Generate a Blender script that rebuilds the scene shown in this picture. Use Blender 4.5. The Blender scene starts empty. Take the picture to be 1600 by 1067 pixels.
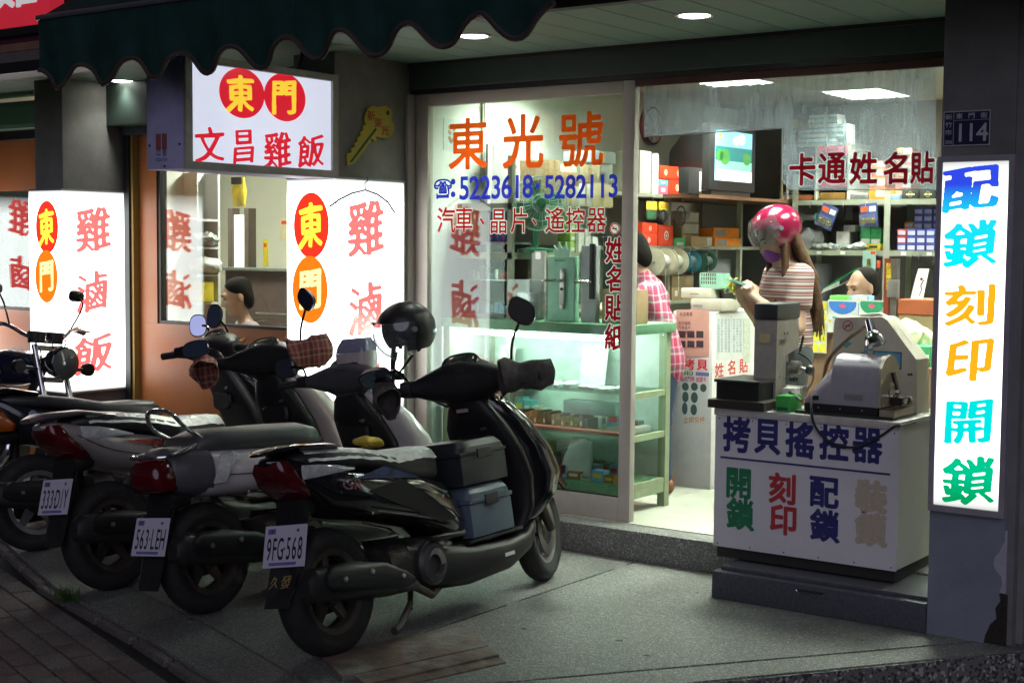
import bpy, bmesh, math, random
import numpy as np
from mathutils import Vector, Matrix
random.seed(7)
RAD = math.radians
SC = bpy.context.scene
COL = SC.collection

# --- camera
CAM_H = 1.5
F_PX, YAW, PIT, ROL = 2244.8, RAD(35.91), RAD(3.847), RAD(0.476)
_fw = np.array([-math.sin(YAW)*math.cos(PIT), math.cos(YAW)*math.cos(PIT), -math.sin(PIT)])
_rt = np.array([math.cos(YAW), math.sin(YAW), 0.0])
_up = np.cross(_rt, _fw)
_r2 = math.cos(ROL)*_rt + math.sin(ROL)*_up
_u2 = -math.sin(ROL)*_rt + math.cos(ROL)*_up
CC = np.array([0.0, 0.0, CAM_H])
cam_d = bpy.data.cameras.new('camera')
cam = bpy.data.objects.new('camera', cam_d)
COL.objects.link(cam)
cam.matrix_world = Matrix(((_r2[0], _u2[0], -_fw[0], CC[0]), (_r2[1], _u2[1], -_fw[1], CC[1]),
                           (_r2[2], _u2[2], -_fw[2], CC[2]), (0, 0, 0, 1)))
cam_d.sensor_width = 36.0
cam_d.lens = F_PX/1600*36
cam_d.clip_start = 0.05
cam_d.clip_end = 400
SC.camera = cam

# --- night sky, soft street glow, exposure
world = bpy.data.worlds.new('World')
SC.world = world
world.use_nodes = True
_nt = world.node_tree
_bg = _nt.nodes['Background']
_sky = _nt.nodes.new('ShaderNodeTexSky')
_sky.sky_type = 'NISHITA'
_sky.sun_disc = False
SUN_EL, SUN_AZ = RAD(24), RAD(146)      # soft light from the street side, behind the camera
_sky.sun_elevation = SUN_EL
_sky.sun_rotation = SUN_AZ
_hsv = _nt.nodes.new('ShaderNodeMix')
_hsv.data_type = 'RGBA'
_hsv.inputs[0].default_value = 0.55
_hsv.inputs[7].default_value = (0.9, 0.8, 1.1, 1)
_nt.links.new(_sky.outputs[0], _hsv.inputs[6])
_nt.links.new(_hsv.outputs[2], _bg.inputs[0])
_bg.inputs[1].default_value = 0.008
sun_d = bpy.data.lights.new('sun', 'SUN')
sun_d.energy = 0.48
sun_d.angle = RAD(50)
sun_d.color = (0.80, 0.78, 1.0)
sun = bpy.data.objects.new('sun', sun_d)
COL.objects.link(sun)
_sdir = Vector((math.sin(SUN_AZ)*math.cos(SUN_EL), math.cos(SUN_AZ)*math.cos(SUN_EL), math.sin(SUN_EL)))
sun.rotation_euler = _sdir.to_track_quat('Z', 'Y').to_euler()
sun.location = _sdir*20
SC.view_settings.view_transform = 'Standard'
SC.view_settings.look = 'None'
SC.view_settings.gamma = 1
SC.view_settings.exposure = 0.25
SC.view_settings.use_curve_mapping = False
SC.cycles.use_denoising = True
SC.cycles.max_bounces = 10
SC.cycles.transparent_max_bounces = 24
SC.cycles.sample_clamp_indirect = 4
SC.cycles.caustics_reflective = False
SC.cycles.caustics_refractive = False

# --- pixel -> world
def ray(px, py):
    q = ((px-800)/F_PX, (py-533.5)/F_PX)
    return _r2*q[0] - _u2*q[1] + _fw
def onx(px, py, x):
    d = ray(px, py); return CC + d*((x-CC[0])/d[0])
def ony(px, py, y):
    d = ray(px, py); return CC + d*((y-CC[1])/d[1])
def onz(px, py, z=0.0):
    d = ray(px, py); return CC + d*((z-CC[2])/d[2])

# --- materials
MATS = {}
def M(name, col, rough=0.5, metal=0.0, var=0.12, scale=14.0, bump=0.0, emis=0.0, ecol=None, coat=0.0, spec=0.5,
      bscale=None, dirt=0.0, dirtcol=(0.05, 0.045, 0.04), sample=True):
    """Principled material with procedural colour variation, roughness wear and fine bump."""
    if name in MATS: return MATS[name]
    m = bpy.data.materials.new(name); m.use_nodes = True
    nt = m.node_tree; n = nt.nodes; L = nt.links
    b = n['Principled BSDF']
    tc = n.new('ShaderNodeTexCoord')
    nz = n.new('ShaderNodeTexNoise'); nz.inputs['Scale'].default_value = scale
    nz.inputs['Detail'].default_value = 5; nz.inputs['Roughness'].default_value = 0.65
    L.new(tc.outputs['Object'], nz.inputs['Vector'])
    rp = n.new('ShaderNodeValToRGB')
    lo = tuple(max(0, c*(1-var)) for c in col[:3])+(1,); hi = tuple(min(1, c*(1+var)) for c in col[:3])+(1,)
    rp.color_ramp.elements[0].position = 0.3; rp.color_ramp.elements[0].color = lo
    rp.color_ramp.elements[1].position = 0.7; rp.color_ramp.elements[1].color = hi
    L.new(nz.outputs['Fac'], rp.inputs['Fac'])
    out = rp.outputs['Color']
    if dirt > 0:
        n2 = n.new('ShaderNodeTexNoise'); n2.inputs['Scale'].default_value = scale*0.3
        n2.inputs['Detail'].default_value = 8; n2.inputs['Roughness'].default_value = 0.7
        L.new(tc.outputs['Object'], n2.inputs['Vector'])
        r2 = n.new('ShaderNodeValToRGB')
        r2.color_ramp.elements[0].position = 0.48; r2.color_ramp.elements[0].color = (0, 0, 0, 1)
        r2.color_ramp.elements[1].position = 0.72; r2.color_ramp.elements[1].color = (dirt, dirt, dirt, 1)
        L.new(n2.outputs['Fac'], r2.inputs['Fac'])
        mx = n.new('ShaderNodeMix'); mx.data_type = 'RGBA'
        L.new(r2.outputs['Color'], mx.inputs[0]); L.new(out, mx.inputs[6])
        mx.inputs[7].default_value = dirtcol+(1,)
        out = mx.outputs[2]
    L.new(out, b.inputs['Base Color'])
    mr = n.new('ShaderNodeMapRange')
    mr.inputs['To Min'].default_value = max(0.02, rough*0.8); mr.inputs['To Max'].default_value = min(1, rough*1.25)
    L.new(nz.outputs['Fac'], mr.inputs['Value']); L.new(mr.outputs['Result'], b.inputs['Roughness'])
    b.inputs['Metallic'].default_value = metal
    b.inputs['Specular IOR Level'].default_value = spec
    b.inputs['Coat Weight'].default_value = coat
    b.inputs['Coat Roughness'].default_value = 0.08
    if bump > 0:
        n3 = n.new('ShaderNodeTexNoise'); n3.inputs['Scale'].default_value = bscale or scale*6
        n3.inputs['Detail'].default_value = 3
        L.new(tc.outputs['Object'], n3.inputs['Vector'])
        bp = n.new('ShaderNodeBump'); bp.inputs['Strength'].default_value = bump; bp.inputs['Distance'].default_value = 0.01
        L.new(n3.outputs['Fac'], bp.inputs['Height']); L.new(bp.outputs['Normal'], b.inputs['Normal'])
    if emis > 0:
        b.inputs['Emission Color'].default_value = (ecol or col)[:3]+(1,)
        b.inputs['Emission Strength'].default_value = emis
        if not sample: m.cycles.emission_sampling = 'NONE'
    MATS[name] = m
    return m
def E(name, col, s, sample=False, ends=None):
    """Back-lit or luminous surface."""
    if name in MATS: return MATS[name]
    if not sample: s *= 0.86
    m = bpy.data.materials.new(name); m.use_nodes = True
    nt = m.node_tree; n = nt.nodes; L = nt.links
    b = n['Principled BSDF']
    b.inputs['Base Color'].default_value = tuple(min(.8, c*.6) for c in col)+(1,)
    b.inputs['Roughness'].default_value = 0.25
    tc = n.new('ShaderNodeTexCoord')
    nz = n.new('ShaderNodeTexNoise'); nz.inputs['Scale'].default_value = 2.2; nz.inputs['Detail'].default_value = 1
    L.new(tc.outputs['Object'], nz.inputs['Vector'])
    mr = n.new('ShaderNodeMapRange'); mr.inputs['To Min'].default_value = s*0.85; mr.inputs['To Max'].default_value = s*1.15
    L.new(nz.outputs['Fac'], mr.inputs['Value']); res_ = mr.outputs['Result']
    if ends:      # tubes stop short of the box ends, so the ends are dimmer
        sp = n.new('ShaderNodeSeparateXYZ'); L.new(tc.outputs['Generated'], sp.inputs[0]); cr = n.new('ShaderNodeValToRGB'); e = cr.color_ramp.elements
        e[0].color = (ends, ends, ends, 1); e[1].position = 0.10; e[1].color = (1, 1, 1, 1)
        q = e.new(0.90); q.color = (1, 1, 1, 1); q = e.new(1.0); q.color = (ends, ends, ends, 1)
        L.new(sp.outputs[2], cr.inputs['Fac']); mu = n.new('ShaderNodeMath'); mu.operation = 'MULTIPLY'
        L.new(res_, mu.inputs[0]); L.new(cr.outputs['Color'], mu.inputs[1]); res_ = mu.outputs[0]
    L.new(res_, b.inputs['Emission Strength'])
    b.inputs['Emission Color'].default_value = tuple(col)+(1,)
    if not sample: m.cycles.emission_sampling = 'NONE'
    MATS[name] = m
    return m
def GLASS(name, tint=(0.9, 0.97, 0.94), refl=1.0, haze=0.0, hazecol=(0.8, 0.85, 0.85)):
    """Thin sheet glass: Fresnel reflection over clear transmission, with a faint smeared film."""
    if name in MATS: return MATS[name]
    m = bpy.data.materials.new(name); m.use_nodes = True
    nt = m.node_tree; n = nt.nodes; L = nt.links
    n.remove(n['Principled BSDF'])
    out = n['Material Output']
    tr = n.new('ShaderNodeBsdfTransparent'); tr.inputs[0].default_value = tint+(1,)
    gl = n.new('ShaderNodeBsdfGlossy'); gl.inputs['Roughness'].default_value = 0.015
    fr = n.new('ShaderNodeFresnel'); ge = n.new('ShaderNodeNewGeometry')
    mi = n.new('ShaderNodeMapRange'); mi.inputs['To Min'].default_value = 1.5; mi.inputs['To Max'].default_value = 1/1.5   # same reflection on both faces of the sheet
    L.new(ge.outputs['Backfacing'], mi.inputs['Value']); L.new(mi.outputs['Result'], fr.inputs['IOR'])
    mu = n.new('ShaderNodeMath'); mu.operation = 'MULTIPLY'; mu.inputs[1].default_value = refl
    L.new(fr.outputs[0], mu.inputs[0])
    m1 = n.new('ShaderNodeMixShader')
    L.new(mu.outputs[0], m1.inputs[0]); L.new(tr.outputs[0], m1.inputs[1]); L.new(gl.outputs[0], m1.inputs[2])
    last = m1.outputs[0]
    if haze > 0:
        df = n.new('ShaderNodeBsdfDiffuse'); df.inputs[0].default_value = hazecol+(1,)
        tl = n.new('ShaderNodeBsdfTranslucent'); tl.inputs[0].default_value = hazecol+(1,)
        ad = n.new('ShaderNodeMixShader'); ad.inputs[0].default_value = 0.5
        L.new(df.outputs[0], ad.inputs[1]); L.new(tl.outputs[0], ad.inputs[2])
        tc = n.new('ShaderNodeTexCoord')
        mp = n.new('ShaderNodeMapping'); mp.inputs['Scale'].default_value = (34, 34, 2.2)
        L.new(tc.outputs['Object'], mp.inputs['Vector'])
        nz = n.new('ShaderNodeTexNoise'); nz.inputs['Scale'].default_value = 1.0; nz.inputs['Detail'].default_value = 8
        nz.inputs['Roughness'].default_value = 0.75
        L.new(mp.outputs[0], nz.inputs['Vector'])
        n2 = n.new('ShaderNodeTexNoise'); n2.inputs['Scale'].default_value = 3.0; n2.inputs['Detail'].default_value = 6
        L.new(tc.outputs['Object'], n2.inputs['Vector'])
        mm = n.new('ShaderNodeMath'); mm.operation = 'MULTIPLY'
        L.new(nz.outputs['Fac'], mm.inputs[0]); L.new(n2.outputs['Fac'], mm.inputs[1])
        mr = n.new('ShaderNodeMapRange')
        mr.inputs['From Min'].default_value = 0.14; mr.inputs['From Max'].default_value = 0.42
        mr.inputs['To Min'].default_value = haze*0.25; mr.inputs['To Max'].default_value = haze
        L.new(mm.outputs[0], mr.inputs['Value'])
        m2 = n.new('ShaderNodeMixShader')
        L.new(mr.outputs[0], m2.inputs[0]); L.new(last, m2.inputs[1]); L.new(ad.outputs[0], m2.inputs[2])
        last = m2.outputs[0]
    L.new(last, out.inputs['Surface'])
    MATS[name] = m
    return m
def VINYL(name, col, t=0.55):
    """translucent sign vinyl: lit from either side"""
    if name in MATS: return MATS[name]
    m = bpy.data.materials.new(name); m.use_nodes = True
    nt = m.node_tree; n = nt.nodes; L = nt.links; n.remove(n['Principled BSDF'])
    tc = n.new('ShaderNodeTexCoord'); nz = n.new('ShaderNodeTexNoise'); nz.inputs['Scale'].default_value = 9; nz.inputs['Detail'].default_value = 4
    L.new(tc.outputs['Object'], nz.inputs['Vector']); rp = n.new('ShaderNodeValToRGB')
    rp.color_ramp.elements[0].color = tuple(c*.9 for c in col)+(1,); rp.color_ramp.elements[1].color = tuple(min(1, c*1.1) for c in col)+(1,)
    L.new(nz.outputs['Fac'], rp.inputs['Fac'])
    df = n.new('ShaderNodeBsdfDiffuse'); tl = n.new('ShaderNodeBsdfTranslucent'); mx = n.new('ShaderNodeMixShader'); mx.inputs[0].default_value = t
    L.new(rp.outputs['Color'], df.inputs[0]); L.new(rp.outputs['Color'], tl.inputs[0]); L.new(df.outputs[0], mx.inputs[1]); L.new(tl.outputs[0], mx.inputs[2]); L.new(mx.outputs[0], n['Material Output'].inputs['Surface'])
    MATS[name] = m
    return m
def PLAID(name, base, light, dark, fq=11.0):
    """woven check: two crossing sets of stripes"""
    m = M(name, base, 0.85, bump=0.2, bscale=300); n, L, b = nodes_of(m)
    tc = n.new('ShaderNodeTexCoord'); sp = n.new('ShaderNodeSeparateXYZ'); L.new(tc.outputs['Object'], sp.inputs[0])
    nz = n.new('ShaderNodeTexNoise'); nz.inputs['Scale'].default_value = 6; L.new(tc.outputs['Object'], nz.inputs['Vector'])
    ax = n.new('ShaderNodeMath'); ax.operation = 'ADD'; L.new(sp.outputs[0], ax.inputs[0]); L.new(sp.outputs[1], ax.inputs[1])
    outs = []
    for sock, ph, cols in ((ax.outputs[0], .2, ((0, base), (.35, light), (.55, base), (.68, dark), (.84, base), (.9, light))), (sp.outputs[2], .1, ((0, base), (.35, light), (.48, dark), (.65, base), (.78, light), (.86, base)))):
        wv = n.new('ShaderNodeMath'); wv.operation = 'MULTIPLY_ADD'; wv.inputs[1].default_value = 0.045; L.new(nz.outputs['Fac'], wv.inputs[0]); L.new(sock, wv.inputs[2])
        m1 = n.new('ShaderNodeMath'); m1.operation = 'MULTIPLY_ADD'; m1.inputs[1].default_value = fq; m1.inputs[2].default_value = ph; L.new(wv.outputs[0], m1.inputs[0])
        f1 = n.new('ShaderNodeMath'); f1.operation = 'FRACT'; L.new(m1.outputs[0], f1.inputs[0])
        r = n.new('ShaderNodeValToRGB'); r.color_ramp.interpolation = 'CONSTANT'; e = r.color_ramp.elements
        e[0].color = tuple(cols[0][1])+(1,); e[1].position = cols[1][0]; e[1].color = tuple(cols[1][1])+(1,)
        for p_, c_ in cols[2:]: q_ = e.new(p_); q_.color = tuple(c_)+(1,)
        L.new(f1.outputs[0], r.inputs['Fac']); outs.append(r.outputs['Color'])
    mx = n.new('ShaderNodeMix'); mx.data_type = 'RGBA'; mx.inputs[0].default_value = .5
    L.new(outs[0], mx.inputs[6]); L.new(outs[1], mx.inputs[7]); L.new(mx.outputs[2], b.inputs['Base Color'])
    return m
def nodes_of(m): return m.node_tree.nodes, m.node_tree.links, m.node_tree.nodes['Principled BSDF']

# --- mesh builder
class MB:
    def __init__(s): s.v = []; s.f = []; s.marks = []
    def add(s, vs, fs):
        o = len(s.v); s.v.extend([tuple(p) for p in vs]); s.f.extend([tuple(i+o for i in f) for f in fs]); return s
    def box(s, x0, x1, y0, y1, z0, z1, bev=0.0):
        if bev <= 0:
            return s.add([(x0, y0, z0), (x1, y0, z0), (x1, y1, z0), (x0, y1, z0), (x0, y0, z1), (x1, y0, z1), (x1, y1, z1), (x0, y1, z1)],
                         [(0, 3, 2, 1), (4, 5, 6, 7), (0, 1, 5, 4), (1, 2, 6, 5), (2, 3, 7, 6), (3, 0, 4, 7)])
        bm = bmesh.new(); bmesh.ops.create_cube(bm, size=1)
        for v in bm.verts: v.co = Vector(((x0+x1)/2+v.co.x*(x1-x0), (y0+y1)/2+v.co.y*(y1-y0), (z0+z1)/2+v.co.z*(z1-z0)))
        bmesh.ops.bevel(bm, geom=bm.edges[:], offset=bev, segments=2, affect='EDGES', profile=0.6)
        bm.verts.index_update()
        s.add([v.co[:] for v in bm.verts], [[v.index for v in f.verts] for f in bm.faces]); bm.free(); return s
    def obox(s, c, u, v, w, a, b, d):
        c, u, v, w = map(Vector, (c, u, v, w)); P = []
        for k in (-1, 1):
            for i, j in ((-1, -1), (1, -1), (1, 1), (-1, 1)): P.append(c+u*(a*i)+v*(b*j)+w*(d*k))
        return s.add(P, [(0, 3, 2, 1), (4, 5, 6, 7), (0, 1, 5, 4), (1, 2, 6, 5), (2, 3, 7, 6), (3, 0, 4, 7)])
    def loft(s, secs, cap=True, closed=False):
        k = len(secs[0]); o = []; F = []
        for sec in secs: o.extend(sec)
        m = len(secs)
        for i in range(m if closed else m-1):
            a = i*k; b = ((i+1) % m)*k
            for j in range(k):
                j2 = (j+1) % k
                F.append((a+j, a+j2, b+j2, b+j))
        if cap and not closed:
            F.append(tuple(range(k))[::-1]); F.append(tuple(range((m-1)*k, m*k)))
        return s.add(o, F)
    def tube(s, pts, r, k=8, cap=True):
        pts = [Vector(p) for p in pts]
        rs = r if isinstance(r, (list, tuple)) else [r]*len(pts)
        secs = []; prev = None
        for i, p in enumerate(pts):
            t = (pts[min(i+1, len(pts)-1)]-pts[max(i-1, 0)]).normalized()
            if prev is None:
                u = t.cross(Vector((0, 0, 1)))
                if u.length < 1e-3: u = t.cross(Vector((1, 0, 0)))
            else: u = prev-t*prev.dot(t)
            u.normalize(); prev = u; w = t.cross(u)
            secs.append([p+(u*math.cos(a)+w*math.sin(a))*rs[i] for a in [2*math.pi*j/k for j in range(k)]])
        return s.loft(secs, cap)
    def lathe(s, prof, c=(0, 0, 0), axis='z', k=24, cap=True):
        secs = []
        for r, h in prof:
            ring = []
            for j in range(k):
                a = 2*math.pi*j/k; p, q = r*math.cos(a), r*math.sin(a)
                if axis == 'z': pt = (c[0]+p, c[1]+q, c[2]+h)
                elif axis == 'x': pt = (c[0]+h, c[1]+p, c[2]+q)
                else: pt = (c[0]+q, c[1]+h, c[2]+p)
                ring.append(pt)
            secs.append(ring)
        return s.loft(secs, cap)
    def prism(s, poly, w, f):
        """extrude a polygon of 3-D points by vector w"""
        n = len(poly); w = Vector(w); P = [Vector(p) for p in poly]
        return s.add(P+[p+w for p in P], [tuple(range(n))[::-1], tuple(range(n, 2*n))]+[(i, (i+1) % n, n+(i+1) % n, n+i) for i in range(n)])
    def build(s, name, mat, parent=None, smooth=False, ang=35, recalc=True):
        me = bpy.data.meshes.new(name)
        me.from_pydata(s.v, [], s.f)
        if smooth or recalc:
            bm = bmesh.new(); bm.from_mesh(me)
            if recalc: bmesh.ops.recalc_face_normals(bm, faces=bm.faces)
            if smooth:
                lim = RAD(ang)
                for f in bm.faces: f.smooth = True
                for e in bm.edges:
                    if len(e.link_faces) == 2 and e.calc_face_angle(0) > lim: e.smooth = False
            bm.to_mesh(me); bm.free()
        if mat is not None: me.materials.append(mat)
        o = bpy.data.objects.new(name, me); COL.objects.link(o)
        if parent is not None: o.parent = parent
        return o
def sell(c, u, v, a, b, n=2.4, k=20):
    """super-ellipse section"""
    c, u, v = Vector(c), Vector(u), Vector(v); out = []
    for j in range(k):
        t = 2*math.pi*j/k; ct, st = math.cos(t), math.sin(t)
        out.append(c+u*(a*math.copysign(abs(ct)**(2/n), ct))+v*(b*math.copysign(abs(st)**(2/n), st)))
    return out
def tag(o, label=None, cat=None, group=None, kind=None):
    if label: o['label'] = label
    if cat: o['category'] = cat
    if group: o['group'] = group
    if kind: o['kind'] = kind
    return o
def thing(name, label, cat, loc=(0, 0, 0), rot=(0, 0, 0), group=None):
    o = bpy.data.objects.new(name, None); COL.objects.link(o)
    o.empty_display_size = 0.1
    o.location = loc; o.rotation_euler = rot
    return tag(o, label, cat, group)
def struct(o): o['kind'] = 'structure'; return o
def W(mb, name, mat, parent, smooth=False, ang=35):
    """build a world-coordinate MB under a static thing"""
    r = parent
    while r is not None and r.parent is not None: r = r.parent
    if r is not None:
        o = r.location
        mb.v = [(p[0]-o[0], p[1]-o[1], p[2]-o[2]) for p in mb.v]
    if 1 < len(mb.marks) <= 16 and min(q[2] for q in mb.marks) > 0.03:      # one part for each painted character
        ends = mb.marks[1:]+[(len(mb.v), len(mb.f), 0)]; first = None
        for (v0, f0, _), (v1, f1, _) in zip(mb.marks, ends):
            c = MB(); c.v = mb.v[v0:v1]; c.f = [tuple(i-v0 for i in f) for f in mb.f[f0:f1]]
            o = c.build(name.replace('lettering', 'character'), mat, parent); first = first or o
        return first
    return mb.build(name, mat, parent, smooth, ang)

# --- lettering (glyph outlines from the built-in font, thickened like paint or a brush)
_tc = bpy.data.curves.new('t', 'FONT'); _to = bpy.data.objects.new('t', _tc); COL.objects.link(_to)
_GC = {}
_RES = 168
def _raw(ch):
    _tc.body = ch
    bpy.context.view_layer.update()
    dg = bpy.context.evaluated_depsgraph_get()
    me = _to.evaluated_get(dg).to_mesh()
    me.calc_loop_triangles()
    V = np.array([v.co[:2] for v in me.vertices]).reshape(-1, 2); T = np.array([t.vertices[:] for t in me.loop_triangles]).reshape(-1, 3)
    _to.evaluated_get(dg).to_mesh_clear()
    return V, T
_V, _T = _raw('東'); _EM = (_V[:, 1].max()-_V[:, 1].min())/0.93
def glyph(ch, style='round', wt=0.03):
    """(verts, faces) of a glyph in a unit cell centred on 0; CJK keep the em square, Latin are scaled to cap height 1"""
    key = (ch, style, wt)
    if key in _GC: return _GC[key]
    V, T = _raw(ch)
    cjk = ord(ch) > 0x2000
    lo, hi = V.min(0), V.max(0); c = (lo+hi)/2
    if cjk: P = (V-c)/_EM
    else: P = (V-c)/max(1e-6, (hi[1]-lo[1])) if ch not in '-·:' else (V-c)/(_EM*0.78)
    if style == 'brush':
        P = P.copy(); x, y = P[:, 0].copy(), P[:, 1].copy(); sd_ = (ord(ch) % 17)*0.7
        P[:, 1] = y*0.97+0.13*x+0.018*np.sin(6*x+sd_)+0.012*np.sin(11*y+sd_*2); P[:, 0] = x*0.95+0.03*y+0.016*np.sin(7*y+sd_)+0.01*np.sin(12*x+sd_)
    N = _RES; lim = 0.68
    px = lambda a: (a+lim)/(2*lim)*(N-1)
    G = np.zeros((N, N), bool)
    Q = px(P)
    for t in T:
        a, b, d = Q[t[0]], Q[t[1]], Q[t[2]]
        x0, x1 = int(max(0, min(a[0], b[0], d[0]))), int(min(N-1, max(a[0], b[0], d[0])+1))
        y0, y1 = int(max(0, min(a[1], b[1], d[1]))), int(min(N-1, max(a[1], b[1], d[1])+1))
        if x1 <= x0 or y1 <= y0: continue
        X, Y = np.meshgrid(np.arange(x0, x1+1), np.arange(y0, y1+1))
        den = (b[1]-d[1])*(a[0]-d[0])+(d[0]-b[0])*(a[1]-d[1])
        if abs(den) < 1e-9: continue
        l1 = ((b[1]-d[1])*(X-d[0])+(d[0]-b[0])*(Y-d[1]))/den
        l2 = ((d[1]-a[1])*(X-d[0])+(a[0]-d[0])*(Y-d[1]))/den
        G[y0:y1+1, x0:x1+1] |= (l1 >= -1e-6) & (l2 >= -1e-6) & (l1+l2 <= 1+1e-6)
    r = wt/(2*lim)*N
    if style == 'brush':          # brush lettering: thin the level strokes before the nib swells the upright ones
        e = max(1, int(round(0.011/(2*lim)*N))); H = G.copy()
        for d in range(-e, e+1): H &= np.roll(G, d, 0)
        G = H
    if r >= 0.5:
        out = G.copy(); R = int(math.ceil(r*1.5))
        for dy in range(-R, R+1):
            for dx in range(-R, R+1):
                if style == 'brush':      # slanted flat nib
                    p, q = dx*0.9-dy*0.43, dx*0.43+dy*0.9
                    ok = (p/(r*1.25))**2+(q/(r*0.5))**2 <= 1
                else: ok = dx*dx+dy*dy <= r*r
                if ok:
                    ys, yd = (slice(max(0, -dy), N-max(0, dy)), slice(max(0, dy), N-max(0, -dy)))
                    xs, xd = (slice(max(0, -dx), N-max(0, dx)), slice(max(0, dx), N-max(0, -dx)))
                    out[yd, xd] |= G[ys, xs]
        G = out
    # soften and reduce to half resolution, then contour by marching squares
    A = G.astype(float)
    for _ in range(2):
        A[1:-1] = (A[:-2]+2*A[1:-1]+A[2:])/4; A[:, 1:-1] = (A[:, :-2]+2*A[:, 1:-1]+A[:, 2:])/4
    A = A.reshape(N//2, 2, N//2, 2).mean((1, 3)); A[0] = A[-1] = 0; A[:, 0] = A[:, -1] = 0
    n = N//2
    pos = ((np.arange(n)*2+0.5)/(N-1))*2*lim-lim
    verts, faces, vid = [], [], {}
    def vert(x, y):
        k_ = (round(x, 5), round(y, 5))
        if k_ not in vid: vid[k_] = len(verts); verts.append((x, y))
        return vid[k_]
    ins = A > 0.5
    for j in range(n-1):
        i = 0
        while i < n-1:
            q = (ins[j, i], ins[j, i+1], ins[j+1, i+1], ins[j+1, i])
            s_ = sum(q)
            if s_ == 0: i += 1; continue
            if s_ == 4:
                i2 = i
                while i2 < n-1 and ins[j, i2] and ins[j, i2+1] and ins[j+1, i2+1] and ins[j+1, i2]: i2 += 1
                faces.append((vert(pos[i], pos[j]), vert(pos[i2], pos[j]), vert(pos[i2], pos[j+1]), vert(pos[i], pos[j+1])))
                i = i2; continue
            cs = ((pos[i], pos[j], A[j, i]), (pos[i+1], pos[j], A[j, i+1]), (pos[i+1], pos[j+1], A[j+1, i+1]), (pos[i], pos[j+1], A[j+1, i]))
            poly = []
            for k_ in range(4):
                a, b = cs[k_], cs[(k_+1) % 4]
                if a[2] > 0.5: poly.append(vert(a[0], a[1]))
                if (a[2] > 0.5) != (b[2] > 0.5):
                    t_ = min(0.98, max(0.02, (0.5-a[2])/(b[2]-a[2]))); poly.append(vert(a[0]+(b[0]-a[0])*t_, a[1]+(b[1]-a[1])*t_))
            poly = list(dict.fromkeys(poly))
            if len(poly) >= 3: faces.append(tuple(poly))
            i += 1
    _GC[key] = (np.array(verts).reshape(-1, 2), faces)
    return _GC[key]
def letters(items, O, U, V, style='round', wt=0.03, mb=None):
    """items: (char, u, v, w, h) cell centre and size in the plane O + u U + v V"""
    mb = mb or MB(); O, U, V = np.array(O, float), np.array(U, float), np.array(V, float)
    for ch, u, v, w, h in items:
        P, F = glyph(ch, style, wt)
        if len(P) == 0: continue
        mb.marks.append((len(mb.v), len(mb.f), h))
        W3 = O + np.outer(u+P[:, 0]*w, U) + np.outer(v+P[:, 1]*h, V)
        mb.add([tuple(p) for p in W3], F)
    return mb
def pxletters(items, plane, val, style='round', wt=0.03, off=0.002, flip=False):
    """items in photo pixels (char, cx, cy, w, h) laid on the plane x=val or y=val (facing the street / the right)"""
    mb = MB(); fn = onx if plane == 'x' else ony
    v2 = val+off if plane == 'x' else val-off
    for ch, cx, cy, w, h in items:
        c = fn(cx, cy, v2)
        a, b = fn(cx-w/2, cy, v2), fn(cx+w/2, cy, v2)
        wz = (fn(cx, cy-h/2, v2)-fn(cx, cy+h/2, v2))[2]
        U = (0, 1, 0) if plane == 'x' else (1, 0, 0)
        ww = (b-a)[1] if plane == 'x' else (b-a)[0]
        letters([(ch, 0, 0, ww, wz)], c, U, (0, 0, 1), style, wt, mb)
    return mb

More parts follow.
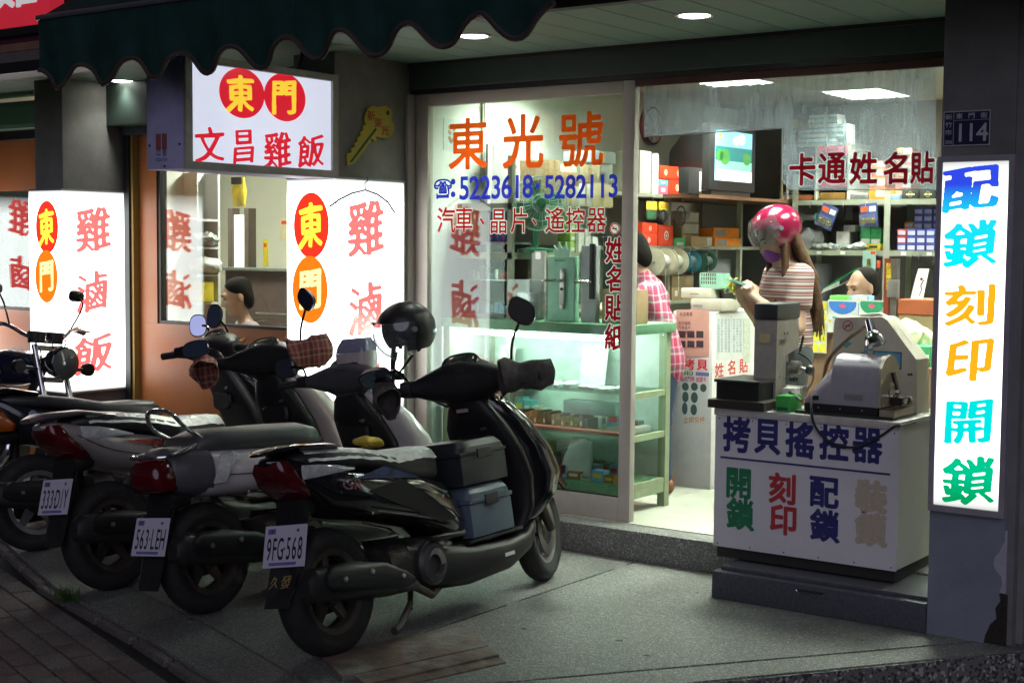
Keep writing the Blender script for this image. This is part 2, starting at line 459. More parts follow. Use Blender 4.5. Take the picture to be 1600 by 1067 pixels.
# --- organic forms: smooth union of round cones, meshed by surface nets
def sdf_mesh(prims, res=0.012, k=0.03, pad=0.05):
    pts = []
    for p in prims:
        if p[0] == 'c': pts += [np.array(p[1])-max(p[3], p[4]), np.array(p[1])+max(p[3], p[4]), np.array(p[2])-max(p[3], p[4]), np.array(p[2])+max(p[3], p[4])]
        else: pts += [np.array(p[1])-max(p[2]), np.array(p[1])+max(p[2])]
    lo = np.min(pts, 0)-pad; hi = np.max(pts, 0)+pad
    n = np.ceil((hi-lo)/res).astype(int)+1
    ax = [lo[i]+np.arange(n[i])*res for i in range(3)]
    D = np.full(n, 1.0)
    for p in prims:
        kk = k
        if p[0] == 'c':
            a, b, r1, r2 = np.array(p[1], float), np.array(p[2], float), p[3], p[4]
            if len(p) > 5: kk = p[5]
            plo, phi = np.minimum(a, b)-max(r1, r2)-0.12, np.maximum(a, b)+max(r1, r2)+0.12
        else:
            a = np.array(p[1], float); R = np.array(p[2], float)
            if len(p) > 4: kk = p[4]
            plo, phi = a-R.max()-0.12, a+R.max()+0.12
        sl = []
        for i in range(3):
            i0 = max(0, int((plo[i]-lo[i])/res)); i1 = min(n[i], int((phi[i]-lo[i])/res)+2); sl.append(slice(i0, i1))
        X, Y, Z = np.meshgrid(ax[0][sl[0]], ax[1][sl[1]], ax[2][sl[2]], indexing='ij')
        if p[0] == 'c':
            ab = b-a; L2 = max(1e-9, ab@ab)
            t = np.clip(((X-a[0])*ab[0]+(Y-a[1])*ab[1]+(Z-a[2])*ab[2])/L2, 0, 1)
            d = np.sqrt((X-a[0]-t*ab[0])**2+(Y-a[1]-t*ab[1])**2+(Z-a[2]-t*ab[2])**2)-(r1+(r2-r1)*t)
        else:
            P = np.stack([X-a[0], Y-a[1], Z-a[2]], -1)
            if len(p) > 3 and p[3] is not None: P = P@np.array(p[3])
            q = np.sqrt(((P/R)**2).sum(-1)); q2 = np.sqrt(((P/R**2)**2).sum(-1))
            d = q*(q-1)/np.maximum(q2, 1e-6)
        s0 = D[tuple(sl)]
        h = np.clip(0.5+0.5*(s0-d)/kk, 0, 1)
        D[tuple(sl)] = s0*(1-h)+d*h-kk*h*(1-h)
    ins = D < 0
    c8 = [ins[i:n[0]-1+i, j:n[1]-1+j, l:n[2]-1+l] for i in (0, 1) for j in (0, 1) for l in (0, 1)]
    cnt = sum(c.astype(int) for c in c8)
    act = (cnt > 0) & (cnt < 8)
    idx = np.argwhere(act); vid = np.full(act.shape, -1); vid[act] = np.arange(len(idx))
    S = np.zeros((len(idx), 3)); Wt = np.zeros(len(idx))
    for (i, j, l) in [(i, j, l) for i in (0, 1) for j in (0, 1) for l in (0, 1)]:
        for axn in range(3):
            o = [i, j, l]
            if o[axn] == 1: continue
            o2 = list(o); o2[axn] = 1
            d1 = D[idx[:, 0]+o[0], idx[:, 1]+o[1], idx[:, 2]+o[2]]; d2 = D[idx[:, 0]+o2[0], idx[:, 1]+o2[1], idx[:, 2]+o2[2]]
            m = (d1 < 0) != (d2 < 0)
            t = np.where(m, d1/np.where(np.abs(d1-d2) < 1e-12, 1, d1-d2), 0)
            p = np.array(o, float)[None, :].repeat(len(idx), 0); p[:, axn] = t
            S[m] += p[m]; Wt[m] += 1
    V = lo+(idx+S/np.maximum(Wt, 1)[:, None])*res
    F = []
    for axn in range(3):
        o = [0, 0, 0]; o[axn] = 1
        A0 = ins[:n[0]-o[0], :n[1]-o[1], :n[2]-o[2]]; A1 = ins[o[0]:, o[1]:, o[2]:]
        E_ = np.argwhere(A0 != A1)
        b, c = [(1, 2), (2, 0), (0, 1)][axn]
        for e in E_:
            if e[b] == 0 or e[c] == 0 or e[b] >= n[b]-1 or e[c] >= n[c]-1: continue
            def g(db, dc):
                q = e.copy(); q[b] -= db; q[c] -= dc; return vid[tuple(q)]
            quad = [g(0, 0), g(1, 0), g(1, 1), g(0, 1)]
            if min(quad) < 0: continue
            F.append(quad if ins[tuple(e)] else quad[::-1])
    mb = MB(); mb.add(V.tolist(), F); return mb
def rotm(axis, deg): return np.array(Matrix.Rotation(RAD(deg), 3, axis))
# --- shared materials
m_terrazzo = M('exposed_aggregate', (0.145, 0.15, 0.142), 0.5, var=0.2, scale=3, bump=0.25, bscale=220, dirt=0.5, dirtcol=(0.075, 0.078, 0.07))
def _speckle(m, light, dark, scale=160, amt=0.75):
    n, L, b = nodes_of(m)
    src = b.inputs['Base Color'].links[0].from_socket
    tc = n.new('ShaderNodeTexCoord'); vo = n.new('ShaderNodeTexVoronoi'); vo.inputs['Scale'].default_value = scale
    L.new(tc.outputs['Object'], vo.inputs['Vector'])
    sep = n.new('ShaderNodeSeparateColor'); L.new(vo.outputs['Color'], sep.inputs[0])
    r = n.new('ShaderNodeValToRGB'); r.color_ramp.interpolation = 'CONSTANT'
    e = r.color_ramp.elements; e[0].color = dark+(1,); e[1].position = 0.86; e[1].color = light+(1,)
    q = e.new(0.3); q.color = tuple((a+b_)/3 for a, b_ in zip(light, dark))+(1,)
    L.new(sep.outputs[0], r.inputs['Fac'])
    mx = n.new('ShaderNodeMix'); mx.data_type = 'RGBA'; mx.inputs[0].default_value = amt
    L.new(src, mx.inputs[6]); L.new(r.outputs['Color'], mx.inputs[7]); L.new(mx.outputs[2], b.inputs['Base Color'])
    return m
_speckle(m_terrazzo, (0.55, 0.55, 0.5), (0.08, 0.085, 0.08), 190, 0.5)
m_kerb = _speckle(M('pebble_kerb', (0.14, 0.14, 0.13), 0.7, bump=0.5, bscale=120), (0.5, 0.48, 0.44), (0.03, 0.03, 0.03), 90, 0.8)
m_joint = M('joint_grit', (0.03, 0.03, 0.03), 0.9)
m_asphalt = M('asphalt', (0.045, 0.045, 0.05), 0.85, bump=0.3)
m_brickA = _speckle(M('paver_grey', (0.16, 0.14, 0.13), 0.8, var=0.3, scale=9, bump=0.35, bscale=150, dirt=0.5), (0.34, 0.3, 0.28), (0.07, 0.06, 0.06), 190, 0.4)
m_brickB = _speckle(M('paver_red', (0.14, 0.105, 0.10), 0.8, var=0.3, scale=9, bump=0.35, bscale=150, dirt=0.5), (0.34, 0.25, 0.22), (0.07, 0.05, 0.05), 190, 0.4)
m_floor = M('shop_floor_tile', (0.62, 0.64, 0.53), 0.22, var=0.06, scale=6)
m_concrete = M('pillar_concrete', (0.24, 0.23, 0.21), 0.8, var=0.18, scale=5, bump=0.2, bscale=60, dirt=0.35)
m_wallwhite = M('shop_plaster_white', (0.76, 0.79, 0.74), 0.7, var=0.04, scale=2, bump=0.05)
m_ceil = M('ceiling_tile', (0.72, 0.72, 0.64), 0.8, var=0.05, scale=3, bump=0.08, bscale=120)
m_greenpaint = M('green_soffit_paint', (0.16, 0.24, 0.185), 0.5, var=0.12, scale=4)
m_fascia = M('dark_green_fascia', (0.035, 0.055, 0.045), 0.55, var=0.2, scale=5)
m_black = M('black_metal', (0.012, 0.012, 0.013), 0.45)
m_alu = M('anodised_frame', (0.50, 0.46, 0.40), 0.42, var=0.06, scale=10, bump=0.03)
m_orange = M('orange_brown_panel', (0.40, 0.155, 0.05), 0.38, var=0.12, scale=2.5)
m_glass = GLASS('window_glass', (0.93, 0.98, 0.95), 1.2)
m_rglass = GLASS('restaurant_glass', (0.92, 0.97, 0.95), 2.0)
m_white = M('white_paint', (0.78, 0.77, 0.76), 0.45, var=0.04, dirt=0.25, dirtcol=(0.3, 0.26, 0.2))
m_chrome = M('chrome', (0.75, 0.76, 0.78), 0.12, 1.0, var=0.05)
m_steel = M('brushed_steel', (0.42, 0.41, 0.39), 0.35, 1.0, var=0.15, scale=30)
m_dark = M('dark_interior', (0.03, 0.028, 0.026), 0.8)

# --- ground
g = MB(); g.add([(-60, -40, -0.16), (40, -40, -0.16), (40, 60, -0.16), (-60, 60, -0.16)], [(0, 1, 2, 3)])
struct(g.build('road', m_asphalt))
LE = [(-12, 5.2), (-8.6, 5.0), (-6.31, 4.31), (-5.21, 3.83), (-4.31, 3.56), (-3.2, 3.17)]      # street edge on the left
RE = [(-3.2, 3.17), (-2.377, 4.275), (-1.547, 5.43), (-0.9, 6.34)]                               # edge on the right
pav = thing('pavement', None, None); struct(pav)
outline = LE+RE[1:]+[(-0.9, 6.6), (-12, 6.6)]
MB().prism([(x, y, -0.15) for x, y in outline], (0, 0, 0.115), None).build('pavement_bed', m_joint, pav)
def slab(name, poly, z0=-0.1, z1=0.0, mat=m_terrazzo, parent=pav):
    return MB().prism([(x, y, z0) for x, y in poly], (0, 0, z1-z0), None).build(name, mat, parent)
def lineat(a, b, x): return a[1]+(b[1]-a[1])*(x-a[0])/(b[0]-a[0])
inL = [(-12, 5.44), (-8.5, 5.25), (-6.2, 4.56), (-5.1, 4.07), (-4.2, 3.80), (-3.30, 3.47)]
inR = [(-3.30, 3.47), (-2.849, 3.932), (-1.771, 5.377), (-1.18, 6.2), (-1.0, 6.5)]
gp = 0.006
# edging bands
for i in range(5):
    slab('edging_band', [LE[i], LE[i+1], (inL[i+1][0], inL[i+1][1]-gp), (inL[i][0], inL[i][1]-gp)])
slab('edging_band', [RE[0], RE[1], (inR[1][0]+gp, inR[1][1]-gp), (inR[0][0]+gp, inR[0][1])])
slab('edging_band', [RE[1], RE[2], (inR[2][0]+gp, inR[2][1]-gp), (inR[1][0]+gp, inR[1][1]-gp)])
slab('edging_band', [RE[2], RE[3], (inR[4][0]+gp, inR[4][1]), (inR[2][0]+gp, inR[2][1]-gp)])
# fields, split by the joint that runs to the step
JX = -3.48
slab('terrazzo_panel', [(-12, 5.44+gp), (-8.5, 5.25+gp), (-6.2, 4.56+gp), (-5.1, 4.07+gp), (-4.2, 3.80+gp), (JX-gp, lineat(inL[4], inL[5], JX)+gp), (JX-gp, 6.5), (-12, 6.5)])
slab('terrazzo_panel', [(JX+gp, lineat(inL[4], inL[5], JX)+gp), (-3.30, 3.47+gp), (-2.849-gp, 3.932+gp), (-1.771-gp, 5.377+gp), (-1.18, 6.2), (-1.0, 6.5), (JX+gp, 6.5)])
MB().prism([(RE[i][0]+0.012, RE[i][1]-0.009, -0.155) for i in range(4)]+[(RE[i][0]-0.1, RE[i][1]+0.07, -0.155) for i in (3, 2, 1, 0)], (0, 0, 0.149), None).build('kerb_face', m_kerb, pav)
# brick footpath beside the left edge
foot = thing('brick_footpath', None, None); struct(foot)
MB().prism([(-12, 5.18, -0.155), (-8.6, 4.98, -0.155), (-6.31, 4.29, -0.155), (-5.21, 3.81, -0.155), (-4.31, 3.54, -0.155), (-3.2, 3.15, -0.155), (-2.6, 3.0, -0.155), (-3.6, 0.2, -0.155), (-12, 2.4, -0.155)],
           (0, 0, 0.118), None).build('footpath_bed', m_joint, foot)
ud = Vector((0.944, -0.33, 0)); vd = Vector((0.33, 0.944, 0)); o0 = Vector((-3.3, 3.10, -0.012))
bl, bw = 0.2, 0.1
bmesh_ = MB(); bmesh_.box(-bl/2+.004, bl/2-.004, -bw/2+.004, bw/2-.004, -0.05, 0, 0.004)
mesh_cache = {}
for r in range(0, 17):
    for c in range(-1, 20):
        p = o0-ud*(c*bl+(r % 2)*bl/2)-vd*(r*bw+bw/2+0.02)
        x, y = p.x, p.y
        # stay left of the edge line and within sight
        q = _fw@(np.array((x, y, 0))-CC)
        if q < 2.6: continue
        rel = np.array((x, y, 0))-CC; u = 800+F_PX*(rel@_r2)/q; v = 533.5-F_PX*(rel@_u2)/q
        if u < -90 or u > 420 or v > 1130 or v < 820: continue
        ok = True
        for i in range(2, 5):
            if LE[i][0]-0.12 <= x <= LE[i+1][0]+0.12 and y > lineat(LE[i], LE[i+1], x)-0.075: ok = False
        if not ok: continue
        k = random.random() < 0.4
        if k not in mesh_cache:
            mb = MB(); mb.v = list(bmesh_.v); mb.f = list(bmesh_.f)
            ob = mb.build('brick', m_brickB if k else m_brickA, foot, smooth=True); mesh_cache[k] = ob
        else:
            ob = bpy.data.objects.new('brick', mesh_cache[k].data); COL.objects.link(ob); ob.parent = foot
        ob.location = p+Vector((0, 0, random.uniform(-0.004, 0.001)))
        ob.rotation_euler = (random.uniform(-.008, .008), random.uniform(-.008, .008), math.atan2(ud.y, ud.x)+random.uniform(-.006, .006)+(math.pi if random.random() < .5 else 0))
for i in range(9):      # narrow edging stones
    a = Vector((-6.2+i*0.34, 0, 0)); j = 2 if a.x < -5.21 else (3 if a.x < -4.31 else 4)
    d = Vector((LE[j+1][0]-LE[j][0], LE[j+1][1]-LE[j][1], 0)).normalized()
    ob = MB().obox((0, 0, 0), (1, 0, 0), (0, 1, 0), (0, 0, 1), 0.16, 0.017, 0.02).build('edging_stone', m_brickA, foot)
    ob.location = (a.x, lineat(LE[j], LE[j+1], a.x)-0.03, -0.03); ob.rotation_euler = (0, 0, math.atan2(d.y, d.x))

# grass tuft in the joint
gr = MB()
gc = onz(105, 938, -0.012)
for i in range(150):
    a = random.uniform(0, 6.28); r = abs(random.gauss(0, 0.035)); h = random.uniform(0.025, 0.06)
    x, y = gc[0]+r*math.cos(a)*1.3, gc[1]+r*math.sin(a)*0.7; w = 0.0016
    lx, ly = random.gauss(0, 0.028), random.gauss(0, 0.028); c, s = math.cos(a), math.sin(a)
    gr.add([(x-w*c, y-w*s, -.016), (x+w*c, y+w*s, -.016), (x+lx*.5+w*c*.7, y+ly*.5+w*s*.7, h*.7), (x+lx*.5-w*c*.7, y+ly*.5-w*s*.7, h*.7), (x+lx*1.2, y+ly*1.2, h)],
           [(0, 1, 2, 3), (3, 2, 4)])
tag(gr.build('grass_tuft', M('grass', (0.05, 0.11, 0.02), 0.6, var=0.4, scale=40), None, recalc=False), 'small tuft of green grass in the joint beside brick pavers', 'grass')

# stains and old chewing gum on the paving
rs_ = random.Random(11)
m_gum = M('old_gum', (0.055, 0.055, 0.05), 0.7); m_oil = _speckle(M('oil_stain', (0.11, 0.113, 0.107), 0.4, var=.3, scale=25), (0.45, 0.45, 0.42), (0.05, 0.05, 0.05), 190, 0.45)
for k in range(34):
    x, y = rs_.uniform(-4.6, -1.9), rs_.uniform(3.7, 5.75)
    if y < 3.95 and x > -2.9 or (x > -2.6 and y < 4.6): continue
    if abs(x-JX) < .03: continue
    big = k < 4; r0 = rs_.uniform(.06, .13) if big else rs_.uniform(.006, .017); nn = 22 if big else 10
    P = [(x+r0*math.cos(2*math.pi*i/nn)*(1+rs_.uniform(-.3, .3)), y+r0*.8*math.sin(2*math.pi*i/nn)*(1+rs_.uniform(-.3, .3)), .0012) for i in range(nn)]
    if big: x = -3.9+k*.5
    MB().add(P, [tuple(range(nn))]).build('stain' if big else 'gum_spot', m_oil if big else m_gum, pav)
# worn boards lying on the pavement
m_plank = M('weathered_board', (0.15, 0.11, 0.08), 0.8, var=0.6, scale=9, bump=0.5, bscale=50, dirt=0.95, dirtcol=(0.36, 0.37, 0.33))
bd = thing('wooden_boards', 'worn flaking wooden boards lying on the pavement beside a scooter wheel', 'board', (-3.397, 4.374, 0))
a, b = Vector((-3.397, 4.374, 0)), Vector((-2.987, 4.102, 0)); dn = Vector((-0.25, -0.93, 0))
for k, (t0, t1, ln, zt) in enumerate(((0, 0.62, 0.66, 0.016), (0.63, 0.86, 0.60, 0.014), (0.865, 1.0, 0.56, 0.006))):
    p, q = a.lerp(b, t0), a.lerp(b, t1)
    W(MB().prism([(p.x, p.y, 0), (q.x, q.y, 0), (q.x+dn.x*ln, q.y+dn.y*ln, 0), (p.x+dn.x*ln*1.02, p.y+dn.y*ln*1.02, 0)], (0, 0, zt), None), 'plank', m_plank, bd)

# --- shop floor with its terrazzo step
fl = thing('shop_floor', None, None, (0, 0, 0)); struct(fl)
FZ = 0.147
YS = 5.83
MB().box(-5.0, -1.93, YS, 5.97, 0.001, FZ-0.003, 0.006).build('step_nosing', m_terrazzo, fl, smooth=True)
for i in range(9):          # floor tiles
    for j in range(7):
        x0 = -5.0+i*0.6; y0 = 5.972+j*0.6
        if x0 > -1.5: continue
        MB().box(x0+.001, x0+0.599, y0+.001, y0+0.599, 0.06, FZ).build('floor_tile', m_floor, fl)
MB().box(-5.0, 0.2, 5.972, 10.1, 0.001, 0.058).build('floor_bed', m_joint, fl)

# --- pillars
def pillar(name, label, x0, x1, y0, y1, z1=2.6, mat=m_concrete):
    o = MB().box(-(x1-x0)/2, (x1-x0)/2, 0, y1-y0, 0, z1, 0.008).build(name, mat, None, smooth=True)
    o.location = ((x0+x1)/2, y0, 0)
    return tag(o, label, 'pillar', 'pillars along the arcade')
pillar('concrete_pillar', 'grey concrete pillar with the yellow key sign, left of the glass door', -5.30, -5.01, 5.38, 6.0)
pillar('concrete_pillar', 'grey concrete pillar between the two restaurant windows', -7.47, -7.20, 5.38, 5.95)
pillar('concrete_pillar', 'grey concrete pillar at the far end of the restaurant front', -9.02, -8.75, 5.38, 5.95)
p3 = thing('concrete_pillar', 'dark grey concrete pillar carrying the house number plate and a chipped lower panel', 'pillar', (-1.765, 5.45, 0), group='pillars along the arcade')
m_conc3 = M('pillar_concrete_smooth', (0.20, 0.20, 0.20), 0.75, var=0.2, scale=4, bump=0.15, bscale=60, dirt=0.3)
W(MB().box(-1.915, -1.60, 5.45, 6.02, 0, 2.6, 0.006), 'shaft', m_conc3, p3, smooth=True)
m_panel3 = M('blue_grey_panel', (0.23, 0.26, 0.31), 0.7, var=0.15, scale=6, bump=0.1, dirt=0.2)
jag = [(-1.922, 0.0), (-1.70, 0.0), (-1.695, 0.03), (-1.678, 0.075), (-1.655, 0.10), (-1.66, 0.14), (-1.642, 0.17), (-1.648, 0.2), (-1.637, 0.235), (-1.642, 0.265),
       (-1.663, 0.285), (-1.672, 0.31), (-1.668, 0.335), (-1.653, 0.355), (-1.64, 0.385), (-1.632, 0.40), (-1.632, 0.49), (-1.922, 0.49)]
W(MB().prism([(x, 5.432, z) for x, z in jag], (0, 0.015, 0), None), 'broken_panel', m_panel3, p3)
W(MB().box(-1.918, -1.64, 5.4335, 5.4485, 0.492, 2.58, 0.002), 'upper_panel', m_conc3, p3)
W(MB().box(-1.700, -1.625, 5.436, 5.449, 0.20, 0.44, 0.002), 'exposed_board', M('pale_board', (0.45, 0.43, 0.5), 0.7), p3)
W(MB().box(-1.71, -1.618, 5.437, 5.4492, 0.001, 0.195, 0.002), 'crumbled_core', M('crumbled_core', (0.03, 0.025, 0.02), 0.9, bump=.8), p3)
W(MB().box(-1.61, -1.575, 5.5, 5.56, 0, 2.6, 0.003), 'corner_trim', m_concrete, p3)

# neighbour's dark front to the right of the pillar
nb = thing('neighbour_front', 'dark shuttered neighbouring front beside the lit white sign pillar', 'wall', (-1.0, 6.05, -0.1))
W(MB().box(-1.90, 1.5, 6.05, 6.2, -0.15, 3.6), 'wall', m_dark, nb)
for k in range(26): W(MB().box(-1.55, 1.4, 6.02, 6.05, -0.1+k*0.1, -0.006+k*0.1, 0.01), 'shutter_slat', M('shutter_grey', (0.1, 0.1, 0.11), 0.5), nb)

# --- soffit, fascia, upper building
sof = thing('soffit', 'green painted board soffit with recessed lights above the pavement', 'soffit', (-5, 5.4, 2.46))
ZS = 2.46
bwid = 0.2
nb_ = int((10.2-0.6)/bwid)
for k in range(nb_):
    x0 = -10.2+k*bwid
    W(MB().box(x0+.003, x0+bwid-.003, 4.86, 5.955, ZS, ZS+0.02), 'board', m_greenpaint, sof)
W(MB().box(-10.2, -0.6, 4.86, 6.04, ZS+0.021, ZS+0.2), 'backing', m_dark, sof)
W(MB().box(-10.2, -0.6, 4.80, 4.859, ZS-0.02, 3.2), 'front_beam', m_black, sof)
fa = thing('door_fascia', 'dark green fascia above the glass shop door', 'fascia', (-3.5, 5.95, 2.32))
W(MB().box(-5.01, -1.92, 5.957, 6.04, 2.322, 2.452, 0.004), 'board', m_fascia, fa)
W(MB().box(-5.01, -1.92, 5.945, 5.957, 2.44, 2.459), 'trim', m_black, fa)
W(MB().box(-5.01, -1.92, 5.965, 6.03, 2.296, 2.3215), 'track', m_black, fa)
W(MB().box(-3.61, -1.92, 5.985, 6.02, 2.262, 2.295), 'header', M('rust_brown', (0.08, 0.03, 0.02), 0.6), fa)
fr = thing('restaurant_fascia', 'dark roller shutter box above the orange restaurant window between pillars', 'fascia', (-6.2, 5.7, 2.2))
W(MB().box(-7.20, -5.30, 5.70, 5.95, 2.20, 2.458, 0.006), 'shutter_box', m_fascia, fr)
W(MB().box(-7.16, -5.32, 5.78, 5.85, 2.15, 2.199, 0.004), 'guide_rail', M('navy_metal', (0.03, 0.04, 0.055), 0.5), fr)
fr = thing('restaurant_fascia', 'green shutter box above the far restaurant window', 'fascia', (-8.4, 5.7, 2.2))
W(MB().box(-8.75, -7.47, 5.70, 5.95, 2.22, 2.40, 0.03), 'shutter_box', M('mid_green_paint', (0.07, 0.17, 0.10), 0.45), fr)
W(MB().box(-8.75, -7.47, 5.78, 5.85, 2.16, 2.219, 0.004), 'guide_rail', m_black, fr)
up = thing('upper_storey', 'dark upper storey wall above the awning', 'building', (-5, 4.87, 2.6))
W(MB().box(-10.2, -0.6, 4.87, 10.2, 2.70, 6.0), 'wall', M('upper_wall', (0.08, 0.08, 0.085), 0.8), up)

# recessed lights
m_lamp = E('downlight_lens', (1.0, 0.98, 0.92), 14.0)
for k, (px, py, lab) in enumerate(((1085, 25, 'round recessed ceiling light in the soffit over the doorway'), (740, 57, 'round recessed ceiling light in the soffit over the glass door lettering'),
                              (190, 127, 'round recessed ceiling light in the soffit beside the box sign'))):
    c = onz(px, py, ZS)
    t = thing('recessed_light', lab, 'light', (c[0], c[1], ZS), group='soffit lights')
    MB().lathe([(0.066, 0), (0.08, -0.004), (0.083, -0.001), (0.083, 0.0), (0.066, 0.0)], k=28, cap=False).build('trim_ring', m_alu, t, smooth=True)
    MB().lathe([(0.0001, -0.006), (0.05, -0.005), (0.066, -0.001)], k=28, cap=False).build('lens', m_lamp, t, smooth=True)
    ld = bpy.data.lights.new('downlight', 'SPOT'); ld.energy = 8; ld.spot_size = RAD(125); ld.spot_blend = 0.8; ld.shadow_soft_size = 0.06
    ld.color = (0.93, 1.0, 0.93)
    lo = bpy.data.objects.new('bulb', ld); COL.objects.link(lo); lo.parent = t; lo.location = (0, 0, -0.02)

# --- scalloped awning
m_awn = M('dark_green_canvas', (0.012, 0.042, 0.036), 0.85, var=0.3, scale=5, bump=0.25, bscale=240, spec=0.2)
m_awne = M('brown_binding', (0.05, 0.035, 0.03), 0.7)
aw = thing('awning', 'dark green canvas awning with a scalloped brown-bound edge', 'awning', (-4.2, 4.05, 2.2))
AY = 4.05
ax0, ax1 = ony(62, 100, AY)[0], ony(872, 10, AY)[0]
dips = [(60, 110), (95, 138), (127, 101), (165, 132), (205, 91), (243, 122), (283, 83), (325, 115), (362, 73), (408, 107), (450, 58), (493, 92), (535, 47), (585, 87), (640, 37), (690, 73), (752, 22), (803, 61), (868, 6)]
zz = []
for px, py in dips:
    p = ony(px, py, AY); zz.append((p[0], p[2]))
prof = []
for i in range(len(zz)-1):
    for s in range(8):
        t = s/8; e = (1-math.cos(math.pi*t))/2
        prof.append((zz[i][0]+(zz[i+1][0]-zz[i][0])*t, zz[i][1]+(zz[i+1][1]-zz[i][1])*e))
prof.append(zz[-1])
val = MB(); n = len(prof)
def yw(x, z): return AY+0.014*math.sin(x*19)+0.006*math.sin(x*41+z*12)
rows = 6
for x, zb in prof:
    zt = 2.50
    for r in range(rows+1):
        z = zb+(zt-zb)*r/rows
        val.v.append((x, yw(x, z)*(1-r/rows)+AY*(r/rows), z))
for i in range(n-1):
    for r in range(rows):
        a_ = i*(rows+1)+r; b_ = a_+rows+1
        val.f.append((a_, b_, b_+1, a_+1))
W(val, 'valance', m_awn, aw, smooth=True, ang=80)
W(MB().tube([(x, yw(x, zb)-0.003, zb) for x, zb in prof], 0.011, 6), 'edge_binding', m_awne, aw, smooth=True)
for k in range(1, 7):
    xx = prof[0][0]+(prof[-1][0]-prof[0][0])*k/7; zb = min(prof, key=lambda q: abs(q[0]-xx))[1]
    W(MB().tube([(xx, yw(xx, zb+(2.5-zb)*j/8)*(1-j/8)+AY*j/8-.002, zb+(2.5-zb)*j/8) for j in range(9)], .0028, 5), 'stitched_seam', m_awn, aw, smooth=True)
top = MB()
top.add([(ax0, AY, 2.50), (ax1, AY, 2.50), (ax1, 4.82, 2.98), (ax0, 4.82, 2.98)], [(0, 1, 2, 3)])
W(top, 'canopy', m_awn, aw)
W(MB().tube([(ax0-0.01, AY, 2.50), (ax1+0.01, AY, 2.50)], 0.014, 8), 'front_bar', M('grey_tube', (0.2, 0.2, 0.22), 0.4, 0.6), aw, smooth=True)
for xx in (ax0+0.02, (ax0+ax1)/2, ax1-0.02): W(MB().tube([(xx, AY, 2.49), (xx, 4.81, 2.72)], 0.012, 8), 'arm', m_black, aw, smooth=True)

# red board and stacked signage above the restaurant, left of the awning
sb = thing('red_signboard', 'red sign board with white lettering above the awning', 'sign', (-6.0, 4.2, 2.5))
c1 = ony(75, 12, 4.6)
W(MB().box(-9.5, c1[0]-0.0, 4.60, 4.70, 2.605, 3.3, 0.006), 'face', M('red_sheet', (0.62, 0.03, 0.05), 0.35, emis=0.35, ecol=(0.8, 0.03, 0.06), sample=False), sb)
W(pxletters([('雞', 22, -26, 70, 80)], 'y', 4.60), 'lettering', M('white_vinyl', (0.8, 0.8, 0.8), 0.4, emis=0.4), sb)
W(MB().box(-9.5, c1[0], 4.585, 4.71, 2.56, 2.602, 0.004), 'frame', m_black, sb)
st = thing('side_canopy', 'brown and grey metal canopy edge beside the awning end', 'canopy', (-7.0, 4.75, 2.4))
for (z0, z1, mt, nm) in ((2.53, 2.565, M('purple_trim', (0.10, 0.02, 0.06), 0.5), 'trim'), (2.485, 2.529, M('brown_trim', (0.22, 0.12, 0.07), 0.6), 'trim'), (2.43, 2.484, M('grey_gutter', (0.12, 0.11, 0.105), 0.5), 'gutter'), (2.375, 2.429, m_black, 'beam')):
    W(MB().box(-9.8, -6.0, 4.62, 4.79, z0, z1, 0.004), nm, mt, st)

# --- light-box signs on the pillars
m_box = E('lightbox_white', (0.95, 1.0, 0.98), 4.2, sample=True, ends=0.14)
m_pink = E('film_pink_red', (1.0, 0.085, 0.08), 2.6)
m_red = E('film_red', (0.95, 0.045, 0.02), 0.95)
m_redlit = E('film_red_overlit', (1.0, 0.22, 0.01), 1.05)  # lower discs: red film, its overexposed glow painted as an orange colour
m_yel = E('film_yellow', (1.0, 0.80, 0.06), 1.4)
m_yelw = E('film_pale_yellow', (1.0, 0.92, 0.35), 1.5)
m_frame = M('sign_frame_aluminium', (0.45, 0.46, 0.45), 0.4, 0.3)
SX = -4.98
def oval(px0, py0, px1, py1, y, off):
    a, b = ony(px0, (py0+py1)/2, y-off), ony(px1, (py0+py1)/2, y-off)
    t, u = ony((px0+px1)/2, py0, y-off), ony((px0+px1)/2, py1, y-off)
    c = (np.array(a)+b)/2; cz = (t[2]+u[2])/2; rx = (b[0]-a[0])/2; rz = (t[2]-u[2])/2
    mb = MB(); mb.add([(c[0]+rx*math.cos(k*math.pi/24), y-off, cz+rz*math.sin(k*math.pi/24)) for k in range(48)], [tuple(range(48))]); return mb
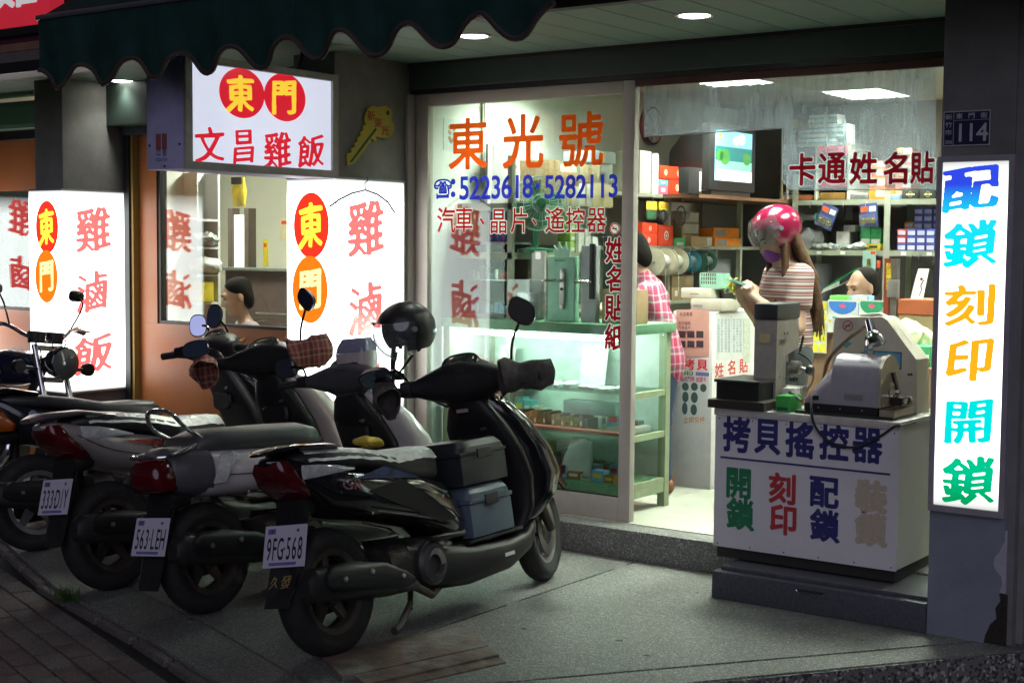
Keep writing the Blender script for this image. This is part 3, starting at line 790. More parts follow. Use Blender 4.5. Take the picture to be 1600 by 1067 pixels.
def pillar_sign(label, x0, x1, y0, y1, z0, z1, o1, o2, chars, ovc):
    t = thing('lightbox_sign', label, 'sign', ((x0+x1)/2, y0, z0), group='wraparound pillar light boxes')
    W(MB().box(x0+.012, x1-.012, y0+.012, y1, z0, z1), 'housing', m_frame, t)
    fp = W(MB().box(x0+.004, x1-.002, y0, y0+.0115, z0+.012, z1-.012), 'front_panel', m_box, t)
    sp = W(MB().box(x1-.0115, x1, y0+.004, y1-.012, z0+.012, z1-.012), 'side_panel', m_box, t)
    W(MB().box(x1-.0115, x1+.002, y1-.0115, y1, z0, z1).box(x0, x1+.002, y0-.002, y1-.012, z1-.0115, z1).box(x0, x1+.002, y0-.002, y1-.012, z0, z0+.0115), 'frame', m_frame, t)
    if ovc:
        for k, (q, mt) in enumerate(zip((o1, o2), ovc)):
            W(oval(*q, y0, 0.0015+0.0004*k), 'red_disc', mt, fp)
        (a, b, c, d), (e, f, g_, h) = o1, o2
        W(pxletters([('東', (a+c)/2-1, (b+d)/2, (c-a)*0.72, (d-b)*0.72)], 'y', y0, 'brush', 0.04, 0.003), 'lettering', m_yel, fp)
        W(pxletters([('門', (e+g_)/2, (f+h)/2, (g_-e)*0.68, (h-f)*0.66)], 'y', y0, 'brush', 0.04, 0.003), 'lettering', m_yelw, fp)
    if chars:
        W(pxletters(chars, 'x', x1, 'brush', 0.03, 0.0015), 'lettering', m_pink, sp)
    return t
ps2 = pillar_sign('tall white light box with red dish characters under a wire coat hanger', -5.315, SX, 5.345, 5.895, 0.59, 1.835, (459, 301, 514, 404), (457, 400, 512, 505),
            [('雞', 572, 356, 60, 92), ('滷', 570, 482, 58, 86), ('飯', 567, 610, 62, 86)], (m_red, m_redlit))
ps1 = pillar_sign('tall white light box with red dish characters behind the parked motorcycle', -7.49, -7.168, 5.345, 5.85, 0.585, 1.81, (56, 314, 91, 396), (55, 391, 90, 473),
            [('雞', 146, 358, 58, 74), ('滷', 143, 456, 54, 68), ('飯', 146, 553, 66, 66)], (m_red, m_redlit))
# the third box of the row stands outside the picture; its face is seen mirrored in the window
t = thing('lightbox_sign', 'tall white light box on the far pillar mirrored in the restaurant window', 'sign', (-8.88, 5.345, 0.585), group='wraparound pillar light boxes')
W(MB().box(-9.04, -8.732, 5.357, 5.85, 0.585, 1.81), 'housing', m_frame, t)
W(MB().box(-9.036, -8.733, 5.345, 5.3565, 0.6, 1.8), 'front_panel', m_box, t)
sp = W(MB().box(-8.7315, -8.72, 5.349, 5.838, 0.6, 1.8), 'side_panel', m_box, t)
W(letters([('雞', 0, 0.94, 0.27, 0.27), ('滷', 0, 0.55, 0.26, 0.26), ('飯', 0, 0.16, 0.27, 0.27)], (-8.718, 5.6, 0.72), (0, 1, 0), (0, 0, 1), 'brush', 0.03), 'lettering', m_pink, sp)

# wire coat hanger on the sign
hg = thing('coat_hanger', 'black wire coat hanger with hooks on the light box front', 'hanger', (-4.97, 5.6, 1.7))
def hp(px, py): return tuple(onx(px, py, SX+0.012))
W(MB().tube([hp(571, 296), hp(570, 287), hp(575, 282), hp(573, 277)], 0.0025, 6), 'hook', m_black, hg, smooth=True)
W(MB().tube([hp(515, 323), hp(530, 312), hp(550, 302), hp(571, 297), hp(590, 304), hp(606, 316), hp(617, 333)], 0.005, 6), 'bar', m_black, hg, smooth=True)
for hx in ((527, 314, 524, 320, 528, 324), (604, 315, 602, 326, 607, 330)):
    W(MB().tube([hp(hx[0], hx[1]), hp(hx[2], hx[3]), hp(hx[4], hx[5]), hp(hx[4]+4, hx[5]-3)], 0.002, 5), 'clip', m_black, hg, smooth=True)

# projecting box sign
BX = -4.9
m_boxface = E('boxsign_face', (0.80, 0.84, 1.0), 0.66, sample=True)
m_boxred = E('boxsign_red', (0.70, 0.012, 0.03), 0.8)
m_boxyel = E('boxsign_yellow', (1.0, 0.66, 0.05), 0.85)
bs = thing('projecting_box_sign', 'projecting white light box sign with two red discs and red characters', 'sign', (-5.03, 4.3, 1.82))
W(MB().box(-5.15, BX-0.004, 4.30, 5.275, 1.822, 2.322, 0.004), 'housing', M('lilac_steel', (0.46, 0.45, 0.70), 0.5, var=0.1, scale=10, dirt=0.3), bs, smooth=True)
face = W(MB().box(BX-0.0035, BX, 4.34, 5.235, 1.858, 2.29), 'face', m_boxface, bs)
m_bf = M('boxsign_frame', (0.42, 0.41, 0.36), 0.45, 0.2, dirt=0.4)
fb = MB()
fb.box(BX-0.0035, BX+0.012, 4.298, 4.338, 1.82, 2.324).box(BX-0.0035, BX+0.012, 5.237, 5.277, 1.82, 2.324).box(BX-0.0035, BX+0.012, 4.339, 5.236, 1.82, 1.856).box(BX-0.0035, BX+0.012, 4.339, 5.236, 2.292, 2.324)
W(fb, 'frame', m_bf, bs)
for (a, b, c, d) in ((342, 107, 413, 185), (412, 115, 477, 190)):
    p, q = onx(a, (b+d)/2, BX), onx(c, (b+d)/2, BX); r, s = onx((a+c)/2, b, BX), onx((a+c)/2, d, BX)
    cy, cz, ry, rz = (p[1]+q[1])/2, (r[2]+s[2])/2, (q[1]-p[1])/2, (r[2]-s[2])/2
    mb = MB(); mb.add([(BX+0.0015+(0.0004 if a > 400 else 0), cy+ry*math.cos(k*math.pi/24), cz+rz*math.sin(k*math.pi/24)) for k in range(48)], [tuple(range(48))])
    W(mb, 'red_disc', m_boxred, face)
W(pxletters([('東', 376, 147, 46, 60), ('門', 444, 153, 42, 60)], 'x', BX, 'brush', 0.04, 0.004), 'lettering', m_boxyel, face)
W(pxletters([('文', 328, 226, 50, 60), ('昌', 381, 229, 40, 58), ('雞', 434, 234, 46, 60), ('飯', 486, 236, 46, 56)], 'x', BX, 'brush', 0.026, 0.0015), 'lettering', m_boxred, face)
# maker's mark on the outer edge
W(MB().box(-5.085, -5.055, 4.2965, 4.2995, 1.91, 1.98).box(-5.045, -5.015, 4.2965, 4.2995, 1.91, 1.98), 'printed_mark', M('brown_print', (0.25, 0.08, 0.08), 0.6), bs)
W(letters([('口', -0.02, 0.03, 0.03, 0.03), ('告', 0.02, 0.03, 0.03, 0.03)]+[(c_, -0.033+i*0.011, 0, 0.012, 0.014) for i, c_ in enumerate('5223734')], (-5.05, 4.2985, 1.865), (1, 0, 0), (0, 0, 1), 'round', 0.01), 'printed_mark', m_black, bs)
W(MB().tube([(-5.0, 4.9, 2.32), (-5.0, 4.9, 2.46)], 0.01), 'bracket', m_black, bs)
W(MB().tube([(-5.1, 5.2, 2.32), (-5.1, 5.25, 2.46)], 0.01), 'bracket', m_black, bs)
for q in ((-5.13, 2.30), (-4.93, 2.30), (-5.13, 1.93), (-4.93, 1.93), (-5.03, 1.835)):
    W(MB().lathe([(0.006, 0), (0.005, -0.004), (0.0005, -0.005)], (q[0], 4.3, q[1]), 'y', 8), 'screw', m_black, bs)

# yellow key sign on the pillar
KX = -5.01
m_key = M('yellow_key_paint', (0.52, 0.44, 0.045), 0.5, var=0.1, dirt=0.3)
ky = thing('key_sign', 'yellow key shaped sign with red characters on the concrete pillar', 'sign', (KX+0.012, 5.6, 2.0))
kp = lambda px, py: tuple(onx(px, py, KX+0.002))
head = [(568, 180), (572, 170), (580, 166), (588, 168), (593, 167), (601, 166), (609, 172), (611, 180), (609, 188), (613, 196), (613, 206), (607, 214), (598, 217), (590, 215), (584, 214), (586, 220), (583, 221), (578, 217),
        (575, 224), (571, 228), (567, 235), (563, 240), (559, 246), (554, 252), (549, 257), (540, 259), (539, 241), (547, 238), (546, 233), (552, 230), (551, 224), (556, 222), (555, 216), (561, 213), (560, 207), (565, 204), (564, 198), (569, 195), (567, 188)]
W(MB().prism([kp(*q) for q in head], (0.012, 0, 0), None), 'plate', m_key, ky)
W(MB().prism([kp(584, 200), kp(586, 203), kp(547, 254), kp(543, 254)], (0.0135, 0, 0), None), 'groove_stripe', M('dark_green_stripe', (0.04, 0.09, 0.03), 0.6), ky)
W(MB().lathe([(0.012, 0), (0.012, 0.0142), (0.0001, 0.0142)], kp(603, 177), 'x', 14), 'hole', m_black, ky)
W(pxletters([('新', 580, 181, 13, 16), ('東', 591, 192, 13, 16), ('光', 602, 204, 13, 16)], 'x', KX+0.014, 'round', 0.02, 0.0015), 'lettering', M('key_red', (0.35, 0.05, 0.03), 0.6), ky)

# --- right-hand tall sign and house number
RY = 5.405
m_rface = E('tall_sign_face', (0.95, 1.0, 0.93), 2.3, sample=True, ends=0.25)
rs = thing('tall_light_sign', 'tall white light sign with blue, yellow and green locksmith characters on the pillar', 'sign', (-1.76, RY, 0.5))
z0 = ony(1512, 804, RY)[2]; z1 = ony(1520, 243, RY)[2]
x0 = (ony(1463, 520, RY)[0]+ony(1451, 520, RY)[0])/2; x1 = ony(1577, 520, RY)[0]
W(MB().box(x0+.003, x1-.003, RY+0.012, 5.4485, z0+.003, z1-.003), 'housing', m_frame, rs)
rface = W(MB().box(x0+.022, x1-.022, RY+0.004, RY+0.0115, z0+.026, z1-.024), 'face', m_rface, rs)
W(MB().box(x0, x0+.021, RY, RY+.03, z0, z1).box(x1-.021, x1, RY, RY+.03, z0, z1).box(x0+.0215, x1-.0215, RY, RY+.03, z1-.022, z1).box(x0+.0215, x1-.0215, RY, RY+.03, z0, z0+.024), 'frame', M('mauve_aluminium', (0.36, 0.33, 0.38), 0.45, 0.1), rs)
def grad(name, c0, c1, s):  # vertical blend paints the uneven glow of the tubes into the film colour
    m = E(name, c0, s); n, L, b = nodes_of(m)
    tc = n.new('ShaderNodeTexCoord'); sp_ = n.new('ShaderNodeSeparateXYZ'); L.new(tc.outputs['Generated'], sp_.inputs[0])
    r = n.new('ShaderNodeValToRGB'); r.color_ramp.elements[0].color = c1+(1,); r.color_ramp.elements[1].color = c0+(1,)
    r.color_ramp.elements[0].position = 0.1; r.color_ramp.elements[1].position = 0.6
    L.new(sp_.outputs[2], r.inputs['Fac']); L.new(r.outputs['Color'], b.inputs['Emission Color'])
    return m
for ch, cx_, cy_, w_, h_, mt in (('配', 1517, 295, 98, 76, grad('film_blue', (0.03, 0.07, 0.80), (0.01, 0.62, 0.95), 0.95)), ('鎖', 1516, 381, 92, 78, grad('film_cyan', (0.01, 0.72, 0.85), (0.0, 0.85, 0.95), 1.0)),
                        ('刻', 1514, 477, 86, 70, E('film_amber', (1.0, 0.42, 0.01), 1.1)), ('印', 1514, 562, 84, 74, E('film_amber', (1.0, 0.42, 0.01), 1.1)),
                        ('開', 1512, 659, 86, 74, E('film_turquoise', (0.0, 0.75, 0.72), 1.0)), ('鎖', 1513, 750, 90, 80, grad('film_green', (0.0, 0.62, 0.30), (0.0, 0.38, 0.10), 0.85))):
    W(pxletters([(ch, cx_, cy_, w_, h_)], 'y', RY+0.004, 'brush', 0.034, 0.0015), 'lettering', mt, rface)
pl = thing('house_number_plate', 'dark blue house number plate reading 114 on the pillar', 'plate', (-1.82, 5.43, 1.95))
PY = 5.431
a, b = ony(1475, 175, PY), ony(1547, 227, PY)
px0, px1, pz0, pz1 = a[0], b[0], b[2], a[2]
m_navy = M('navy_enamel', (0.02, 0.02, 0.075), 0.35); m_pl = M('plate_white', (0.5, 0.5, 0.55), 0.5)
W(MB().box(px0, px1, PY-0.002, PY+0.0025, pz0, pz1, 0.001), 'plate', m_navy, pl)
w_, h_ = px1-px0, pz1-pz0
e_ = 0.004
fb = MB()
yy0, yy1 = PY-0.0035, PY-0.0024
fb.box(px0, px1, yy0, yy1, pz1-e_, pz1).box(px0, px1, yy0, yy1, pz0, pz0+e_).box(px0, px0+e_, yy0, yy1, pz0+e_, pz1-e_).box(px1-e_, px1, yy0, yy1, pz0+e_, pz1-e_)
fb.box(px0+w_*.215, px0+w_*.225, yy0, yy1, pz0+e_, pz1-e_).box(px0+w_*.23, px1-e_, yy0, yy1, pz0+h_*.725, pz0+h_*.735)
W(fb, 'border', m_pl, pl)
its = [('新', .115, .84, .16, .16), ('竹', .115, .62, .16, .16), ('市', .115, .4, .16, .16), ('東', .34, .85, .15, .17), ('門', .6, .85, .15, .17), ('街', .86, .85, .15, .17),
       ('1', .37, .38, .34, .50), ('1', .60, .38, .34, .50), ('4', .83, .38, .36, .50), ('3', .06, .12, .07, .1), ('0', .115, .12, .07, .1), ('0', .17, .12, .07, .1)]
W(letters([(c, u*w_, v*h_, ww*w_, hh*h_) for c, u, v, ww, hh in its], (px0, PY-0.0036, pz0), (1, 0, 0), (0, 0, 1), 'round', 0.018), 'lettering', m_pl, pl)

# --- restaurant front: orange panel with window
def rest_front(label, x0, x1, wx0, wx1, wz0, wz1, wl):
    t = thing('restaurant_wall', label, 'wall', ((x0+x1)/2, 5.86, 0), group='restaurant fronts')
    W(MB().box(x0, x1, 5.86, 5.93, 0, wz0-0.004), 'lower_panel', m_orange, t)
    W(MB().box(x0, x1, 5.86, 5.93, wz1+0.004, 2.30), 'upper_panel', m_orange, t)
    W(MB().box(x0, wx0-0.004, 5.86, 5.93, wz0-0.003, wz1+0.003), 'side_panel', m_orange, t)
    if x1-wx1 > 0.02: W(MB().box(wx1+0.004, x1, 5.86, 5.93, wz0-0.003, wz1+0.003), 'side_panel', m_orange, t)
    W(MB().box(wx0-.003, wx0+.02, 5.868, 5.922, wz0, wz1).box(wx0+.021, wx1, 5.868, 5.922, wz0-.003, wz0+.014), 'window_frame', m_black, t)
    w = W(MB().box(wx0+.021, wx1, 5.89, 5.896, wz0+.0145, wz1-.001), 'window_pane', m_rglass, t)
    return t
rest_front('orange brown panel wall with a wide window between the two light boxes', -7.2, -5.30, -6.93, -5.31, 1.005, 2.0, '')
rest_front('orange brown panel wall with a window left of the motorcycle', -8.75, -7.47, -8.72, -7.48, 1.04, 1.83, '')
tr = thing('door_jamb', 'yellow and black metal jamb beside the orange panel wall', 'jamb', (-7.15, 5.85, 0))
W(MB().box(-7.166, -7.12, 5.80, 5.859, 0, 2.15), 'black_post', m_black, tr)
W(MB().box(-7.118, -7.098, 5.815, 5.859, 0, 2.15), 'yellow_strip', M('mustard_trim', (0.33, 0.25, 0.06), 0.5), tr)
# --- shop shell
LWX = -4.92; BWY = 9.62; CZ = 2.5
w = thing('shop_wall_left', None, None); struct(w)
MB().box(-5.0, LWX, 6.045, 10.0, 0.0, 2.7).build('plaster', m_wallwhite, w)
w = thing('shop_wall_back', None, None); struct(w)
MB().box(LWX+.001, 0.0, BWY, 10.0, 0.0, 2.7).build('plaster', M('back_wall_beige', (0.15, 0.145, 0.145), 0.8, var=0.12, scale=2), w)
w = thing('shop_wall_right', None, None); struct(w)
MB().box(-0.45, -0.3, 6.21, BWY-.001, 0.0, 2.7).build('plaster', m_wallwhite, w)
w = thing('shop_ceiling', None, None); struct(w)
gx, gy = 0.42, 0.585
panels = [(-3.89, 8.70), (-4.31, 7.53), (-2.63, 7.53), (-2.63, 8.70), (-1.79, 7.53), (-3.47, 6.36), (-1.79, 8.70), (-4.73, 6.36), (-2.63, 6.36)]  # panels past the visible pair are unseen, added to brighten the shop
xs = [-5.15+gx*k for k in range(12)]; ys = [6.36-gy+gy*k for k in range(7)]
for x in xs:
    for y in ys:
        a, b = max(x, LWX+.002), min(x+gx, -0.452); c, d = max(y, 6.042), min(y+gy, BWY-.002)
        if b-a < 0.03 or d-c < 0.03: continue
        if any(abs(a-p[0]) < 0.03 and abs(c-p[1]) < 0.03 for p in panels): continue
        MB().box(a+.002, b-.002, c+.002, d-.002, CZ, CZ+0.02).build('ceiling_tile', m_ceil, w)
MB().box(LWX+.002, -0.452, 6.042, BWY-.002, CZ+.0605, CZ+.10).build('ceiling_void', m_dark, w)
m_tube = E('ceiling_tube_white', (0.90, 1.0, 0.85), 120.0, sample=True)
m_louv = M('louvre_white', (0.5, 0.52, 0.5), 0.3)
for k, (x, y) in enumerate(panels):
    labs = {0: 'square louvred ceiling light seen through the lettered plastic sheet', 1: 'louvred ceiling light half hidden behind the door header'}
    t = thing('ceiling_light', labs.get(k, 'unseen louvred ceiling light added to brighten the inside of the shop'), 'light', (x, y, CZ), group='shop ceiling lights')
    W(MB().box(x+.004, x+gx-.004, y+.004, y+gy-.004, CZ+.045, CZ+.06), 'diffuser', m_tube, t)
    fm = MB(); fm.box(x+.003, x+.018, y+.003, y+gy-.003, CZ-.004, CZ+.044).box(x+gx-.018, x+gx-.003, y+.003, y+gy-.003, CZ-.004, CZ+.044)
    fm.box(x+.019, x+gx-.019, y+.003, y+.018, CZ-.004, CZ+.044).box(x+.019, x+gx-.019, y+gy-.018, y+gy-.003, CZ-.004, CZ+.044)
    W(fm, 'frame', m_louv, t)
    lv = MB()
    for i in range(1, 5): lv.box(x+gx*i/5-.002, x+gx*i/5+.002, y+.02, y+gy-.02, CZ-.012, CZ+.035)
    for i in range(1, 7): lv.box(x+.02, x+gx-.02, y+gy*i/7-.002, y+gy*i/7+.002, CZ-.0125, CZ+.0355)
    tag(W(lv, 'louvre', m_louv, t), kind='stuff')

# --- sliding glass door
DX0, DX1, DZ1 = -4.985, -3.617, 2.295
dr = thing('sliding_door', 'aluminium framed sliding glass door covered with red and blue lettering', 'door', (-4.3, 6.0, FZ))
GY = 5.998
W(MB().box(DX0, DX0+0.085, 5.985, 6.03, FZ+.002, DZ1, 0.004), 'stile', m_alu, dr, smooth=True)
W(MB().box(DX1-0.066, DX1, 5.985, 6.03, FZ+.002, DZ1, 0.004), 'stile', m_alu, dr, smooth=True)
W(MB().box(DX0+.0855, DX1-.0665, 5.985, 6.03, FZ+.002, FZ+0.115, 0.004), 'rail', m_alu, dr, smooth=True)
W(MB().box(DX0+.0855, DX1-.0665, 5.985, 6.03, DZ1-0.062, DZ1, 0.004), 'rail', m_alu, dr, smooth=True)
W(MB().box(DX0+.086, DX1-.067, 5.992, 6.022, FZ+.116, FZ+.122), 'gasket', m_black, dr)
pane = W(MB().box(DX0+.086, DX1-.067, GY, GY+0.005, FZ+.1225, DZ1-.0625), 'pane', m_glass, dr)
m_vr = VINYL('vinyl_orange_red', (0.86, 0.10, 0.012))
m_vb = VINYL('vinyl_blue', (0.03, 0.035, 0.46))
m_vr2 = VINYL('vinyl_red', (0.66, 0.02, 0.02))
m_vd = VINYL('vinyl_crimson', (0.46, 0.01, 0.025), .4)
m_vw = VINYL('vinyl_white_film', (0.85, 0.85, 0.83))
W(pxletters([('東', 731, 225, 63, 84), ('光', 817, 221, 66, 88), ('號', 908, 218, 71, 90)], 'y', GY, 'round', 0.021, 0.0015), 'lettering', m_vr, pane)
its = [('☎', 692, 296, 22, 30), (':', 708, 294, 34, 44)]
its += [(c, 725+16.6*i, 294.3-0.03*i*16, 24, 35) for i, c in enumerate('5223618')]+[('·', 840, 291, 30, 40)]
its += [(c, 858+16.7*i, 292.5-0.02*i*16, 24, 35) for i, c in enumerate('5282113')]
W(pxletters(its, 'y', GY, 'round', 0.03, 0.0015), 'lettering', m_vb, pane)
row = [('汽', 697, 344, 29, 42), ('車', 725, 343, 29, 42), ('、', 753, 346, 24, 34), ('晶', 779, 346, 29, 42), ('片', 811, 344, 29, 42), ('、', 835, 347, 24, 34), ('遙', 867, 344, 32, 42), ('控', 899, 344, 31, 42), ('器', 932, 344, 31, 42)]
W(pxletters(row, 'y', GY, 'round', 0.045, 0.0010), 'lettering_outline', m_vw, pane)
W(pxletters(row, 'y', GY, 'round', 0.014, 0.0020), 'lettering', m_vr2, pane)
col = [('姓', 961, 391, 31, 42), ('名', 960, 436, 31, 42), ('貼', 960, 481, 31, 42), ('紙', 960, 527, 31, 42)]
W(pxletters(col, 'y', GY, 'round', 0.065, 0.0010), 'lettering_outline', m_vw, pane)
W(pxletters(col, 'y', GY, 'round', 0.028, 0.0020), 'lettering', m_vd, pane)
def disc(c, r, axis, k=32, rz=None, off=0):
    mb = MB(); rz = rz or r
    if axis == 'y': mb.add([(c[0]+r*math.cos(2*math.pi*i/k), c[1]-off, c[2]+rz*math.sin(2*math.pi*i/k)) for i in range(k)], [tuple(range(k))])
    else: mb.add([(c[0]+off, c[1]+r*math.cos(2*math.pi*i/k), c[2]+rz*math.sin(2*math.pi*i/k)) for i in range(k)], [tuple(range(k))])
    return mb
def ring(c, r0, r1, axis, k=32, off=0):
    mb = MB(); P = []
    for r in (r0, r1):
        for i in range(k):
            a = 2*math.pi*i/k
            P.append((c[0]+r*math.cos(a), c[1]-off, c[2]+r*math.sin(a)) if axis == 'y' else (c[0]+off, c[1]+r*math.cos(a), c[2]+r*math.sin(a)))
    mb.add(P, [(i, (i+1) % k, k+(i+1) % k, k+i) for i in range(k)]); return mb
c = ony(961, 357.5, GY)
st_ = W(disc(c, 0.030, 'y', off=0.001), 'no_smoking_sticker', m_vw, pane)
W(ring(c, 0.022, 0.028, 'y', off=0.0018), 'red_ring', m_vr2, st_)
W(MB().obox((c[0], GY-0.0022, c[2]), (0.75, 0, -0.66), (0, 1, 0), (0.66, 0, 0.75), 0.024, 0.0002, 0.0022), 'red_bar', m_vr2, st_)
W(MB().box(c[0]-.016, c[0]+.012, GY-.0017, GY-.0012, c[2]-.003, c[2]+.003), 'cigarette', m_black, st_)
# jamb between pillar and door
jb = thing('door_jamb', 'narrow grey metal jamb between concrete pillar and sliding door', 'jamb', (-4.995, 5.95, FZ))
W(MB().box(-5.008, -4.99, 5.93, 6.03, FZ+.001, 2.296, 0.002), 'post', m_alu, jb)

# --- scratched plastic sheet above the open doorway
m_plex = GLASS('scratched_plastic', (0.86, 0.89, 0.92), 1.1, haze=0.42, hazecol=(0.62, 0.70, 0.76))
ps = thing('plastic_sheet', 'scratched clear plastic sheet with crimson characters hung over the doorway', 'sheet', (-2.8, 6.012, 2.2))
PYY = 6.022
pts = [(1006, 127), (1006, 214), (1222, 201), (1222, 282), (1235, 297), (1462, 297), (1462, 90)]
P3 = [ony(px, py, PYY) for px, py in pts]
P3[0][2] = P3[-1][2] = 2.262
for p in P3: p[0] = min(p[0], -1.925)
sheet = W(MB().prism([tuple(p) for p in P3], (0, 0.003, 0), None), 'sheet', m_plex, ps)
rim = MB().tube([tuple(p) for p in P3[1:6]], 0.0022, 5)
W(rim, 'cut_edge', M('plastic_edge', (0.6, 0.65, 0.66), 0.3), ps)
row = [('卡', 1253.5, 265, 43, 52), ('通', 1300, 263, 44, 52), ('姓', 1349, 263, 44, 52), ('名', 1399, 263, 44, 52), ('貼', 1441, 262, 38, 52)]
W(pxletters(row, 'y', PYY, 'round', 0.06, 0.0010), 'lettering_outline', m_vw, sheet)
W(pxletters(row, 'y', PYY, 'round', 0.025, 0.0020), 'lettering', m_vd, sheet)

# --- generic goods
def C(name, col, rough=0.5, **k): return M(name, col, rough, **k)
m_card = C('cardboard', (0.40, 0.28, 0.15), 0.8, var=0.12, scale=8); m_redbox = C('red_carton', (0.72, 0.06, 0.02), 0.5)
m_orbox = C('orange_carton', (0.80, 0.25, 0.03), 0.5); m_blubox = C('blue_carton', (0.06, 0.07, 0.34), 0.5); m_wht = C('white_card', (0.78, 0.78, 0.74), 0.6)
m_tealbox = C('teal_carton', (0.12, 0.42, 0.45), 0.5); m_grnbox = C('green_carton', (0.04, 0.30, 0.11), 0.5); m_yelbox = C('yellow_card', (0.78, 0.62, 0.05), 0.5)
m_pinkbox = C('pink_carton', (0.72, 0.12, 0.22), 0.5); m_beige = C('beige_plastic', (0.55, 0.52, 0.42), 0.5); m_blackp = C('black_plastic', (0.018, 0.018, 0.02), 0.4)
m_purple = C('purple_carton', (0.20, 0.05, 0.16), 0.5); m_lblue = C('pale_blue_carton', (0.25, 0.45, 0.72), 0.5); m_wood = C('brown_wood', (0.16, 0.075, 0.04), 0.5, var=0.3)
m_shelf = C('grey_green_steel', (0.33, 0.35, 0.27), 0.5, dirt=0.3); m_shdark = C('dark_shelf_wood', (0.075, 0.055, 0.04), 0.7, var=0.3); m_grey = C('grey_plastic', (0.25, 0.25, 0.26), 0.5)
m_clear = GLASS('clear_wrap', (0.9, 0.93, 0.93), 1.6, haze=0.16, hazecol=(0.8, 0.84, 0.84)); m_brass = C('brass', (0.75, 0.58, 0.2), 0.25, metal=1.0)
m_silver = C('silver_metal', (0.55, 0.55, 0.55), 0.3, metal=0.9); m_rust = C('rust_red', (0.36, 0.09, 0.03), 0.55, dirt=0.3)
def pxbox(plane, val, px0, py0, px1, py1, depth, zb=None, zt=None):
    cx_, cy_ = (px0+px1)/2, (py0+py1)/2
    if plane == 'y':
        a, b = ony(px0, cy_, val)[0], ony(px1, cy_, val)[0]; z1 = ony(cx_, py0, val)[2]; z0 = ony(cx_, py1, val)[2]
        if zb is not None: z0 = zb
        if zt is not None: z1 = zt
        return (a, b, val, val+depth, z0, z1)
    a, b = onx(px0, cy_, val)[1], onx(px1, cy_, val)[1]; z1 = onx(cx_, py0, val)[2]; z0 = onx(cx_, py1, val)[2]
    if zb is not None: z0 = zb
    if zt is not None: z1 = zt
    return (val-depth, val, a, b, z0, z1)
def boxthing(name, label, cat, mat, bb, group=None, bev=0.002, face=None, facemat=None, inset=(0.12, 0.88, 0.15, 0.85), extra=None):
    """a carton: box body plus, where print shows, a label part on its visible face (face = 'y' street side or 'x' right side)"""
    x0, x1, y0, y1, z0, z1 = bb
    base = ((x0+x1)/2, (y0+y1)/2, z0)
    if face is None and extra is None:
        m = MB().box(x0-base[0], x1-base[0], y0-base[1], y1-base[1], 0, z1-z0, bev); o = m.build(name, mat, None, smooth=True); o.location = base
        return tag(o, label, cat, group)
    t = thing(name, label, cat, base, group=group)
    W(MB().box(x0, x1, y0, y1, z0, z1, bev), 'carton' if cat == 'box' else 'body', mat, t, smooth=True)
    u0, u1, v0, v1 = inset
    if face and 'y' in face: W(MB().box(x0+(x1-x0)*u0, x0+(x1-x0)*u1, y0-.0015, y0-.0003, z0+(z1-z0)*v0, z0+(z1-z0)*v1), 'printed_label', facemat, t)
    if face and 'x' in face: W(MB().box(x1+.0003, x1+.0015, y0+(y1-y0)*u0, y0+(y1-y0)*u1, z0+(z1-z0)*v0, z0+(z1-z0)*v1), 'printed_label', facemat, t)
    return t

# --- shelving along the left wall
LX = -4.57; TX = -4.32
ZL = onx(1100, 385, LX)[2]; ZT = onx(1120, 305, TX)[2]; ZL2 = onx(1075, 468, LX)[2]
sh = thing('wall_shelving', 'grey steel shelving with hooks along the left wall inside', 'shelf', (-4.75, 8.0, FZ))
for z, x1, nm in ((ZL, LX, 'shelf_board'), (ZL2, LX, 'shelf_board')):
    W(MB().box(LWX+.001, x1, 6.9, 9.58, z-0.022, z-.0005), nm, m_shelf, sh)
W(MB().box(LWX+.001, LX, 6.9, 7.92, ZT-0.022, ZT-.0005), 'shelf_board', m_shelf, sh)
W(MB().box(LWX+.001, TX, 7.93, 9.58, ZT-0.022, ZT-.0005), 'shelf_board', m_wood, sh)
for y in (6.9, 8.0, 9.0): W(MB().box(LX-.035, LX-.002, y, y+.03, FZ, 2.0), 'upright', m_shelf, sh)
for y in (6.9, 8.0, 9.0): W(MB().box(LWX+.002, LWX+.03, y, y+.03, FZ, 2.0), 'upright', m_shelf, sh)
W(MB().box(LWX+.002, LX-.02, 6.92, 9.55, FZ+.3, FZ+.32), 'shelf_board', m_shdark, sh)
for i, px in enumerate((1052, 1072, 1082, 1100, 1106)):
    p = onx(px, 388, LX+.006)
    W(MB().tube([(LX+.002, p[1], ZL-.01), (LX+.03, p[1], ZL-.015), (LX+.03, p[1], ZL-.05), (LX+.02, p[1], ZL-.065), (LX+.012, p[1], ZL-.05)], 0.003, 6), 'hook', m_silver, sh, smooth=True)
m_logo = C('logo_white', (0.85, 0.8, 0.75), 0.5)
# upper level
boxthing('drawer_unit', 'narrow beige small parts drawer unit beside the wall clock', 'drawers', m_beige, pxbox('x', LX, 1000, 236, 1017, 300, 0.2, ZT), face='x', facemat=m_wht, inset=(.3, .9, .08, .95))
boxthing('white_carton', 'tall white carton between drawer unit and red fan boxes', 'box', m_wht, pxbox('x', LX, 1019, 240, 1029, 300, 0.16, ZT))
bb = pxbox('x', LX, 1046, 282, 1069, 302, 0.16, ZT); zt_ = bb[5]
def logo(t, bb, n=1):
    for i in range(n):
        y = bb[2]+(bb[3]-bb[2])*(i+.5)/n; c = (bb[1], y, (bb[4]+bb[5])/2); r = min((bb[5]-bb[4])*.22, (bb[3]-bb[2])*.3)
        W(ring(c, r*.7, r, 'x', 20, off=.003), 'round_logo', m_logo, t); W(disc(c, r*.35, 'x', 14, off=.003), 'round_logo', m_logo, t)
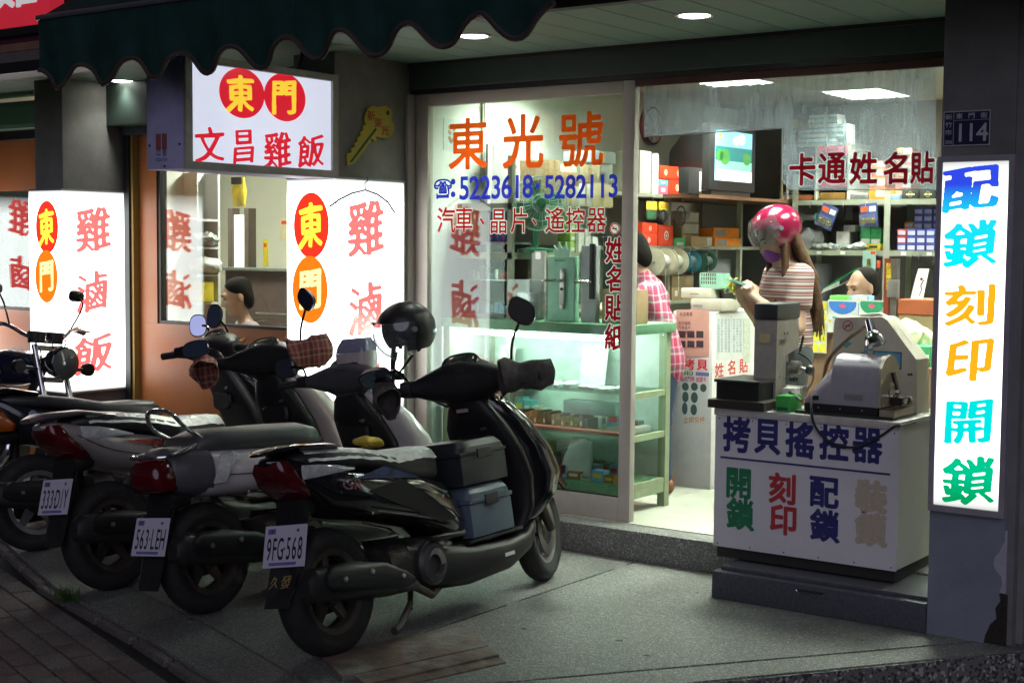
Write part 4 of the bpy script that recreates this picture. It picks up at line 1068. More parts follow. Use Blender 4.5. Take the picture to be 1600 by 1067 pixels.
t = boxthing('red_carton', 'red carton with a round white logo under a wider red carton', 'box', m_redbox, bb, face='x', facemat=m_redbox); logo(t, bb)
bb2 = pxbox('x', LX, 1030, 260, 1069, 281, 0.18, zt_+.001); t = boxthing('red_carton', 'wide red carton with two round logos lying on top of others near the television', 'box', m_redbox, bb2, face='x', facemat=m_redbox); logo(t, bb2, 2)
z = ZT
for k, (py0, py1, mt, lb) in enumerate(((290, 300, m_pinkbox, 'lowest small pink carton in the pile beside the red cartons'), (281, 290, m_tealbox, 'small teal carton in the pile between two pink ones'))):
    bb = pxbox('x', LX, 1028, py0, 1044, py1, 0.12, z); boxthing('small_carton', lb, 'box', mt, bb, face='x', facemat=m_wht, inset=(.3, .7, .3, .7)); z = bb[5]+.001
t = boxthing('speaker_box', 'black box with a white spine standing left of the television', 'box', m_blackp, pxbox('x', TX, 1076, 262, 1097, 302, 0.07, ZT), face='x', facemat=m_wht, inset=(.78, .92, .1, .85))
# television
tv = thing('television', 'black tube television with a bright cartoon landscape on its screen', 'television', (TX, 8.4, ZT))
y0, y1 = onx(1108, 245, TX)[1], onx(1181, 245, TX)[1]; z0, z1 = ZT+.03, onx(1145, 197, TX)[2]
W(MB().box(TX-.06, TX, y0, y1, z0, z1, 0.012), 'bezel', m_blackp, tv, smooth=True)
W(MB().loft([sell((TX-.061, (y0+y1)/2, (z0+z1)/2), (0, 1, 0), (0, 0, 1), (y1-y0)*.48, (z1-z0)*.48, 6, 24), sell((TX-.25, (y0+y1)/2, (z0+z1)/2-.01), (0, 1, 0), (0, 0, 1), (y1-y0)*.42, (z1-z0)*.42, 5, 24),
              sell((TX-.38, (y0+y1)/2, (z0+z1)/2-.03), (0, 1, 0), (0, 0, 1), (y1-y0)*.25, (z1-z0)*.28, 4, 24)]), 'rear_case', m_blackp, tv, smooth=True)
W(MB().box(TX-.2, TX-.01, y0+.05, y1-.05, ZT+.0005, z0-.001, .004), 'foot', m_blackp, tv)
sy0, sy1 = onx(1117, 245, TX)[1], onx(1174, 245, TX)[1]; sz0, sz1 = onx(1145, 284, TX)[2], onx(1145, 206, TX)[2]
scr = W(MB().box(TX+.0005, TX+.004, sy0, sy1, sz0, sz1), 'screen', E('screen_sky', (0.35, 0.75, 0.95), 0.9, sample=True), tv)
hh = sz1-sz0; ww = sy1-sy0
def band(u0, u1, v0, v1, mt, off): W(MB().box(TX+.0041, TX+off, sy0+ww*u0, sy0+ww*u1, sz0+hh*v0, sz0+hh*v1), 'picture_area', mt, scr)
band(0.002, .998, 0.002, .22, E('screen_sand', (1.0, 0.92, 0.88), 1.0), .005); band(0.002, .998, .221, .40, E('screen_shore', (0.35, 0.75, 0.62), 0.75), .005); band(0.002, .998, .401, .68, E('screen_sea', (0.03, 0.30, 0.30), 0.7), .005)
for (u, v, r, mt) in ((.25, .48, .16, E('screen_green', (0.10, 0.40, 0.10), 0.7)), (.05, .5, .12, E('screen_green', (0.1, 0.4, 0.1), 0.7)), (.85, .48, .13, E('screen_green', (0.1, 0.4, 0.1), 0.7)), (.7, .86, .12, E('screen_cloud', (0.9, 0.97, 1.0), 1.0)), (.55, .82, .1, E('screen_cloud', (0.9, 0.97, 1.0), 1.0)), (.12, .9, .05, E('screen_sun', (1.0, 0.6, 0.1), 1.0))):
    cu, cv = sy0+ww*max(r*.9, min(1-r*.9, u)), sz0+hh*v
    W(disc((TX+.0056, cu, cv), ww*r*.85, 'x', 20, rz=hh*r), 'picture_area', mt, scr)
# wall clock
ck = thing('wall_clock', 'round white wall clock with a dark red rim on the left wall', 'clock', (LWX, 8.0, 2.0))
cc = onx(1014, 197, LWX); R = 0.125
W(MB().lathe([(R, 0.001), (R, .035), (R*.9, .04), (R*.88, .03)], (LWX, cc[1], cc[2]), 'x', 36, cap=False), 'rim', C('clock_rim', (0.12, 0.03, 0.03), 0.3), ck, smooth=True)
dl = W(disc((LWX+.028, cc[1], cc[2]), R*.89, 'x', 36), 'dial', C('clock_dial', (0.75, 0.77, 0.75), 0.5), ck)
W(letters([(s_, math.sin(a*math.pi/6)*R*.7, math.cos(a*math.pi/6)*R*.7, .03, .03) for a, s_ in ((3, '3'), (5, '5'), (6, '6'), (7, '7'), (9, '9'), (1, '1'), (2, '2'), (4, '4'), (8, '8'))], (LWX+.029, cc[1], cc[2]), (0, 1, 0), (0, 0, 1), 'round', .01), 'numerals', m_black, dl)
for a, l, wd in ((-35, .09, .004), (195, .11, .003)):
    d_ = Vector((0, math.sin(RAD(a)), math.cos(RAD(a)))); W(MB().obox(Vector((LWX+.031, cc[1], cc[2]))+d_*l/2, (1, 0, 0), (0, d_.z, -d_.y), d_, .0008, wd, l/2), 'hand', m_black, ck)

# lower level on the left shelving
bbs = [pxbox('x', LX, 1000, 366, 1027, 386, 0.15, ZL), pxbox('x', LX, 1029, 352, 1052, 386, 0.15, ZL)]
t = boxthing('red_carton', 'bright red carton with a round logo at the shelf end, under another', 'box', m_redbox, bbs[0], face='x', facemat=m_redbox); logo(t, bbs[0])
b3 = pxbox('x', LX, 1004, 348, 1027, 366, 0.15, bbs[0][5]+.001); t = boxthing('red_carton', 'bright red carton stacked on its twin above the plaid shirt', 'box', m_redbox, b3, face='x', facemat=m_redbox); logo(t, b3)
t = boxthing('red_carton', 'tall bright red carton with open flap beside the stacked pair', 'box', m_redbox, bbs[1], face='x', facemat=m_redbox); logo(t, bbs[1])
boxthing('green_packet', 'small green packet on the shelf between red carton and brown carton', 'packet', m_grnbox, pxbox('x', LX, 1054, 372, 1071, 386, .08, ZL), face='x', facemat=m_wht, inset=(.2, .8, .1, .5))
z = ZL
for k, lb in enumerate(('lowest of the three brown cartons with white labels', 'middle of the three brown cartons with white labels', 'topmost of the three brown cartons with white labels')):
    bb = pxbox('x', LX-.05, 1066, 358-17*k, 1093, 375-17*k, .12, z); bb = bb[:4]+(z, z+.075)
    boxthing('brown_carton', lb, 'box', m_card, bb, 'brown cartons stacked by the wall', face='x', facemat=m_wht, inset=(.08, .92, .1, .9)); z += .076
boxthing('brown_carton', 'long brown carton with a white end label lying on the shelf', 'box', m_card, pxbox('x', LX, 1080, 370, 1113, 386, .14, ZL), face='x', facemat=m_wht, inset=(.75, .97, .1, .9))
for k, (a, b, c, d, mt, lb) in enumerate(((1117, 372, 1157, 386, m_orbox, 'lower orange product box with a grey pictured motor'), )):
    bb = pxbox('x', LX, a, b, c, d, .16, ZL); boxthing('orange_box', lb, 'box', m_orbox, bb, face='x', facemat=m_grey, inset=(.08, .45, .15, .8))
    b2 = pxbox('x', LX, 1115, 356, 1155, 371, .16, bb[5]+.001); boxthing('orange_box', 'upper orange product box stacked on the lower one', 'box', m_orbox, b2, face='x', facemat=m_grey, inset=(.08, .45, .15, .8))
boxthing('purple_box', 'dark purple product box behind the long brown carton', 'box', m_purple, (LX-.32, LX-.16, onx(1092, 370, LX-.16)[1], onx(1114, 370, LX-.16)[1], ZL, ZL+.12), face='x', facemat=m_pinkbox, inset=(.1, .5, .2, .8))
# hanging packs under the upper shelf
for k, (a, b, mt, m2, lb) in enumerate(((1008, 1024, m_grnbox, m_yelbox, 'clear hanging pack of green tubes at the shelf edge'), (1027, 1042, m_blackp, m_yelbox, 'hanging pack with a yellow header marked KOB'), (1048, 1075, m_grey, m_wht, 'hanging clear pack holding a black coil'))):
    y0, y1 = onx(a, 322, LX)[1], onx(b, 322, LX)[1]; yc = (y0+y1)/2; zt = ZT-.05; zb = onx(a, 343, LX)[2]
    t = thing('hanging_pack', lb, 'packet', (LX+.012, yc, zt), group='packs hanging from the upper shelf')
    W(MB().tube([(LX-.001, yc, ZT-.012), (LX+.02, yc, ZT-.02), (LX+.02, yc, zt+.01), (LX+.012, yc, zt-.004)], .002, 5), 'hook', m_silver, t)
    hd = W(MB().box(LX+.008, LX+.012, y0, y1, zt-.05, zt), 'header_card', m2, t)
    if k == 1: W(letters([('K', -.022, 0, .022, .024), ('O', 0, 0, .022, .024), ('B', .022, 0, .022, .024)], (LX+.0125, yc, zt-.025), (0, 1, 0), (0, 0, 1), 'round', .03), 'lettering', m_vr2, hd)
    W(MB().loft([sell((LX+.01, yc, zt-.051), (1, 0, 0), (0, 1, 0), .004, (y1-y0)*.48, 3, 16), sell((LX+.012, yc, (zt+zb)/2-.02), (1, 0, 0), (0, 1, 0), .02, (y1-y0)*.5, 3, 16), sell((LX+.01, yc, zb), (1, 0, 0), (0, 1, 0), .004, (y1-y0)*.46, 3, 16)]), 'clear_bag', m_clear, t, smooth=True)
    if k == 0:
        for j in range(4): W(MB().tube([(LX+.01, y0+(y1-y0)*(j+.7)/4.6, zt-.06), (LX+.01, y0+(y1-y0)*(j+.7)/4.6, zb+.01)], .007, 8), 'tube', m_grnbox, t, smooth=True)
    else:
        secs = [[Vector((LX+.01+.006*math.cos(q), yc+((y1-y0)*.28+.007*math.sin(q))*math.cos(p), (zt+zb)/2-.03+((y1-y0)*.28+.007*math.sin(q))*math.sin(p))) for q in [2*math.pi*j/6 for j in range(6)]] for p in [2*math.pi*i/18 for i in range(18)]]
        W(MB().loft(secs, closed=True), 'coil', m_blackp, t, smooth=True)
# wire reels on a rod
yA, yB = onx(1020, 408, LX+.03)[1], onx(1110, 408, LX+.03)[1]; zr = onx(1060, 409, LX+.03)[2]
rod = thing('reel_rod', 'steel rod under the shelf carrying six wire reels', 'rod', (LX+.03, yA, zr))
W(MB().tube([(LX+.03, yA-.1, zr), (LX+.03, yB+.1, zr)], .006, 8), 'bar', m_silver, rod, smooth=True)
W(MB().tube([(LX+.03, yA-.09, zr), (LX+.03, yA-.09, ZL-.02), (LX-.01, yA-.09, ZL-.02)], .004, 6), 'bracket', m_silver, rod, smooth=True)
W(MB().tube([(LX+.03, yB+.09, zr), (LX+.03, yB+.09, ZL-.02), (LX-.01, yB+.09, ZL-.02)], .004, 6), 'bracket', m_silver, rod, smooth=True)
m_cream = C('cream_plastic', (0.72, 0.68, 0.5), 0.45); m_teal = C('blue_reel', (0.04, 0.2, 0.28), 0.45); m_dgr = C('dark_green_reel', (0.03, 0.09, 0.06), 0.45)
for k, (u, mt, rr, lb) in enumerate(((.02, m_cream, .085, 'cream wire reel with open spokes beside the plaid shirt'), (.24, m_cream, .085, 'solid cream wire reel next to the blue reels'), (.5, m_teal, .068, 'blue wire reel between cream and dark green reels'), (.80, m_dgr, .062, 'dark green wire reel with a hanging yellow tag'))):
    y = yA+(yB-yA)*u; wd = (yB-yA)*.17
    t = thing('wire_reel', lb, 'reel', (LX+.03, y, zr), group='wire reels on the rod')
    for e in (0, wd): W(MB().lathe([(.008, 0), (rr, .001), (rr, .007), (.008, .008)], (LX+.03, y+e-.004, zr), 'y', 24, cap=False), 'flange', mt, t, smooth=True)
    W(MB().lathe([(.006, .004), (rr*.55, .004), (rr*.55, wd-.005), (.006, wd-.005)], (LX+.03, y, zr), 'y', 18), 'wound_wire', m_silver if k > 1 else m_wht, t, smooth=True)
    W(MB().tube([(LX+.03+rr*.5, y+wd/2, zr), (LX+.03+rr*.56, y+wd/2, zr-.1), (LX+.03+rr*.5, y+wd/2+.01, zr-.2)], .002, 5), 'loose_end', m_wht, t)
# goods on the low shelf
for k, (a, b, c, d, mt, lb, nm) in enumerate(((1050, 448, 1064, 468, m_card, 'small brown carton under the cream wire reels', 'brown_carton'), (1066, 448, 1084, 468, m_card, 'small brown carton beside the beige machine', 'brown_carton'))):
    boxthing(nm, lb, 'box', mt, pxbox('x', LX, a, b, c, d, .12, ZL2), face='x', facemat=m_wht, inset=(.3, .6, .3, .7))
boxthing('brown_carton', 'wide brown carton stacked on two small cartons', 'box', m_card, pxbox('x', LX, 1050, 431, 1083, 447, .12, pxbox('x', LX, 1050, 448, 1064, 468, .12, ZL2)[5]+.002))
boxthing('clear_organiser', 'grey translucent drawer organiser below the dark green reel', 'drawers', m_grey, pxbox('x', LX-.08, 1104, 405, 1142, 466, .1, ZL2), face='x', facemat=m_silver, inset=(.1, .9, .55, .6))

# --- white poster cabinet
CY0, CXR = 7.08, -3.755
ZC = onx(1110, 488, CXR)[2]
CXL = ony(1050, 620, CY0)[0]; CYB = onx(1185, 560, CXR)[1]
cb = thing('poster_cabinet', 'white cabinet covered with price posters beside the doorway', 'cabinet', ((CXL+CXR)/2, CY0, FZ))
W(MB().box(CXL, CXR, CY0, CYB, FZ+.001, ZC, .004), 'body', m_white, cb, smooth=True)
def poster(plane, val, px0, py0, px1, py1, mt, nm, off=.003):
    fn = ony if plane == 'y' else onx; v = val-.001 if plane == 'y' else val+.001
    q = [fn(px0, py1, v), fn(px1, py1, v), fn(px1, py0, v), fn(px0, py0, v)]
    return W(MB().prism([tuple(p) for p in q], (0, -.0012, 0) if plane == 'y' else (.0012, 0, 0), None), nm, mt, cb)
pk = poster('y', CY0, 1057, 484, 1108, 557, C('pink_poster', (0.62, 0.36, 0.29), 0.6, var=0.05), 'pink_poster')
W(pxletters([(c, 1064+i*5.2, 491, 5, 7) for i, c in enumerate('本店專業')]+[(c, 1062+i*5, 505+7*j, 5, 6) for j, l in enumerate(('各式鑰匙', '汽車晶片', '遙控器拷貝')) for i, c in enumerate(l)], 'y', CY0-.003, 'round', .01, .001), 'lettering', C('poster_ink', (0.10, 0.05, 0.06), 0.6), pk)
inkb = C('ink_black', (0.03, 0.025, 0.03), 0.6)
for r in range(2):
    for q in range(3):
        a, b = ony(1060+14*q, 517+15*r, CY0-.0035), ony(1071+14*q, 528+15*r, CY0-.0035)
        W(MB().box(a[0], b[0], CY0-.0036, CY0-.003, b[2], a[2]), 'printed_square', inkb, pk)
wp = poster('y', CY0, 1062, 561, 1109, 663, C('white_poster', (0.72, 0.74, 0.72), 0.5, var=0.03), 'white_poster')
W(pxletters([('拷', 1076, 569, 19, 18), ('貝', 1097, 570, 18, 18)], 'y', CY0-.003, 'round', .03, .001), 'lettering', C('poster_red', (0.62, 0.03, 0.05), 0.5), wp)
a, b = ony(1065, 579, CY0-.003), ony(1083, 587, CY0-.003); W(MB().box(a[0], b[0], CY0-.0034, CY0-.0028, b[2], a[2]), 'green_strip', C('poster_green', (0.04, 0.35, 0.12), 0.5), wp)
W(pxletters([(c, 1068+4.2*i, 583, 4.5, 6) for i, c in enumerate('125K')], 'y', CY0-.0035, 'round', .02, .0006), 'lettering', m_wht, wp)
a, b = ony(1087, 581, CY0-.003), ony(1108, 588, CY0-.003); W(MB().box(a[0], b[0], CY0-.0034, CY0-.0028, b[2], a[2]), 'blue_strip', C('poster_blue', (0.15, 0.18, 0.4), 0.5), wp)
W(pxletters([(c, 1066+5.5*i, 592, 5.5, 8) for i, c in enumerate('各式門禁')]+[(c, 1090+5.5*i, 593, 5.5, 8) for i, c in enumerate('悠遊卡')], 'y', CY0-.003, 'round', .02, .001), 'lettering', C('poster_magenta', (0.55, 0.05, 0.2), 0.5), wp)
for (fx, fy, rw, rh) in ((1071, 604, 5, 6), (1085, 604, 5, 6), (1099, 606, 4.6, 6), (1071, 620, 4.6, 8), (1085, 621, 5, 8), (1070, 638, 4, 9), (1084, 640, 4.6, 8)):
    c = ony(fx, fy, CY0-.003); s_ = (c[1]*0+8.6)/F_PX
    W(disc(c, rw*s_*1.15, 'y', 20, rz=rh*s_, off=.0006), 'printed_fob', C('fob_ink', (0.05, 0.09, 0.09), 0.5), wp)
W(pxletters([(c, 1072+8.4*i, 656-.2*i, 9, 10) for i, c in enumerate('立即交件')], 'y', CY0-.003, 'brush', .02, .001), 'lettering', C('poster_orange', (0.7, 0.2, 0.02), 0.5), wp)
s1 = poster('x', CXR, 1119, 489, 1142, 562, C('notice_sheet', (0.76, 0.78, 0.74), 0.5, var=.03), 'notice_sheet'); s2 = poster('x', CXR, 1143, 486, 1161, 557, C('notice_sheet', (0.76, 0.78, 0.74), 0.5), 'notice_sheet')
inkn = C('ink_blue_grey', (0.15, 0.28, 0.38), 0.6)
for sheet_, xs_ in ((s1, (1123, 1128, 1134, 1139)), (s2, (1147, 1152, 1157))):
    for k, xx in enumerate(xs_):
        W(pxletters([(random.choice('姓名貼紙圖案字體大小色'), xx, 500+4.4*j, 4, 4.2) for j in range(12)], 'x', CXR+.002, 'round', .004, .001), 'lettering', inkn, sheet_)
cal = poster('x', CXR, 1161.5, 497, 1172, 566, C('calendar_sheet', (0.6, 0.66, 0.55), 0.5, var=.2, scale=60), 'calendar')
W(pxletters([('姓', 1124, 578, 14, 24), ('名', 1143, 574, 14, 24), ('貼', 1162, 571, 14, 24)], 'x', CXR+.001, 'round', .02, .001), 'lettering', C('red_marker', (0.55, 0.06, 0.03), 0.5), cb)
# things on the cabinet
def onbox(px0, px1, py0, py1, y, depth, nm, lb, cat, mt, **k): return boxthing(nm, lb, cat, mt, pxbox('y', y, px0, py0, px1, py1, depth, ZC+.001), **k)
t = onbox(1078, 1128, 467, 487, 7.14, .22, 'till_machine', 'beige desktop machine with a strap on the white cabinet', 'machine', m_beige, bev=.012, face='y', facemat=m_grey, inset=(.1, .4, .3, .5))
x0b = ony(1074, 460, 7.2)[0]; zt_ = pxbox('y', 7.14, 1078, 467, 1128, 487, .22, ZC+.001)[5]
boxthing('flat_box', 'flat beige case lying on top of the desktop machine', 'case', C('ivory_case', (0.6, 0.6, 0.48), 0.5), (x0b-.02, x0b+.17, 7.16, 7.34, zt_+.001, zt_+.055), bev=.006, face='y', facemat=m_grey, inset=(.3, .6, .4, .5))
t = thing('mesh_basket', 'pale green perforated plastic basket on the beige case', 'basket', (x0b+.1, 7.25, zt_+.057))
a, b = ony(1093, 440, 7.2), ony(1127, 440, 7.2); bz0, bz1 = zt_+.057, ony(1110, 427, 7.2)[2]
m_mint = C('mint_plastic', (0.33, 0.62, 0.47), 0.4)
bw_ = MB(); bw_.box(a[0], b[0], 7.2, 7.204, bz0, bz1).box(a[0], b[0], 7.30, 7.304, bz0, bz1).box(a[0], a[0]+.004, 7.2045, 7.2995, bz0, bz1).box(b[0]-.004, b[0], 7.2045, 7.2995, bz0, bz1)
W(bw_, 'walls', m_mint, t)
W(MB().box(a[0]+.0045, b[0]-.0045, 7.2045, 7.2995, bz0, bz0+.004), 'base', m_mint, t)
hol = MB()
for i in range(7):
    for j in range(3): hol.box(a[0]+.012+i*.014, a[0]+.018+i*.014, 7.1985, 7.1998, bz0+.025+j*.022, bz0+.04+j*.022)
tag(W(hol, 'slots', m_shdark, t), kind='stuff')
vs = thing('flower_vase', 'black pot of small yellow artificial flowers on the cabinet', 'flowers', (ony(1137, 470, 7.3)[0], 7.3, ZC+.001))
W(MB().lathe([(.03, 0), (.045, .04), (.05, .10), (.046, .105), (.04, .09)], (vs.location.x, 7.3, ZC+.001), 'z', 20), 'pot', m_blackp, vs, smooth=True)
fm = MB(); fc = ony(1138, 446, 7.3)
for i in range(110):
    p = Vector((fc[0]+random.gauss(0, .03), 7.3+random.gauss(0, .03), fc[2]+random.gauss(0, .022))); r = random.uniform(.006, .011)
    u = Vector((random.gauss(0, 1), random.gauss(0, 1), random.gauss(0, 1))).normalized(); v = u.orthogonal().normalized()*r; w_ = u.cross(v)
    fm.add([p+v, p+w_, p-v, p-w_, p+u*r*.8], [(0, 1, 4), (1, 2, 4), (2, 3, 4), (3, 0, 4)])
tag(W(fm, 'blossoms', C('yellow_petal', (0.75, 0.66, 0.1), 0.5, var=.3, scale=80), vs), kind='stuff')
W(MB().tube([(vs.location.x, 7.3, ZC+.08), (fc[0], 7.3, fc[2])], .008, 6), 'stem', m_grnbox, vs)
# --- green glass display counter behind the door
m_gwood = C('green_wood', (0.13, 0.30, 0.17), 0.5, var=0.15, dirt=0.25); m_gpale = C('pale_green_wood', (0.33, 0.40, 0.25), 0.55, var=0.12, dirt=0.3, dirtcol=(0.2, 0.14, 0.07))
m_cglass = GLASS('counter_glass', (0.90, 0.96, 0.93), 0.8)
QX0, QX1, QY0, QY1, QZ = -4.88, -3.70, 6.10, 6.52, 1.105
ct = thing('display_counter', 'green wooden glass display counter with a lit fluorescent tube behind the door', 'counter', (-4.3, 6.1, FZ))
W(MB().box(QX0, QX1+.02, QY0-.02, QY1+.02, QZ-.05, QZ, .005), 'top', m_gwood, ct, smooth=True)
for x in (QX0, QX1-.045):
    for y in (QY0, QY1-.045): W(MB().box(x, x+.045, y, y+.045, FZ+.001, QZ-.051, .003), 'leg', m_gpale, ct)
QZ1, QZ2, QZ3 = ony(900, 607, 6.2)[2], ony(900, 672, 6.2)[2], .30
for z in (QZ1, QZ2, QZ3):
    W(MB().box(QX1-.040, QX1-.005, QY0+.046, QY1-.046, z-.03, z-.001), 'end_rail', m_gpale, ct)
    W(MB().box(QX0+.046, QX1-.046, QY0+.012, QY1-.012, z-.008, z-.001), 'glass_shelf' if z > .35 else 'base_board', m_cglass if z > .35 else m_gwood, ct)
W(MB().box(QX0+.046, QX1-.046, QY0+.002, QY0+.03, QZ3-.075, QZ3-.009), 'front_rail', m_gwood, ct)
W(MB().box(QX1-.040, QX1-.006, QY0+.046, QY1-.046, QZ3-.075, QZ3-.031), 'end_rail', m_gpale, ct)
W(MB().box(QX0+.047, QX1-.047, QY0+.004, QY0+.008, QZ3, QZ-.052), 'front_pane', m_cglass, ct)
W(MB().box(QX1-.024, QX1-.020, QY0+.047, QY1-.047, QZ3, QZ-.052), 'end_pane', m_cglass, ct)
W(MB().box(QX0+.047, QX1-.047, QY1-.012, QY1-.004, QZ3, QZ-.052), 'back_panel', C('pale_green_back', (0.62, 0.72, 0.66), 0.6), ct)
W(MB().tube([(QX0+.08, QY0+.06, QZ-.075), (QX1-.08, QY0+.06, QZ-.075)], .013, 10), 'fluorescent_tube', E('tube_white', (0.9, 1.0, 0.95), 60.0, sample=True), ct, smooth=True)
# stock in the counter
def inctr(px0, px1, py0, zb, y, d, nm, lb, cat, mt, **k):
    bb = pxbox('y', y, px0, py0, px1, py0+10, d, zb); return boxthing(nm, lb, cat, mt, bb, **k)
m_leaf = C('printed_leaflet', (0.68, 0.72, 0.70), 0.5, var=.15, scale=40)
for k, (a, b, py) in enumerate(((680, 698, 533), (703, 722, 530), (775, 800, 540), (905, 945, 540))):
    bb = pxbox('y', 6.40, a, py, b, py+30, .004, QZ1)
    t = thing('leaflet', ['upright printed leaflet at the left end inside the counter', 'upright printed leaflet beside the first one inside the counter', 'upright leaflet behind the scooter mirror inside the counter', 'white notice sheet standing under the counter light'][k], 'leaflet', ((bb[0]+bb[1])/2, 6.4, QZ1))
    W(MB().prism([(bb[0], 6.40, QZ1), (bb[1], 6.40, QZ1), (bb[1], 6.44, bb[5]), (bb[0], 6.44, bb[5])], (0, .003, 0), None), 'card', m_leaf, t)
    W(MB().prism([(bb[0]+.01, 6.4085, QZ1+.03), (bb[1]-.01, 6.4085, QZ1+.03), (bb[1]-.01, 6.43, QZ1+.03+(bb[5]-QZ1)*.5), (bb[0]+.01, 6.43, QZ1+.03+(bb[5]-QZ1)*.5)], (0, -.002, 0), None), 'picture', C('leaflet_picture', (0.25, 0.33, 0.33), 0.5, var=.4, scale=60), t)
xx = QX0+.08; k = 0
while xx < QX1-.12:      # packets on the upper glass shelf
    wd = random.uniform(.05, .09); h_ = random.uniform(.02, .038)
    t = tag(MB().loft([sell((0, 0, 0), (1, 0, 0), (0, 1, 0), wd*.42, .05, 3, 14), sell((0, 0, h_*.6), (1, 0, 0), (0, 1, 0), wd*.46, .055, 3, 14), sell((.003, 0, h_), (1, 0, 0), (0, 1, 0), wd*.3, .035, 3, 14)]).build('parts_packet', C('clear_packet_white', (0.72, 0.76, 0.73), 0.25, var=.25, scale=60), None, smooth=True),
            'crinkled white parts packet in the row on the upper glass shelf of the counter', 'packet', 'packets on the counter shelf')
    t.location = (xx+wd/2, QY0+.12+random.uniform(-.02, .03), QZ1); xx += wd; k += 1
cols = [(C('maroon_pack', (0.18, 0.04, 0.04), 0.5), 'dark maroon'), (C('amber_pack', (0.45, 0.16, 0.05), 0.4), 'amber'), (C('brown_pack', (0.22, 0.12, 0.06), 0.5), 'brown'), (m_card, 'tan'), (C('olive_pack', (0.3, 0.28, 0.12), 0.5), 'olive'), (m_grey, 'grey')]
x_ = ony(795, 640, 6.22)[0]; i = 0
for (mt, cn), n_ in zip(cols, (4, 3, 3, 3, 3, 2)):
    for q in range(n_):
        bb = (x_, x_+.026, 6.2, 6.3, QZ2, QZ2+random.uniform(.06, .085))
        boxthing('lock_pack', '%s lock pack standing in the row on the middle glass shelf' % cn, 'box', mt, bb, 'lock packs in the counter', bev=.001, face='y', facemat=m_brass if i % 2 else m_wht, inset=(.3, .7, .3, .6)); x_ += .029; i += 1
for row, (yy_, zb_) in enumerate(((6.36, QZ2), (6.14, QZ3), (6.33, QZ3))):
    x_ = QX0+.07+row*.03
    while x_ < QX1-.14:
        w_ = random.uniform(.03, .085); h_ = random.uniform(.05, .13) if row != 1 else random.uniform(.02, .06)
        mt, cn = random.choice(cols+[(m_wht, 'white'), (m_beige, 'beige'), (m_lblue, 'pale blue'), (m_tealbox, 'teal')])
        boxthing('counter_stock', '%s stock pack in the %s of the display counter' % (cn, ('rear row on the middle shelf', 'front row on the base', 'rear row on the base')[row]), 'box', mt, (x_, x_+w_*.92, yy_, yy_+.06, zb_, zb_+h_), 'stock packs in the display counter', bev=.001, face='y', facemat=random.choice((m_wht, m_yelbox, m_grey, m_redbox)), inset=(.15, .85, .35, .75)); x_ += w_
boxthing('blister_tray', 'clear blue tray lying on the row of lock packs', 'tray', C('pale_aqua_plastic', (0.45, 0.62, 0.62), 0.2), pxbox('y', 6.2, 880, 628, 962, 640, .1, QZ2+.086), bev=.004)
boxthing('red_mat', 'long red lined tray under the lock packs', 'tray', C('salmon_tray', (0.55, 0.14, 0.12), 0.5), (ony(790, 660, 6.14)[0], QX1-.06, 6.13, 6.19, QZ2, QZ2+.016))
boxthing('white_tray', 'white open tray at the counter end by the doorway', 'tray', m_wht, (QX1-.2, QX1-.055, 6.22, 6.42, QZ2, QZ2+.03), bev=.004)
for k, (a, b, py, mt, lb) in enumerate(((690, 715, 695, m_beige, 'beige upright case low in the counter'), (815, 845, 690, m_card, 'brown carton low in the counter'), (735, 790, 715, m_dgr, 'dark green crate low in the counter behind the scooter'), (890, 930, 725, C('grey_blue_case', (0.25, 0.33, 0.36), 0.5), 'grey blue case on the counter base'))):
    boxthing('stored_case', lb, 'case', mt, pxbox('y', 6.25, a, py, b, py+20, .15, QZ3), face='y', facemat=m_grey, inset=(.35, .65, .7, .8))
sheetp = thing('paper_bag', 'crumpled white paper bag leaning low in the counter', 'bag', (ony(900, 700, 6.2)[0], 6.2, QZ3))
pb = MB().loft([sell((0, 0, 0), (1, .1, 0), (0, 1, 0), .08, .03, 3, 16), sell((.01, .01, .1), (1, 0, 0), (0, 1, 0), .085, .035, 2.6, 16), sell((.03, .02, .2), (1, -.1, 0), (0, 1, 0), .06, .015, 2.4, 16)])
for q in range(len(pb.v)): pb.v[q] = tuple(c+random.uniform(-.006, .006) for c in pb.v[q])
pb.build('bag', C('paper_white', (0.66, 0.68, 0.64), 0.6), sheetp, smooth=True)

# --- on the counter top
cy = 6.2
a, b = ony(793, 460, cy), ony(846, 460, cy)
bx = thing('lock_demo_case', 'clear acrylic case holding a steel rim lock on the counter', 'case', ((a[0]+b[0])/2, cy, QZ+.001))
za, zb = QZ+.001, ony(820, 437, cy)[2]
sides = [(a[0], b[0], cy, cy+.003), (a[0], b[0], cy+.17, cy+.173), (a[0], a[0]+.003, cy+.0035, cy+.1695), (b[0]-.003, b[0], cy+.0035, cy+.1695)]
for q in sides: W(MB().box(*q, za, zb), 'acrylic_side', m_clear, bx)
W(MB().box(a[0]+.03, b[0]-.05, cy+.04, cy+.1, za+.01, zb-.07, .006), 'lock_body', m_silver, bx, smooth=True)
W(MB().lathe([(.022, 0), (.024, -.02), (.012, -.03)], ((a[0]+b[0])/2+.02, cy+.04, za+.07), 'y', 18), 'knob', m_steel, bx, smooth=True)
W(MB().box(a[0]+.006, a[0]+.026, cy+.03, cy+.05, za, zb-.05), 'striped_stand', C('yellow_black_tape', (0.35, 0.26, 0.03), 0.5, var=.9, scale=25), bx)
